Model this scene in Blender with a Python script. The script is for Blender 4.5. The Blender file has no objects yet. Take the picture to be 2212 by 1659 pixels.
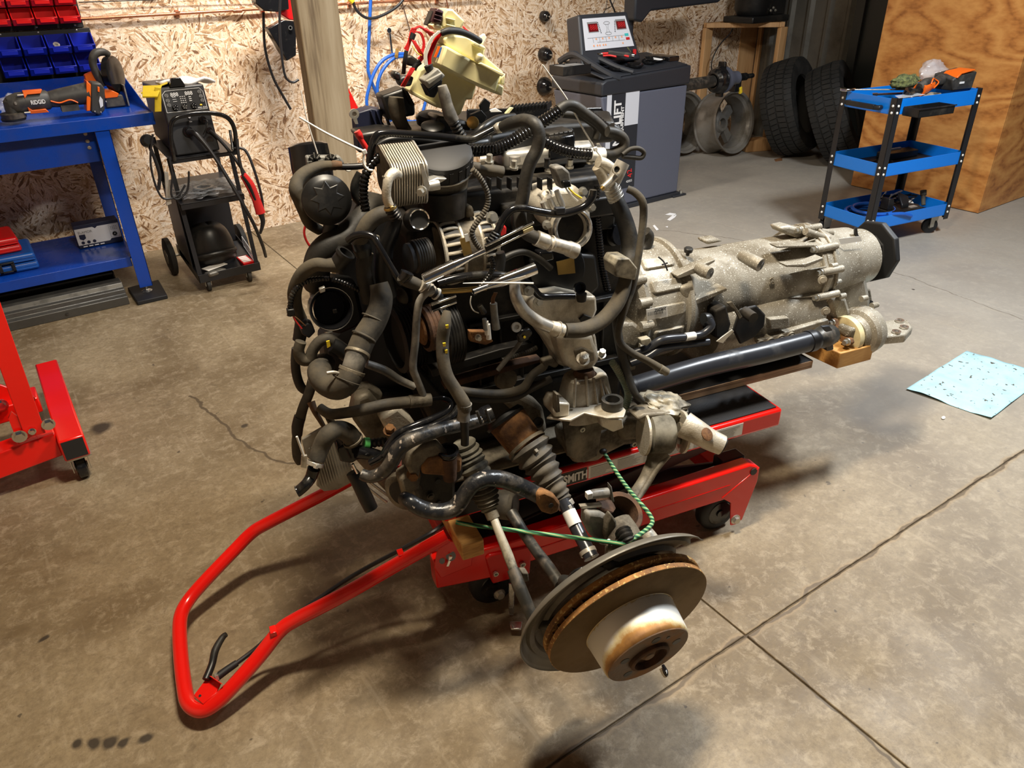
import bpy, bmesh, math, random
from mathutils import Vector, Matrix, noise
random.seed(7)
V = Vector
SC = bpy.context.scene
COL = SC.collection

# ------------------------------------------------------------------ camera, world, lights, exposure
FPX, CX, CY = 1600.0, 1106.0, 829.5
PITCH, ROLL, HEAD, CAMH = math.radians(29.5), math.radians(1.5), math.radians(55.7), 1.5
fw0 = V((math.cos(HEAD), math.sin(HEAD), 0)); rt0 = V((math.sin(HEAD), -math.cos(HEAD), 0)); UP = V((0, 0, 1))
FW = fw0 * math.cos(PITCH) - UP * math.sin(PITCH)
u0_ = fw0 * math.sin(PITCH) + UP * math.cos(PITCH)
RT = rt0 * math.cos(ROLL) - u0_ * math.sin(ROLL)
UU = u0_ * math.cos(ROLL) + rt0 * math.sin(ROLL)
CAM = V((0, 0, CAMH))
cd = bpy.data.cameras.new('camera'); cam = bpy.data.objects.new('camera', cd); COL.objects.link(cam)
cd.sensor_fit = 'HORIZONTAL'; cd.sensor_width = 36.0; cd.lens = FPX * 36.0 / 2212.0; cd.clip_start = 0.05; cd.clip_end = 60
m = Matrix.Identity(4)
for i in range(3):
    m[i][0] = RT[i]; m[i][1] = UU[i]; m[i][2] = -FW[i]; m[i][3] = CAM[i]
cam.matrix_world = m
SC.camera = cam

wd = bpy.data.worlds.new('world'); SC.world = wd; wd.use_nodes = True
wd.node_tree.nodes['Background'].inputs[0].default_value = (0.80, 0.86, 1.0, 1)
wd.node_tree.nodes['Background'].inputs[1].default_value = 0.035

def area(name, loc, target, sx, sy, power, col):
    l = bpy.data.lights.new(name, 'AREA'); l.shape = 'RECTANGLE'; l.size = sx; l.size_y = sy
    l.energy = power; l.color = col
    o = bpy.data.objects.new(name, l); COL.objects.link(o); o.location = loc
    o.rotation_euler = (V(target) - V(loc)).to_track_quat('-Z', 'Y').to_euler()
    return o
lb = area('ceiling_light_back', (1.7, 3.7, 2.9), (1.9, 4.93, 0.7), 0.9, 0.2, 44, (1.0, 0.93, 0.84))
lb.data.spread = math.radians(125)
area('ceiling_light_front', (0.75, 1.05, 3.0), (0.75, 1.1, 0), 0.45, 0.2, 76, (1.0, 0.87, 0.68))
area('ceiling_light_side', (3.1, 0.75, 3.0), (3.0, 0.95, 0), 0.9, 0.2, 120, (0.90, 0.95, 1.0))

SC.view_settings.view_transform = 'Standard'
SC.view_settings.look = 'None'
SC.view_settings.exposure = 0.35
SC.view_settings.gamma = 1.0
SC.view_settings.use_curve_mapping = False

# ------------------------------------------------------------------ picture point -> place helpers
def ray(px, py): return FW + RT * ((px - CX) / FPX) - UU * ((py - CY) / FPX)
def fl(px, py, z=0.0):
    r = ray(px, py); return CAM + r * ((z - CAMH) / r.z)
def atY(px, py, y):
    r = ray(px, py); return r * (y / r.y) + CAM
def atX(px, py, x):
    r = ray(px, py); return r * (x / r.x) + CAM
EA = math.radians(-11.8)
E1 = V((math.cos(EA), math.sin(EA), 0)); E2 = V((-math.sin(EA), math.cos(EA), 0)); W0 = 1.6
def e(px, py, w):                     # point of the engine frame on the upright plane w
    r = ray(px, py); p = CAM + r * ((W0 + w) / r.dot(E2)); return V((p.dot(E1), w, p.z))
def h(px, py, z):                     # point of the engine frame on the level plane z
    p = fl(px, py, z); return V((p.dot(E1), p.dot(E2) - W0, z))
def dep(p):                           # depth of an engine frame point
    return (E1 * p.x + E2 * (p.y + W0) + V((0, 0, p.z)) - CAM).dot(FW)
def Z(x0, y0, s): return lambda *pts: [(x0 + s * a, y0 + s * b) for a, b in pts]

# ------------------------------------------------------------------ mesh helpers
def cr(P, k=5):
    if len(P) < 3: return [p.copy() for p in P]
    out = []
    n = len(P)
    for i in range(n - 1):
        p0, p1, p2, p3 = P[max(i - 1, 0)], P[i], P[i + 1], P[min(i + 2, n - 1)]
        for j in range(k):
            t = j / k
            out.append(0.5 * ((2 * p1) + (p2 - p0) * t + (2 * p0 - 5 * p1 + 4 * p2 - p3) * t * t + (3 * p1 - p0 - 3 * p2 + p3) * t ** 3))
    out.append(P[-1].copy()); return out
def perp(a):
    a = a.normalized(); b = V((0, 0, 1)) if abs(a.z) < .9 else V((1, 0, 0))
    x = a.cross(b).normalized(); return x, a.cross(x).normalized()
class G:
    def __init__(s): s.v = []; s.f = []
    def add(s, vs, fs):
        n = len(s.v); s.v += [tuple(x) for x in vs]; s.f += [tuple(i + n for i in f) for f in fs]; return s
    def ob(s, c, a, b, d):
        c, a, b, d = V(c), V(a), V(b), V(d)
        vs = [c + a * i + b * j + d * k for i in (-1, 1) for j in (-1, 1) for k in (-1, 1)]
        fs = [(0, 1, 3, 2), (4, 6, 7, 5), (0, 4, 5, 1), (2, 3, 7, 6), (0, 2, 6, 4), (1, 5, 7, 3)]
        if a.cross(b).dot(d) < 0: fs = [f[::-1] for f in fs]
        return s.add(vs, fs)
    def box(s, x0, x1, y0, y1, z0, z1):
        return s.ob(((x0 + x1) / 2, (y0 + y1) / 2, (z0 + z1) / 2), ((x1 - x0) / 2, 0, 0), (0, (y1 - y0) / 2, 0), (0, 0, (z1 - z0) / 2))
    def bar(s, p, q, wx, wz, up=(0, 0, 1)):      # square bar from p to q
        p, q = V(p), V(q); d = q - p; a = d.normalized(); b = a.cross(V(up))
        if b.length < 1e-4: b = perp(a)[0]
        b.normalize(); c = b.cross(a).normalized()
        return s.ob((p + q) / 2, d / 2, b * wx / 2, c * wz / 2)
    def tube(s, P, r, n=12, k=5, cap=True, smooth=True):
        P = [V(p) for p in P]
        R = list(r) if isinstance(r, (list, tuple)) else [r] * len(P)
        if smooth and len(P) > 2:
            Q = cr(P, k); RR = []
            for i in range(len(P) - 1):
                for j in range(k): RR.append(R[i] + (R[i + 1] - R[i]) * j / k)
            RR.append(R[-1]); P, R = Q, RR
        vs, fs = [], []
        t = (P[1] - P[0]).normalized(); x, y = perp(t)
        for i, p in enumerate(P):
            if i == 0: t2 = (P[1] - P[0])
            elif i == len(P) - 1: t2 = (P[-1] - P[-2])
            else: t2 = (P[i + 1] - P[i - 1])
            if t2.length < 1e-9: t2 = t
            t2 = t2.normalized(); x = (x - t2 * x.dot(t2)); x = x.normalized() if x.length > 1e-6 else perp(t2)[0]
            y = t2.cross(x); t = t2
            for j in range(n):
                a = 2 * math.pi * j / n; vs.append(p + (x * math.cos(a) + y * math.sin(a)) * R[i])
        for i in range(len(P) - 1):
            for j in range(n):
                a = i * n + j; b = i * n + (j + 1) % n; fs.append((a, b, b + n, a + n))
        if cap: fs.append(tuple(range(n))[::-1]); fs.append(tuple((len(P) - 1) * n + j for j in range(n)))
        return s.add(vs, fs)
    def ribbed(s, P, r, step=.008, amp=.16, n=12, cap=True):
        P = [V(p) for p in P]; R = list(r) if isinstance(r, (list, tuple)) else [r] * len(P)
        k = 12; Q = cr(P, k) if len(P) > 2 else [P[0].lerp(P[1], i / 30) for i in range(31)]
        RR = [R[min(int(i * (len(R) - 1) / (len(Q) - 1)), len(R) - 1)] + (R[min(int(i * (len(R) - 1) / (len(Q) - 1)) + 1, len(R) - 1)] - R[min(int(i * (len(R) - 1) / (len(Q) - 1)), len(R) - 1)]) * ((i * (len(R) - 1) / (len(Q) - 1)) % 1) for i in range(len(Q))]
        L = [0]
        for i in range(1, len(Q)): L.append(L[-1] + (Q[i] - Q[i - 1]).length)
        m_ = max(4, int(L[-1] / step)) * 4; pts, rs = [], []; ix = 0
        for q in range(m_ + 1):
            d = L[-1] * q / m_
            while ix < len(L) - 2 and L[ix + 1] < d: ix += 1
            t = (d - L[ix]) / max(L[ix + 1] - L[ix], 1e-9); t = min(max(t, 0), 1)
            pts.append(Q[ix].lerp(Q[ix + 1], t)); rr = RR[ix] + (RR[ix + 1] - RR[ix]) * t
            rs.append(rr * (1 + (0, amp / 2, 0, -amp)[q % 4]) if amp > 0 else rr)
        return s.tube(pts, rs, n, cap=cap, smooth=False)
    def lathe(s, o, ax, prof, n=24, cap=True):
        o, ax = V(o), V(ax).normalized(); x, y = perp(ax); vs, fs = [], []
        for hh, r in prof:
            for j in range(n):
                a = 2 * math.pi * j / n; vs.append(o + ax * hh + (x * math.cos(a) + y * math.sin(a)) * max(r, 1e-5))
        for i in range(len(prof) - 1):
            for j in range(n):
                a = i * n + j; b = i * n + (j + 1) % n; fs.append((a, b, b + n, a + n))
        if cap:
            fs.append(tuple(range(n))[::-1]); fs.append(tuple((len(prof) - 1) * n + j for j in range(n)))
        return s.add(vs, fs)
    def cyl(s, p, q, r, n=20, r2=None):
        p, q = V(p), V(q); return s.lathe(p, q - p, [(0, r), ((q - p).length, r if r2 is None else r2)], n)
    def prism(s, pts, vec):
        pts = [V(p) for p in pts]; vec = V(vec); n = len(pts)
        nn = V((0, 0, 0))
        for i in range(n): nn += pts[i].cross(pts[(i + 1) % n])
        if nn.dot(vec) > 0: pts = pts[::-1]
        fs = [tuple(range(n)), tuple(range(n, 2 * n))[::-1]]
        for i in range(n): j = (i + 1) % n; fs.append((i, i + n, j + n, j))
        return s.add(pts + [p + vec for p in pts], fs)
    def hull(s, pts):
        bm = bmesh.new()
        for p in pts: bm.verts.new(p)
        bm.verts.ensure_lookup_table()
        r = bmesh.ops.convex_hull(bm, input=bm.verts)
        bmesh.ops.delete(bm, geom=[x for x in bm.verts if not x.link_faces], context='VERTS')
        bm.verts.index_update(); bm.normal_update()
        s.add([v.co.copy() for v in bm.verts], [tuple(v.index for v in f.verts) for f in bm.faces]); bm.free(); return s
    def ell(s, c, a, b, d, nu=16, nv=10):
        c, a, b, d = V(c), V(a), V(b), V(d); vs = []; fs = []
        for i in range(nv + 1):
            th = math.pi * i / nv
            for j in range(nu):
                ph = 2 * math.pi * j / nu
                vs.append(c + d * math.cos(th) + (a * math.cos(ph) + b * math.sin(ph)) * math.sin(th))
        for i in range(nv):
            for j in range(nu):
                p = i * nu + j; q = i * nu + (j + 1) % nu; fs.append((p, p + nu, q + nu, q))
        return s.add(vs, fs)
    def bolt(s, c, ax, r, hh):
        ax = V(ax).normalized(); s.lathe(c, ax, [(0, r * 1.45), (hh * .25, r * 1.45)], 14)
        s.lathe(V(c) + ax * hh * .25, ax, [(0, r), (hh * .75, r)], 6); return s
    def grid(s, fn, nu, nv):
        vs = [fn(i / nu, j / nv) for i in range(nu + 1) for j in range(nv + 1)]
        fs = [(i * (nv + 1) + j, (i + 1) * (nv + 1) + j, (i + 1) * (nv + 1) + j + 1, i * (nv + 1) + j + 1) for i in range(nu) for j in range(nv)]
        return s.add(vs, fs)
    def go(s, name, mat, parent=None, bev=0, ang=38, label=None, seg=2, kind=None, solid=0):
        me = bpy.data.meshes.new(name); me.from_pydata(s.v, [], s.f); me.update()
        bm = bmesh.new(); bm.from_mesh(me); bmesh.ops.recalc_face_normals(bm, faces=bm.faces); bm.to_mesh(me); bm.free()
        for p in me.polygons: p.use_smooth = True
        me.set_sharp_from_angle(angle=math.radians(ang))
        me.materials.append(mat)
        o = bpy.data.objects.new(name, me); COL.objects.link(o)
        if solid:
            md = o.modifiers.new('solid', 'SOLIDIFY'); md.thickness = solid; md.offset = 0
        if bev:
            md = o.modifiers.new('bevel', 'BEVEL'); md.width = bev; md.segments = seg; md.limit_method = 'ANGLE'; md.angle_limit = math.radians(38)
            md.harden_normals = False
        if parent is not None: o.parent = parent
        if label: o['label'] = label
        if kind: o['kind'] = kind
        return o
def thing(name, label, cat, loc=(0, 0, 0), rz=0.0, group=None):
    o = bpy.data.objects.new(name, None); COL.objects.link(o); o.empty_display_size = .1
    o.location = loc; o.rotation_euler = (0, 0, rz); return tag(o, label, cat, group)
def tag(o, label, cat, group=None, kind=None):
    o['label'] = label; o['category'] = cat
    if group: o['group'] = group
    if kind: o['kind'] = kind
    return o
def struct(o): o['kind'] = 'structure'; return o
def children(o): return [c for c in bpy.data.objects if c.parent == o]
def dup(root, loc=None, rz=None, label=None, kids=None):
    kids = kids or {}
    def rec(o, par):
        c = o.copy(); COL.objects.link(c)
        if par is not None: c.parent = par
        for ch in kids.get(o.name, []): rec(ch, c)
        return c
    r = rec(root, root.parent)
    if loc is not None: r.location = loc
    if rz is not None: r.rotation_euler = (0, 0, rz)
    if label: r['label'] = label
    return r
def kidmap(root):
    km = {}
    def rec(o):
        ch = children(o); km[o.name] = ch
        for c in ch: rec(c)
    rec(root); return km
def text(body, name, mat, parent, org, xd, yd, size, depth=.0006, label=None, squash=1.0, bold=0.0):
    cu = bpy.data.curves.new('lettering', 'FONT'); cu.body = body; cu.size = size; cu.extrude = depth; cu.align_x = 'LEFT'; cu.resolution_u = 3; cu.offset = bold
    to = bpy.data.objects.new('tmp_text', cu); COL.objects.link(to)
    bpy.context.view_layer.update()
    me = bpy.data.meshes.new_from_object(to.evaluated_get(bpy.context.evaluated_depsgraph_get()))
    bpy.data.objects.remove(to); 
    xd, yd = V(xd).normalized(), V(yd).normalized(); zd = xd.cross(yd).normalized(); org = V(org)
    for v in me.vertices:
        c = v.co.copy(); v.co = org + xd * c.x * squash + yd * c.y + zd * (c.z + depth)
    me.materials.clear(); me.materials.append(mat)
    o = bpy.data.objects.new(name, me); COL.objects.link(o); o.parent = parent
    if label: o['label'] = label
    return o

# ------------------------------------------------------------------ materials
def newmat(name):
    mt = bpy.data.materials.new(name); mt.use_nodes = True; nt = mt.node_tree
    return mt, nt, nt.nodes['Principled BSDF']
def N(nt, t, **kw):
    n = nt.nodes.new(t)
    for k_, v_ in kw.items():
        if k_.startswith('i_'):
            key = k_[2:]; n.inputs[int(key) if key.isdigit() else key].default_value = v_
        else: setattr(n, k_, v_)
    return n
def rgb(c): return (c[0], c[1], c[2], 1)
def mat(name, c, rough=.5, metal=0, dirt=None, damt=.5, dscale=14, bump=0, bscale=120, speck=None, sscale=90, samt=.3, coat=0, trans=0, alpha=1, emit=0, ior=None, grain=.12):
    mt, nt, b = newmat(name); L = nt.links
    b.inputs['Roughness'].default_value = rough; b.inputs['Metallic'].default_value = metal
    tc = N(nt, 'ShaderNodeTexCoord')
    n1 = N(nt, 'ShaderNodeTexNoise', i_Scale=dscale, i_Detail=6.0, i_Roughness=.65); L.new(tc.outputs['Object'], n1.inputs['Vector'])
    cur = None
    mx = N(nt, 'ShaderNodeMix', data_type='RGBA'); mx.inputs['A'].default_value = rgb([x * (1 - grain) for x in c]); mx.inputs['B'].default_value = rgb([min(x * (1 + grain), 1) for x in c])
    n2 = N(nt, 'ShaderNodeTexNoise', i_Scale=dscale * 4.0, i_Detail=4.0); L.new(tc.outputs['Object'], n2.inputs['Vector'])
    L.new(n2.outputs['Fac'], mx.inputs['Factor']); cur = mx.outputs['Result']
    if dirt:
        r = N(nt, 'ShaderNodeMapRange'); r.inputs[1].default_value = .62 - damt * .45; r.inputs[2].default_value = .78 - damt * .25; r.clamp = True
        L.new(n1.outputs['Fac'], r.inputs[0])
        m2 = N(nt, 'ShaderNodeMix', data_type='RGBA'); m2.inputs['B'].default_value = rgb(dirt)
        L.new(r.outputs[0], m2.inputs['Factor']); L.new(cur, m2.inputs['A']); cur = m2.outputs['Result']
        rr = N(nt, 'ShaderNodeMapRange'); rr.inputs[3].default_value = rough; rr.inputs[4].default_value = min(rough + .3, .95)
        L.new(r.outputs[0], rr.inputs[0]); L.new(rr.outputs[0], b.inputs['Roughness'])
        if metal > 0:
            rm = N(nt, 'ShaderNodeMapRange'); rm.inputs[3].default_value = metal; rm.inputs[4].default_value = metal * .25
            L.new(r.outputs[0], rm.inputs[0]); L.new(rm.outputs[0], b.inputs['Metallic'])
    if speck:
        n3 = N(nt, 'ShaderNodeTexNoise', i_Scale=sscale, i_Detail=2.0); L.new(tc.outputs['Object'], n3.inputs['Vector'])
        r = N(nt, 'ShaderNodeMapRange'); r.inputs[1].default_value = .66 - samt * .2; r.inputs[2].default_value = .70 - samt * .2; r.clamp = True
        L.new(n3.outputs['Fac'], r.inputs[0])
        m3 = N(nt, 'ShaderNodeMix', data_type='RGBA'); m3.inputs['B'].default_value = rgb(speck)
        L.new(r.outputs[0], m3.inputs['Factor']); L.new(cur, m3.inputs['A']); cur = m3.outputs['Result']
    L.new(cur, b.inputs['Base Color'])
    if bump:
        nb = N(nt, 'ShaderNodeTexNoise', i_Scale=bscale, i_Detail=4.0); L.new(tc.outputs['Object'], nb.inputs['Vector'])
        bp = N(nt, 'ShaderNodeBump'); bp.inputs['Strength'].default_value = bump; bp.inputs['Distance'].default_value = .002
        L.new(nb.outputs['Fac'], bp.inputs['Height']); L.new(bp.outputs['Normal'], b.inputs['Normal'])
    if coat: b.inputs['Coat Weight'].default_value = coat; b.inputs['Coat Roughness'].default_value = .08
    if trans: b.inputs['Transmission Weight'].default_value = trans
    if alpha < 1: b.inputs['Alpha'].default_value = alpha
    if ior: b.inputs['IOR'].default_value = ior
    if emit:
        b.inputs['Emission Color'].default_value = rgb(c); b.inputs['Emission Strength'].default_value = emit
    return mt
M = {}
M['blackpl'] = mat('black_plastic', (.008, .008, .008), .40, dirt=(.026, .022, .016), damt=.25, dscale=9)
M['blackgl'] = mat('black_gloss', (.008, .008, .009), .16, dirt=(.05, .045, .035), damt=.15, dscale=12)
M['blacksat'] = mat('black_satin', (.014, .014, .016), .38)
M['blackmt'] = mat('black_matte', (.008, .008, .009), .6)
M['rubber'] = mat('rubber_hose', (.016, .015, .013), .55, dirt=(.055, .046, .032), damt=.4, dscale=11, bump=.15, bscale=200)
M['rubberg'] = mat('dusty_rubber', (.026, .023, .018), .66, dirt=(.095, .078, .052), damt=.6, dscale=14, bump=.2, bscale=160)
M['boot'] = mat('boot_rubber', (.045, .040, .032), .6, dirt=(.13, .11, .08), damt=.5, dscale=18)
M['lightboot'] = mat('dusty_light_boot', (.22, .20, .15), .7, dirt=(.05, .045, .035), damt=.5, dscale=16)
M['darkmetal'] = mat('dark_engine_metal', (.012, .011, .010), .5, .3, dirt=(.05, .04, .028), damt=.3, dscale=16)
M['alu'] = mat('cast_aluminium', (.62, .57, .47), .42, .45, dirt=(.22, .18, .12), damt=.35, dscale=13, bump=.35, bscale=260)
M['alud'] = mat('dirty_cast_aluminium', (.26, .225, .165), .52, .4, dirt=(.06, .048, .032), damt=.6, dscale=15, bump=.4, bscale=220)
M['aluc'] = mat('clean_aluminium', (.62, .60, .55), .33, .75, dirt=(.25, .21, .15), damt=.3, dscale=15)
M['gear'] = mat('gearbox_aluminium', (.42, .385, .315), .46, .45, dirt=(.15, .125, .085), damt=.55, dscale=7, bump=.45, bscale=300, speck=(.70, .67, .58), sscale=240, samt=.10)
M['chrome'] = mat('chrome', (.86, .86, .86), .10, 1.0)
M['steel'] = mat('bright_steel', (.62, .61, .58), .25, .95, dirt=(.2, .17, .12), damt=.2, dscale=30)
M['zinc'] = mat('zinc_bolt', (.52, .50, .44), .35, .8)
M['darksteel'] = mat('dark_steel', (.06, .058, .052), .42, .6, dirt=(.13, .10, .07), damt=.3, dscale=20)
M['shaftblk'] = mat('painted_shaft_black', (.022, .024, .03), .30, dirt=(.06, .06, .06), damt=.15, dscale=9)
M['rust'] = mat('rusty_steel', (.10, .045, .02), .8, .2, dirt=(.30, .145, .05), damt=.5, dscale=24, bump=.6, bscale=150)
M['rustd'] = mat('dark_rust', (.07, .038, .024), .8, .2, dirt=(.14, .07, .035), damt=.5, dscale=24, bump=.5, bscale=150)
M['rotface'] = mat('brake_disc_face', (.17, .105, .036), .6, .35, dirt=(.11, .07, .03), damt=.4, dscale=5, bump=.1, bscale=400)
M['rotedge'] = mat('rusty_disc_rim', (.46, .22, .06), .75, .25, dirt=(.16, .085, .045), damt=.45, dscale=18, bump=.6, bscale=160, speck=(.62, .42, .16), sscale=120, samt=.4)
M['hub'] = mat('disc_hat_face', (.15, .105, .075), .6, .4, dirt=(.30, .15, .06), damt=.35, dscale=14, bump=.4, bscale=120)
M['shield'] = mat('splash_shield_steel', (.20, .185, .155), .42, .5, dirt=(.12, .105, .08), damt=.4, dscale=8)
M['red'] = mat('red_gloss_paint', (.78, .008, .004), .22, coat=.4, grain=.03)
M['reddark'] = mat('red_paint_satin', (.55, .006, .004), .33, grain=.03)
M['redpl'] = mat('red_plastic', (.62, .005, .006), .3, grain=.04)
M['redcable'] = mat('red_cable', (.70, .03, .03), .35, grain=.05)
M['bluepl'] = mat('blue_plastic', (.004, .014, .33), .3, grain=.04)
M['bluebench'] = mat('blue_bench_paint', (.002, .050, .36), .22, dirt=(.003, .035, .25), damt=.3, dscale=4, coat=.15, grain=.04)
M['bluecart'] = mat('blue_cart_paint', (.004, .19, .72), .28, coat=.2, grain=.04)
M['bluehose'] = mat('blue_air_hose', (.015, .11, .50), .35)
M['bluecase'] = mat('blue_case_plastic', (.008, .09, .38), .35)
M['cream'] = mat('cream_plastic', (.74, .68, .37), .42, trans=.0, grain=.05, dirt=(.62, .55, .30), damt=.2)
M['creamw'] = mat('white_nylon', (.82, .80, .74), .4, grain=.04)
M['ringcream'] = mat('cream_ring', (.72, .62, .36), .35, dirt=(.5, .38, .18), damt=.3)
M['maroon'] = mat('maroon_connector', (.035, .006, .012), .4)
M['greyconn'] = mat('grey_connector', (.20, .20, .19), .5, dirt=(.3, .28, .22), damt=.3)
M['tape'] = mat('grey_tape', (.10, .095, .085), .4, dirt=(.28, .26, .22), damt=.45, dscale=20)
M['silver'] = mat('silver_ferrule', (.60, .57, .50), .35, .7, dirt=(.32, .27, .2), damt=.3, dscale=30)
M['white'] = mat('white_label', (.80, .79, .75), .5, grain=.03)
M['print'] = mat('print_black', (.015, .015, .015), .5)
M['printg'] = mat('print_grey', (.22, .22, .22), .5)
M['printw'] = mat('print_white', (.85, .85, .85), .5)
M['paper'] = mat('paper', (.72, .69, .62), .7)
M['orange'] = mat('orange_plastic', (.85, .14, .01), .35, grain=.04)
M['toolgrey'] = mat('tool_black_plastic', (.035, .033, .03), .5, dirt=(.09, .08, .065), damt=.3)
M['greypl'] = mat('slate_machine_paint', (.105, .115, .155), .45, bump=.15, bscale=500, grain=.04)
M['greydk'] = mat('charcoal_machine_plastic', (.022, .025, .032), .45)
M['lcdred'] = mat('red_led_window', (.13, .003, .006), .2, emit=.05)
M['ledred'] = mat('red_led_digit', (.45, .012, .014), .4, emit=.15)
M['panel'] = mat('panel_white', (.66, .68, .74), .3, grain=.02)
M['orangebtn'] = mat('orange_button', (.8, .36, .18), .4)
M['teal'] = mat('teal_button', (.05, .5, .5), .4)
M['green'] = mat('green_clip', (.08, .42, .10), .5, dirt=(.2, .3, .15), damt=.3)
M['yellow'] = mat('yellow_glove', (.62, .44, .01), .7)
M['yellowp'] = mat('yellow_plastic', (.85, .62, .03), .4)
M['leather'] = mat('white_glove', (.72, .70, .68), .75)
M['copper'] = mat('copper_pipe', (.62, .26, .14), .26, .9, dirt=(.32, .12, .06), damt=.35, dscale=10)
M['tyre'] = mat('tyre_rubber', (.009, .009, .008), .7, dirt=(.022, .019, .015), damt=.4, dscale=6, bump=.3, bscale=90)
M['rim'] = mat('wheel_alloy', (.30, .28, .25), .42, .55, dirt=(.14, .12, .09), damt=.45, dscale=8)
M['brown'] = mat('brown_hose', (.20, .085, .03), .6, dirt=(.07, .05, .03), damt=.4)
M['greendk'] = mat('dark_green_sheet', (.016, .020, .020), .45)
M['camo'] = mat('camouflage_glove', (.20, .22, .07), .8, dirt=(.03, .04, .02), damt=.6, dscale=60)
M['bag'] = mat('clear_plastic_bag', (.85, .86, .88), .12, alpha=.35)
M['bagdark'] = mat('crinkled_film', (.5, .52, .55), .08, alpha=.30)
M['ragm'] = mat('dirty_plastic_rag', (.40, .36, .27), .4, dirt=(.05, .045, .035), damt=.5, dscale=26)
M['panelgrey'] = mat('grey_splash_panel', (.34, .31, .25), .55, dirt=(.16, .14, .11), damt=.35)
M['soot'] = mat('sooty_grey_metal', (.15, .14, .12), .4, .6, dirt=(.35, .33, .28), damt=.3, dscale=9)
M['boxw'] = mat('box_cardboard_white', (.62, .62, .63), .55, grain=.04)
M['boxd'] = mat('box_navy', (.01, .014, .04), .5)
M['mat'] = mat('black_rubber_mat', (.010, .010, .011), .55, bump=.4, bscale=350)
M['dirt'] = mat('joint_dirt', (.075, .055, .035), .95, dirt=(.16, .12, .07), damt=.4, dscale=30)
M['trunk'] = mat('track_steel', (.10, .095, .085), .38, .6, dirt=(.05, .045, .035), damt=.3)
M['gold'] = mat('brass_fitting', (.62, .42, .14), .3, .9)
M['copperw'] = mat('wire_white', (.75, .72, .65), .5)

def woodmat(name, a, b_, c, axis='X', scale=9, stretch=.08, rough=.6, knots=False, ring=6.0):
    mt, nt, b = newmat(name); L = nt.links
    tc = N(nt, 'ShaderNodeTexCoord'); mp = N(nt, 'ShaderNodeMapping')
    sc = [1, 1, 1]
    for ax_ in axis: sc['XYZ'.index(ax_)] = stretch; mp.inputs['Scale'].default_value = sc
    L.new(tc.outputs['Object'], mp.inputs[0])
    n0 = N(nt, 'ShaderNodeTexNoise', i_Scale=scale * .35, i_Detail=2.0); L.new(mp.outputs[0], n0.inputs['Vector'])
    mm = N(nt, 'ShaderNodeMath', operation='MULTIPLY'); mm.inputs[1].default_value = ring; L.new(n0.outputs['Fac'], mm.inputs[0])
    fr = N(nt, 'ShaderNodeMath', operation='PINGPONG'); fr.inputs[1].default_value = .5; L.new(mm.outputs[0], fr.inputs[0])
    n1 = N(nt, 'ShaderNodeTexNoise', i_Scale=scale * 9, i_Detail=5.0); L.new(mp.outputs[0], n1.inputs['Vector'])
    ad = N(nt, 'ShaderNodeMath', operation='MULTIPLY_ADD'); ad.inputs[1].default_value = 1.1; L.new(fr.outputs[0], ad.inputs[0])
    m4 = N(nt, 'ShaderNodeMath', operation='MULTIPLY_ADD'); m4.inputs[1].default_value = .9; m4.inputs[2].default_value = -.25; L.new(n1.outputs['Fac'], m4.inputs[0]); L.new(m4.outputs[0], ad.inputs[2])
    cr_ = N(nt, 'ShaderNodeValToRGB'); cr_.color_ramp.elements[0].color = rgb(c); cr_.color_ramp.elements[0].position = .05
    cr_.color_ramp.elements[1].color = rgb(a); cr_.color_ramp.elements[1].position = .75
    x = cr_.color_ramp.elements.new(.35); x.color = rgb(b_); L.new(ad.outputs[0], cr_.inputs[0]); cur = cr_.outputs[0]
    if knots:
        vo = N(nt, 'ShaderNodeTexVoronoi', i_Scale=3.4); L.new(tc.outputs['Object'], vo.inputs['Vector'])
        r = N(nt, 'ShaderNodeMapRange'); r.inputs[1].default_value = .035; r.inputs[2].default_value = .075; r.inputs[3].default_value = .85; r.inputs[4].default_value = 0; r.clamp = True
        L.new(vo.outputs['Distance'], r.inputs[0])
        mk = N(nt, 'ShaderNodeMix', data_type='RGBA'); mk.inputs['B'].default_value = rgb([k * .25 for k in c]); L.new(r.outputs[0], mk.inputs['Factor']); L.new(cur, mk.inputs['A']); cur = mk.outputs['Result']
    L.new(cur, b.inputs['Base Color']); b.inputs['Roughness'].default_value = rough
    return mt
M['post'] = woodmat('weathered_post_wood', (.40, .32, .21), (.31, .235, .14), (.14, .095, .052), 'Z', 9, .07, .7)
M['pine'] = woodmat('pine_stud', (.62, .36, .16), (.52, .29, .12), (.34, .17, .06), 'Z', 10, .07, .6)
M['block'] = woodmat('timber_block', (.66, .37, .12), (.56, .29, .08), (.34, .15, .035), 'X', 20, .2, .55)
M['plyedge'] = woodmat('plywood_edge', (.60, .40, .25), (.42, .26, .15), (.16, .085, .045), 'X', 26, .02, .6)
M['ply'] = woodmat('orange_plywood', (.62, .29, .08), (.48, .19, .045), (.27, .09, .02), 'XY', 5.0, .45, .38, knots=True, ring=17.0)

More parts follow.
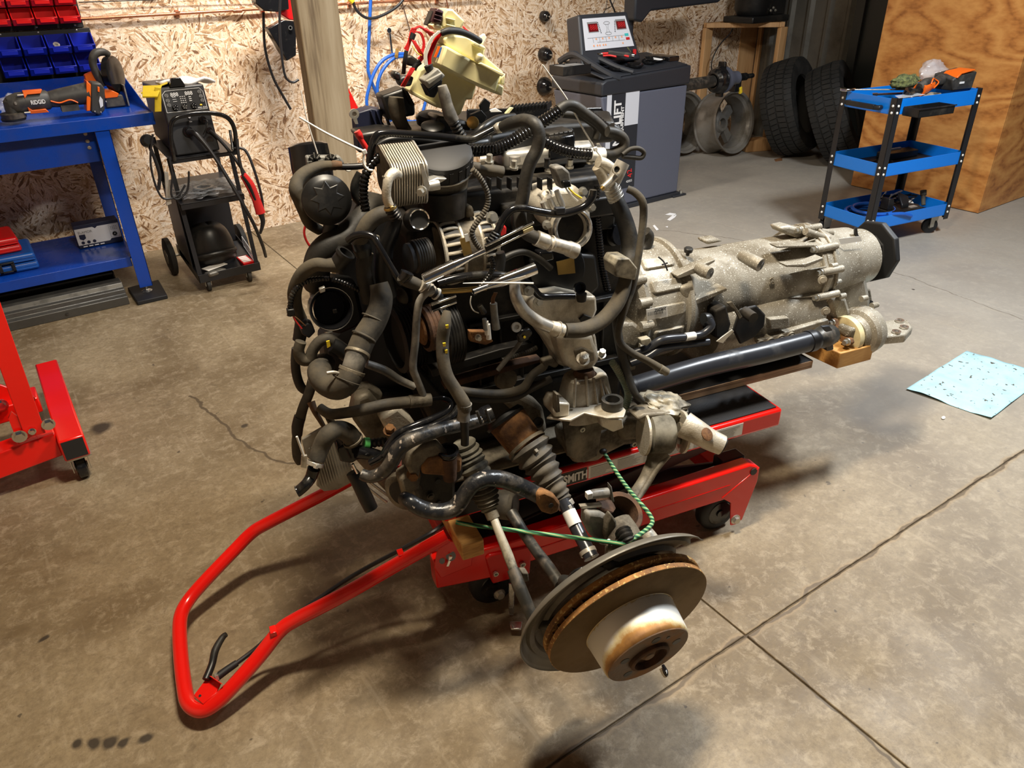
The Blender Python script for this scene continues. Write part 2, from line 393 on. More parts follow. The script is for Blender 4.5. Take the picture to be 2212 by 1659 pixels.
def osb():
    mt, nt, b = newmat('osb_board'); L = nt.links
    tc = N(nt, 'ShaderNodeTexCoord')
    def layer(base, sx, sz, off):
        mp = N(nt, 'ShaderNodeMapping'); mp.inputs['Location'].default_value = off; L.new(tc.outputs['Object'], mp.inputs[0])
        vo = N(nt, 'ShaderNodeTexVoronoi', i_Scale=base); L.new(mp.outputs[0], vo.inputs['Vector'])
        sp = N(nt, 'ShaderNodeSeparateColor'); L.new(vo.outputs['Color'], sp.inputs[0])
        an = N(nt, 'ShaderNodeMath', operation='MULTIPLY'); an.inputs[1].default_value = 6.28; L.new(sp.outputs[0], an.inputs[0])
        vr = N(nt, 'ShaderNodeVectorRotate', rotation_type='Y_AXIS'); L.new(mp.outputs[0], vr.inputs['Vector']); L.new(an.outputs[0], vr.inputs['Angle'])
        m2 = N(nt, 'ShaderNodeMapping'); m2.inputs['Scale'].default_value = (sx, 1, sz); L.new(vr.outputs[0], m2.inputs[0])
        n = N(nt, 'ShaderNodeTexNoise', i_Scale=1.2, i_Detail=2.0); L.new(m2.outputs[0], n.inputs['Vector'])
        ad = N(nt, 'ShaderNodeVectorMath', operation='MULTIPLY_ADD'); ad.inputs[1].default_value = (.6, .6, .6); L.new(n.outputs['Color'], ad.inputs[0]); L.new(m2.outputs[0], ad.inputs[2])
        v2 = N(nt, 'ShaderNodeTexVoronoi', i_Scale=1.0); L.new(ad.outputs[0], v2.inputs['Vector'])
        s2 = N(nt, 'ShaderNodeSeparateColor'); L.new(v2.outputs['Color'], s2.inputs[0])
        v3 = N(nt, 'ShaderNodeTexVoronoi', feature='DISTANCE_TO_EDGE', i_Scale=1.0); L.new(ad.outputs[0], v3.inputs['Vector'])
        fn = N(nt, 'ShaderNodeTexNoise', i_Scale=5.0, i_Detail=4.0); L.new(m2.outputs[0], fn.inputs['Vector'])
        return s2.outputs[0], s2.outputs[1], v3.outputs['Distance'], fn.outputs['Fac']
    def ramp(val, fine):
        a = N(nt, 'ShaderNodeMath', operation='MULTIPLY_ADD'); a.inputs[1].default_value = .45; L.new(fine, a.inputs[0]); 
        s_ = N(nt, 'ShaderNodeMath', operation='SUBTRACT'); s_.inputs[1].default_value = .22; L.new(val, s_.inputs[0]); L.new(s_.outputs[0], a.inputs[2])
        c = N(nt, 'ShaderNodeValToRGB'); el = c.color_ramp.elements
        el[0].position = 0; el[0].color = (.17, .08, .035, 1); el[1].position = 1; el[1].color = (.90, .76, .60, 1)
        for p, k in ((.10, (.34, .19, .09, 1)), (.24, (.58, .38, .21, 1)), (.5, (.76, .57, .39, 1))):
            x = el.new(p); x.color = k
        L.new(a.outputs[0], c.inputs[0]); return c.outputs[0]
    A = layer(9, 17, 80, (0, 0, 0)); B = layer(14, 26, 120, (3.3, 0, 1.7))
    ca, cb = ramp(A[0], A[3]), ramp(B[0], B[3])
    st = N(nt, 'ShaderNodeMath', operation='GREATER_THAN'); st.inputs[1].default_value = .42; L.new(A[1], st.inputs[0])
    mx = N(nt, 'ShaderNodeMix', data_type='RGBA'); L.new(st.outputs[0], mx.inputs['Factor']); L.new(cb, mx.inputs['A']); L.new(ca, mx.inputs['B'])
    ed = N(nt, 'ShaderNodeMapRange'); ed.inputs[1].default_value = 0; ed.inputs[2].default_value = .045; ed.inputs[3].default_value = .7; ed.inputs[4].default_value = 0; ed.clamp = True; L.new(B[2], ed.inputs[0])
    me_ = N(nt, 'ShaderNodeMix', data_type='RGBA'); me_.inputs['B'].default_value = (.16, .08, .035, 1); L.new(ed.outputs[0], me_.inputs['Factor']); L.new(mx.outputs['Result'], me_.inputs['A'])
    L.new(me_.outputs['Result'], b.inputs['Base Color']); b.inputs['Roughness'].default_value = .5
    bp = N(nt, 'ShaderNodeBump'); bp.inputs['Strength'].default_value = .35; bp.inputs['Distance'].default_value = .002; L.new(A[0], bp.inputs['Height']); L.new(bp.outputs[0], b.inputs['Normal'])
    return mt
M['osb'] = osb()

def concrete():
    mt, nt, b = newmat('stained_concrete'); L = nt.links
    tc = N(nt, 'ShaderNodeTexCoord'); o = tc.outputs['Object']
    def noise_(s, d=6., r=.6, dist=0.):
        n = N(nt, 'ShaderNodeTexNoise', i_Scale=s, i_Detail=d, i_Roughness=r, i_Distortion=dist); L.new(o, n.inputs['Vector']); return n.outputs['Fac']
    def mr(x, a, b2, c=0., d=1.):
        r = N(nt, 'ShaderNodeMapRange'); r.clamp = True
        for i, k in enumerate((a, b2, c, d)): r.inputs[i + 1].default_value = k
        L.new(x, r.inputs[0]); return r.outputs[0]
    def mixc(f, a, c):
        x = N(nt, 'ShaderNodeMix', data_type='RGBA')
        L.new(f, x.inputs['Factor'])
        for k, vv in (('A', a), ('B', c)):
            if isinstance(vv, tuple): x.inputs[k].default_value = rgb(vv)
            else: L.new(vv, x.inputs[k])
        return x.outputs['Result']
    cur = mixc(mr(noise_(1.3, 6, .6, .6), .36, .64), (.135, .092, .044), (.33, .26, .16))
    cur = mixc(mr(noise_(4.5, 8, .7), .50, .78, 0, .6), cur, (.42, .34, .225))
    cur = mixc(mr(noise_(9, 8, .75, 1.2), .56, .72, 0, .55), cur, (.09, .064, .038))
    cur = mixc(mr(noise_(55, 6, .8), .42, .66, 0, .55), cur, (.12, .085, .048))
    cur = mixc(mr(noise_(22, 8, .8, .4), .50, .64, 0, .45), cur, (.45, .37, .255))
    cur = mixc(mr(noise_(26, 2, .5), .735, .76, 0, .75), cur, (.05, .035, .022))
    sx = N(nt, 'ShaderNodeSeparateXYZ'); L.new(o, sx.inputs[0])
    cur = mixc(mr(sx.outputs[0], 1.3, 3.6, 0, .62), cur, (.40, .38, .345))  # cool light on the right side put into the floor colour
    # grazed brush marks
    mp = N(nt, 'ShaderNodeMapping'); mp.inputs['Scale'].default_value = (40, 3, 1); mp.inputs['Rotation'].default_value = (0, 0, .5); L.new(o, mp.inputs[0])
    ns = N(nt, 'ShaderNodeTexNoise', i_Scale=1.0, i_Detail=3.0); L.new(mp.outputs[0], ns.inputs['Vector'])
    cur = mixc(mr(ns.outputs['Fac'], .62, .8, 0, .4), cur, (.42, .35, .245))
    wob = N(nt, 'ShaderNodeTexNoise', i_Scale=9.0, i_Detail=3.0); L.new(o, wob.inputs['Vector'])
    wv = N(nt, 'ShaderNodeVectorMath', operation='MULTIPLY_ADD'); wv.inputs[1].default_value = (.06, .06, 0); wv.inputs[2].default_value = (-.03, -.03, 0); L.new(wob.outputs['Color'], wv.inputs[0])
    wo = N(nt, 'ShaderNodeVectorMath', operation='ADD'); L.new(o, wo.inputs[0]); L.new(wv.outputs[0], wo.inputs[1])
    def seg(p, q, wdt, colr, amt=.9, vec=None):
        p, q = V((p[0], p[1], 0)), V((q[0], q[1], 0)); d = q - p; ln = d.length
        s1 = N(nt, 'ShaderNodeVectorMath', operation='SUBTRACT'); s1.inputs[1].default_value = p; L.new(vec or wo.outputs[0], s1.inputs[0])
        dt = N(nt, 'ShaderNodeVectorMath', operation='DOT_PRODUCT'); dt.inputs[1].default_value = d / (ln * ln); L.new(s1.outputs[0], dt.inputs[0])
        cl = N(nt, 'ShaderNodeClamp'); L.new(dt.outputs['Value'], cl.inputs[0])
        sc_ = N(nt, 'ShaderNodeVectorMath', operation='SCALE'); sc_.inputs[0].default_value = d; L.new(cl.outputs[0], sc_.inputs['Scale'])
        s2 = N(nt, 'ShaderNodeVectorMath', operation='DISTANCE'); L.new(s1.outputs[0], s2.inputs[0]); L.new(sc_.outputs[0], s2.inputs[1])
        return mixc(mr(s2.outputs['Value'], wdt * .5, wdt, amt, 0), cur, colr)
    dk = (.075, .052, .028)
    cur = seg((-.2, .789), (2.9, .727), .016, (.30, .215, .12), .55)
    cur = seg((-.2, .789), (2.9, .727), .007, (.10, .07, .04), .8)
    pts = [(.399, 2.903), (.432, 2.656), (.469, 2.38), (.523, 2.243), (.568, 2.181), (.70, 2.10)]
    for a, c in zip(pts, pts[1:]): cur = seg(a, c, .007, dk)
    for a, c in (((1.222, .76), (1.215, .5)), ((1.215, .5), (1.19, .2)), ((1.19, .2), (1.21, -.2))): cur = seg(a, c, .006, dk, .8)
    pts = [(3.02, 3.909), (3.35, 3.35), (3.6, 2.9), (3.9, 2.2), (3.75, 1.24)]
    for a, c in zip(pts, pts[1:]): cur = seg(a, c, .004, dk, .6)
    for p, r in (((.50, 2.54), .014), ((-.26, 1.83), .013), ((-.228, 1.434), .016), ((-.193, 1.415), .017), ((-.162, 1.399), .019), ((-.134, 1.385), .013), ((-.095, 1.367), .015), ((3.70, 1.75), .01), ((.88, 3.0), .02), ((.05, 2.86), .05), ((.9, .93), .012)):
        cur = seg(p, (p[0] + .004, p[1]), r, (.03, .022, .015), .92)
    cur = seg((2.45, 1.15), (2.8, 1.25), .16, (.17, .155, .135), .75)
    cur = seg((2.6, 1.55), (2.68, 1.6), .12, (.17, .155, .135), .6)
    cur = seg((2.3, .15), (2.9, .35), .28, (.25, .16, .11), .5)
    L.new(cur, b.inputs['Base Color'])
    L.new(mr(noise_(3, 5), .3, .7, .42, .72), b.inputs['Roughness'])
    bp = N(nt, 'ShaderNodeBump'); bp.inputs['Strength'].default_value = .25; bp.inputs['Distance'].default_value = .002
    L.new(noise_(60, 5, .7), bp.inputs['Height']); L.new(bp.outputs[0], b.inputs['Normal'])
    return mt
M['concrete'] = concrete()
def corr():
    mt = mat('weathered_corrugated_steel', (.17, .16, .135), .45, .5, dirt=(.075, .065, .05), damt=.5, dscale=3)
    return mt
M['corr'] = corr()
def hatmat():
    mt, nt, b = newmat('disc_hat_side'); L = nt.links; tc = N(nt, 'ShaderNodeTexCoord')
    n = N(nt, 'ShaderNodeTexNoise', i_Scale=16.0, i_Detail=8.0); n.inputs['Roughness'].default_value = .7; L.new(tc.outputs['Object'], n.inputs['Vector'])
    at = N(nt, 'ShaderNodeAttribute', attribute_name='rustband')
    ad = N(nt, 'ShaderNodeMath', operation='MULTIPLY_ADD'); ad.inputs[1].default_value = .55; n.inputs['Scale'].default_value = 22.0; L.new(n.outputs['Fac'], ad.inputs[0]); L.new(at.outputs['Fac'], ad.inputs[2])
    cr_ = N(nt, 'ShaderNodeValToRGB'); el = cr_.color_ramp.elements; el[0].position = .36; el[0].color = (.78, .77, .72, 1); el[1].position = .88; el[1].color = (.16, .07, .025, 1)
    x = el.new(.50); x.color = (.66, .56, .32, 1); x = el.new(.64); x.color = (.40, .20, .05, 1)
    L.new(ad.outputs[0], cr_.inputs[0]); L.new(cr_.outputs[0], b.inputs['Base Color']); b.inputs['Roughness'].default_value = .5; b.inputs['Metallic'].default_value = .25
    return mt
M['hat'] = hatmat()
def ropemat():
    mt, nt, b = newmat('green_braided_cord'); L = nt.links; tc = N(nt, 'ShaderNodeTexCoord')
    w = N(nt, 'ShaderNodeTexWave', i_Scale=38.0, i_Distortion=1.0); w.bands_direction = 'DIAGONAL'; L.new(tc.outputs['Object'], w.inputs['Vector'])
    cr_ = N(nt, 'ShaderNodeValToRGB'); el = cr_.color_ramp.elements; el[0].position = .12; el[0].color = (.01, .03, .015, 1); el[1].position = .95; el[1].color = (.42, .45, .22, 1)
    x = el.new(.3); x.color = (.03, .22, .09, 1); x = el.new(.8); x.color = (.05, .33, .14, 1)
    L.new(w.outputs['Fac'], cr_.inputs[0]); L.new(cr_.outputs[0], b.inputs['Base Color']); b.inputs['Roughness'].default_value = .75
    return mt
M['rope'] = ropemat()
def swaymat():
    return mat('chipped_black_paint', (.015, .016, .018), .28, dirt=(.10, .085, .065), damt=.35, dscale=26, bump=.4, bscale=110, speck=(.35, .3, .25), sscale=60, samt=.1)
M['sway'] = swaymat()
M['bluesheet'] = mat('pale_blue_sheet', (.42, .68, .76), .5, dirt=(.30, .47, .50), damt=.35, dscale=14, speck=(.10, .09, .07), sscale=44, samt=.06)
# ================================================================== SETTING
floor = struct(G().box(-2.2, 7.2, -1.2, 5.1, -.05, -.005).go('floor', M['dirt']))
def slab(pts):
    o = G().prism([V((x, y, 0)) for x, y in pts], (0, 0, -.035)).go('slab', M['concrete'], floor, bev=.0025); return o
g_ = .0024
def yy(x, y): return .7646 + (1.0 - x) * .02 + .004 if abs(y - .77) < .01 else y
def jx(y): return 1.222 + (y - .77) * .0175
for a, b in (((-2.2, None), (0, 'j')), ((0, 'j'), (0, 'k')), ((0, 'k'), (7.2, None))):
    for y0, y1 in ((-1.2, .77), (.77, 5.1)):
        def X_(s, y, sg):
            if s[1] == 'j': return jx(y) + sg * g_
            if s[1] == 'k': return 3.80 + sg * g_ * .5
            return s[0]
        slab([(X_(a, y0 + g_, 1), yy(X_(a, y0, 1), y0) + g_), (X_(b, y0 + g_, -1), yy(X_(b, y0, 1), y0) + g_), (X_(b, y1 - g_, -1), yy(X_(b, y1, 1), y1) - g_), (X_(a, y1 - g_, 1), yy(X_(a, y1, 1), y1) - g_)])
YW = 4.93
struct(G().box(-2.2, 6.0, YW, YW + .03, 0, 3.0).go('wall_back', M['osb']))
# corrugated steel wall on the right: stepped ribs
gw = G(); xs = []
y = 2.4; prof = [(0, 0), (.05, 0), (.075, .03), (.10, .03), (.125, 0)]
pts = []
while y < 5.0:
    for dy, dx in prof: pts.append((6.22 - dx, y + dy))
    y += .19
vs = []; fs = []
for (x, yy) in pts: vs += [(x, yy, 0), (x, yy, 3.0)]
for i in range(len(pts) - 1): fs.append((2 * i, 2 * i + 2, 2 * i + 3, 2 * i + 1))
wr = struct(gw.add(vs, fs).go('wall_right', M['corr'], ang=20))
struct(G().box(6.0, 6.3, YW - .01, YW + .06, 0, 3.0).go('trim_1', M['pine']))
struct(G().box(6.02, 6.20, 3.15, 3.82, .0, 2.6).box(5.99, 6.02, 3.15, 3.24, 0, 2.6).box(5.985, 6.03, 3.74, 3.82, 0, 2.6).go('door_1', M['greendk'], bev=.004))
dh = G(); dh.cyl((5.97, 3.35, 1.02), (6.02, 3.35, 1.02), .03).tube([(5.97, 3.35, 1.02), (5.96, 3.40, 1.02), (5.96, 3.47, 1.02)], .01).go('door_handle', M['blacksat'], bpy.data.objects['door_1'])
# plywood clad partition corner
pp = thing('plywood_partition', 'orange knotty plywood box partition standing behind the blue tool cart', 'partition', (5.25, 2.19, 0))
G().box(0, .018, 0, .93, .004, 2.3).go('plywood_panel', M['ply'], pp, bev=.002)
G().box(.018, 1.9, 0, .018, .004, 2.3).go('plywood_panel', M['ply'], pp, bev=.002)
G().box(.02, 1.9, .912, .93, .004, 2.3).go('plywood_panel', M['ply'], pp, bev=.002)
G().box(.02, .11, .02, .058, .0, 2.3).box(.02, .11, .87, .91, 0, 2.3).box(1.8, 1.89, .02, .058, 0, 2.3).go('stud', M['pine'], pp)

M['ceil'] = mat('ceiling_sheet', (.28, .27, .25), .7)
struct(G().box(-2.2, 7.2, -3.0, 5.1, 3.15, 3.2).go('ceiling', M['ceil']))
struct(G().box(-2.25, -2.2, -3.0, 5.1, 0, 3.15).go('wall_left', M['osb']))
floor2 = G().box(-2.2, 7.2, -3.0, -1.2, -.05, 0).go('slab', M['concrete'], floor)
for i_, (lx, ly, ln) in enumerate(((1.9, 3.7, .9), (.9, .9, .5), (4.1, 1.0, .9))): pass

# ================================================================== BACK WALL FITTINGS
def scr(g, p, r=.004): g.ell(p, (r, 0, 0), (0, 0, r), (0, -r * .6, 0), 8, 5)
# copper pipe and its drops
cp = thing('copper_pipe', 'copper air line running along the chipboard wall', 'pipe', (0.2, YW - .03, 1.302))
G().tube([(-.6, 0, 0), (.5, 0, 0), (2.95, 0, .012)], .0085, smooth=False, n=14).go('pipe_run', M['copper'], cp)
for x in (.93, 1.42, 1.98, 2.62): G().box(x - .012, x + .012, -.012, .028, .008, .014).box(x - .01, x + .01, .012, .028, -.02, .02).go('pipe_clip', M['copper'], cp)
for px, py in ((1.24, 0),): G().cyl((px, 0, 0), (px + .05, 0, 0), .0115).go('pipe_coupling', M['copper'], cp)
# thin branch pipes
b1 = G().tube([atY(958, -20, YW - .02), atY(965, 3, YW - .02), atY(972, 40, YW - .02), atY(980, 70, YW - .02)], .004).go('branch_pipe', M['copper'], None)
tag(b1, 'thin brown pipe dropping from the copper line behind the cream fuse box', 'pipe')
b2 = G().tube([atY(866, -5, YW - .015), atY(874, 25, YW - .015), atY(884, 60, YW - .015), atY(892, 85, YW - .015)], .003).go('thin_wire', M['rustd'], None)
tag(b2, 'thin dark wire hanging down the wall left of the fuse box', 'wire')
# blue air hoses
bh = thing('air_hose', 'blue air hose hanging in a loop on the chipboard wall', 'hose', (0, 0, 0))
def wy(L, y): return [atY(a, b, y) for a, b in L]
G().tube(wy([(801, -10), (798, 60), (795, 140), (797, 160), (808, 190), (830, 235), (845, 262)], 4.87), .011).go('hose_run', M['bluehose'], bh)
G().tube(wy([(874, 116), (850, 118), (825, 132), (808, 158), (797, 190), (792, 215), (794, 240), (800, 300)], 4.85), .011).go('hose_loop', M['bluehose'], bh)
G().tube(wy([(880, 122), (855, 124), (835, 140), (820, 165), (815, 195), (822, 225), (840, 250), (900, 262), (918, 225), (922, 200)], 4.83), .011).go('hose_loop', M['bluehose'], bh)
G().cyl(atY(858, 108, 4.86), atY(856, 122, 4.80), .012).go('hose_peg', M['gold'], bh)
wr_ = G(); A_, B_ = atY(841, 66, YW - .012), atY(847, 118, YW - .012)
wr_.bar(A_, B_, .014, .008, (0, 1, 0)).lathe(atY(841, 66, YW - .03), (0, 1, 0), [(0, .017), (.015, .017)], 12)
tag(wr_.go('wall_wrench', M['chrome'], bev=.002), 'chrome combination wrench hanging above the blue hose loop', 'wrench')
# yellow tipped black hose at top
yh = thing('grease_hose', 'black hose with yellow end cap drooping across the top of the wall', 'hose', (0, 0, 0))
G().tube(wy([(762, 2), (770, 22), (790, 38), (812, 38), (840, 26), (862, 10), (875, -8)], 4.82), .009).go('hose_run', M['blacksat'], yh)
G().cyl(atY(752, -6, 4.82), atY(762, 4, 4.82), .017).go('end_cap', M['yellowp'], yh)
# three black centring cones on the wall
def cone(px, py, prof, lab, ring=False):
    p = atY(px, py, YW)
    t = thing('balancer_cone', lab, 'cone', p, 0, 'black balancer cones pegged on the wall')
    G().lathe((0, 0, 0), (0, -1, 0), prof, 28).go('cone_body', M['blackgl'], t)
    G().cyl((0, 0, 0), (0, -prof[-1][0] - .03, 0), .007).go('peg', M['steel'], t)
    if ring: G().lathe((0, -prof[-1][0], 0), (0, -1, 0), [(0, .018), (.004, .018), (.004, .014), (.0, .014)], 24).go('chrome_ring', M['chrome'], t)
cone(1172, 35, [(0, .03), (.01, .038), (.045, .038), (.06, .030), (.07, .018)], 'smallest black wall cone with a bright ring, topmost of three', True)
cone(1173, 117, [(0, .05), (.012, .053), (.04, .05), (.075, .036), (.085, .02)], 'middle black domed cone pegged on the chipboard wall')
cone(1174, 186, [(0, .067), (.01, .069), (.03, .064), (.07, .036), (.08, .02)], 'largest black flared cone, lowest on the chipboard wall')
for (L, lab) in (([(1330, -5), (1322, 12), (1309, 20), (1303, 32), (1305, 46)], 'thin cord hanging down behind the balancer console, looping left'), ([(1312, -5), (1310, 15), (1306, 28), (1313, 46)], 'thin cord hanging behind the balancer console, straighter one')):
    tag(G().tube(wy(L, YW - .02), .0022, n=6).go('hanging_string', M['blackmt']), lab, 'string')
lamp = G(); lamp.box(.02, .16, -.12, -.02, 1.47, 1.53)

# bins: a black rack and single bins
rk = G(); rk.box(-.1, .64, YW - .022, YW - .002, 1.262, 1.56)
rk1 = tag(rk.go('bin_rack', M['blackmt'], bev=.002), 'black slotted rack panel behind the red bins', 'rack')
rk2 = tag(G().box(-.1, .665, YW - .022, YW - .002, 1.02, 1.258).go('bin_rack', M['blackmt'], bev=.002), 'black slotted rack panel behind the blue bins', 'rack')
for o_, zz in ((rk1, 1.275), (rk2, 1.25)):
    for xx in (.25, .42, .60):
        q = G(); scr(q, V((xx, YW - .022, zz)), .0055); q.go('screw', M['zinc'], o_)
def bin_(x, z, w, dp, hh, mt_, name, lab, grp):
    t = thing(name, lab, 'bin', (x, YW - .024, z), 0, grp)
    th = .004; g = G()
    # profile in y,z: back tall, front low lip leaning out
    for sx in (0, w - th):
        g.prism([(sx, 0, 0), (sx, -dp * .80, 0), (sx, -dp, hh * .38), (sx, -dp * .86, hh * .5), (sx, -dp * .55, hh), (sx, 0, hh)], (th, 0, 0))
    g.prism([(0, 0, 0), (w, 0, 0), (w, -dp * .80, 0), (0, -dp * .80, 0)], (0, 0, th))
    g.prism([(0, 0, 0), (w, 0, 0), (w, 0, hh), (0, 0, hh)], (0, -th, 0))
    g.go('bin_shell', mt_, t, bev=.001)
    g = G(); g.prism([(0, -dp * .80, 0), (w, -dp * .80, 0), (w, -dp, hh * .38), (0, -dp, hh * .38)], (0, .005, .002))
    g.box(0, w, -dp - .003, -dp + .004, hh * .34, hh * .42); g.box(w * .16, w * .84, -dp - .003, -dp * .93, hh * .12, hh * .34)
    g.go('front_lip', mt_, t, bev=.001)
    return t
ords = ['rightmost', 'second from the right end', 'third from the right end', 'fourth from the right end']
for r_, (z, w, xr) in enumerate(((1.372, .098, .625), (1.288, .098, .625))):
    for c in range(4):
        bin_(xr - (c + 1) * (w + .008) + .008, z, w, .085, .078, M['redpl'], 'storage_bin', 'red plastic bin, %s in the %s row of the rack' % (ords[c], ('upper', 'lower')[r_]), 'red storage bins on the wall rack')
for r_, (z, w, xr) in enumerate(((1.150, .105, .655), (1.055, .105, .655))):
    for c in range(4):
        bin_(xr - (c + 1) * (w + .010) + .01, z, w, .12, .088, M['bluepl'], 'storage_bin', 'blue plastic bin, %s in the %s row of the rack' % (ords[c], ('upper', 'lower')[r_]), 'blue storage bins on the wall rack')
tag(G().lathe((.475, YW - .115, 1.186), (.1, -.5, .5), [(0, .016), (.012, .016), (.012, .006), (.004, .006)], 20).go('steel_washer', M['steel']), 'steel washer lying in an upper blue bin', 'washer')

# objects at the top of the post: red reel with black boxes and cables
rl = thing('cable_reel', 'red and black reel partly hidden behind the wooden post', 'reel', (1.52, 4.62, 1.2))
def rel(P, o): return [p - V(o) for p in P]
O_ = (1.52, 4.62, 1.2)
G().prism(rel(wy([(553, -20), (622, -20), (625, 20), (600, 26), (572, 24), (553, 8)], 4.62), O_), (0, .08, 0)).go('reel_cover', M['blackgl'], rl, bev=.006)
G().prism(rel(wy([(585, -20), (640, -20), (650, 46), (625, 43), (606, 30)], 4.66), O_), (0, .08, 0)).go('reel_side', M['redpl'], rl, bev=.006)
bb = thing('black_speaker', 'small black box hanging tilted beside the wooden post', 'box', (1.6, 4.6, 1.1)); O_ = (1.6, 4.6, 1.1)
G().prism(rel(wy([(579, 62), (612, 43), (640, 46), (640, 120), (620, 132)], 4.6), O_), (0, .07, 0)).go('box_body', M['blackgl'], bb, bev=.005)
G().lathe(atY(627, 60, 4.59) - V(O_), (0, -1, 0), [(0, .012), (.003, .012), (.003, .007), (0, .007)], 20).go('badge_ring', M['steel'], bb)
tag(G().tube(wy([(569, 26), (571, 90), (578, 130), (592, 172), (610, 205), (628, 236)], 4.72), .008).go('black_hose', M['blacksat']), 'black cable hanging down the wall left of the post with a bare end', 'cable')
tag(G().tube(wy([(606, -10), (604, 40), (606, 90), (611, 140), (618, 168), (632, 178), (645, 172)], 4.5), .007).go('black_hose', M['blacksat']), 'black cable looping beside the small box at the post', 'cable')
tag(G().box(1.0, 1.06, YW - .05, YW - .002, 1.425, 1.47).go('wall_bracket', M['blackmt'], bev=.003), 'small dark bracket at the top of the wall', 'bracket')
tag(G().tube(wy([(170, 5), (380, -2), (560, -6)], 4.90), .003, n=6).go('wall_cable', M['blackmt']), 'thin cable strung above the copper line', 'cable')
# wooden post
pb = CAM + ray(689, 332) * 3.4
px_, py_ = pb.x, pb.y
tag(G().box(px_, px_ + .185, py_, py_ + .075, 0, 2.4).go('wooden_post', M['post'], bev=.006), 'weathered square timber post standing behind the engine', 'post')
pk = G(); 
# red sign panel and tray behind the post
rs = thing('red_tool_panel', 'red triangular sheet metal part showing beside the post', 'panel', (1.75, 4.0, .9)); O_ = (1.75, 4.0, .9)
G().prism(rel(wy([(740, 175), (751, 186), (779, 243), (762, 262)], 4.0) + [V((atY(765, 600, 4.0).x, 4.0, 0)), V((atY(735, 600, 4.0).x, 4.0, 0))] + wy([(735, 250)], 4.0), O_), (0, .02, 0)).go('red_sheet', M['red'], rs, bev=.003)
G().cyl(V(atY(752, 204, 3.99)) - V(O_), V(atY(752, 204, 4.0)) - V(O_), .008).go('bolt', M['steel'], rs)







# ================================================================== WORKBENCH
wb = thing('workbench', 'blue steel workbench against the chipboard wall', 'workbench', (-.8, 4.16, 0))
def L_(x, y, z): return (x + .8, y - 4.16, z)
def B_(g, x0, x1, y0, y1, z0, z1): return g.box(x0 + .8, x1 + .8, y0 - 4.16, y1 - 4.16, z0, z1)
B_(G(), -.8, .74, 4.16, 4.86, .895, .908).go('worktop', M['bluebench'], wb, bev=.003)
B_(G(), -.8, .74, 4.157, 4.162, .852, .908).go('front_edge', M['bluebench'], wb, bev=.0015)
G().prism([L_(.738, 4.16, .855), L_(.738, 4.16, .912), L_(.738, 4.30, .925), L_(.738, 4.72, 1.03), L_(.738, 4.86, 1.03), L_(.738, 4.86, .855)], (.004, 0, 0)).go('side_guard', M['bluebench'], wb, bev=.0015)
B_(G(), -.8, .742, 4.856, 4.862, .86, 1.03).go('back_guard', M['bluebench'], wb, bev=.0015)
for y0, nm in ((4.165, 1), (4.80, 0)):
    g = G(); B_(g, .465, .53, y0, y0 + .004, .05, .89); B_(g, .526, .530, y0, y0 + .05, .05, .89); g.go('leg', M['bluebench'], wb, bev=.001)
    G().cyl(L_(.497, y0 + .022, .022), L_(.497, y0 + .022, .06), .008).lathe(L_(.497, y0 + .022, .016), (0, 0, 1), [(0, .03), (.006, .028), (.014, .012)], 20).go('levelling_foot', M['steel'], wb)
g = G(); B_(g, -.8, .50, 4.20, 4.80, .205, .215); B_(g, -.8, .465, 4.196, 4.202, .165, .215); g.go('shelf', M['bluebench'], wb, bev=.0015)
g = G(); B_(g, -.8, .47, 4.24, 4.246, .70, .85); g.go('cross_rail', M['bluebench'], wb, bev=.001)
g = G(); B_(g, .50, .506, 4.17, 4.84, .72, .86); g.go('side_rail', M['bluebench'], wb, bev=.001)
for zz in (.865, .80, .83): 
    g = G(); g.bolt(L_(.43, 4.239, zz - .03), (0, -1, 0), .006, .006); g.go('bolt', M['zinc'], wb)
G().lathe(L_(.497, 4.187, .016), (0, 0, -1), [(0, .001)], 4) if False else None
pad = G().prism([(.42, 4.05, 0), (.57, 4.05, 0), (.585, 4.32, 0), (.42, 4.30, 0)], (0, 0, .022))
tag(pad.go('foot_pad', M['blackmt'], bev=.004), 'black rubber pad under the workbench foot', 'pad')
tk = thing('steel_channel', 'long dark steel channel lying on the floor under the workbench', 'channel', (-.8, 4.10, 0)); 
G().prism([(0, 0, .0), (0, 0, .045), (0, .03, .05), (0, .035, .075), (0, .06, .078), (0, .07, .10), (0, .16, .10), (0, .16, 0)], (1.19, 0, 0)).go('channel_body', M['trunk'], tk, bev=.003)
for x in (.3, .9): 
    g = G(); g.bolt((x, -.001, .022), (0, -1, 0), .006, .004); g.go('rivet', M['darksteel'], tk)
tag(G().box(-.8, .38, 4.30, 4.78, .0, .13).go('long_case', M['blackgl'], bev=.01), 'long glossy black case on the floor under the bench shelf', 'case')
# box on shelf
bx = thing('gadget_box', 'white and navy cardboard box with printed panel on the lower bench shelf', 'box', (.27, 4.50, .217), 0)
G().box(0, .22, 0, .09, 0, .125).go('carton', M['boxd'], bx, bev=.002)
G().prism([(.0, 0, .018), (.155, 0, .018), (.165, 0, .028), (.215, 0, .028), (.215, 0, .106), (.112, 0, .106), (.10, 0, .096), (.088, 0, .106), (.0, 0, .106)], (0, -.001, 0)).go('front_print', M['boxw'], bx)
text('ELAMOR', 'lettering', M['printg'], bx, (.012, -.0015, .080), (1, 0, 0), (0, 0, 1), .018)
G().prism([(.014, 0, .052), (.014, 0, .074), (.044, 0, .074), (.044, 0, .052), (.029, 0, .043)], (0, -.002, 0)).go('shield_print', M['boxd'], bx)
for q in (.024, .052, .080): G().cyl((q, 0, .030), (q, -.002, .030), .0085).go('round_icon', M['boxd'], bx)
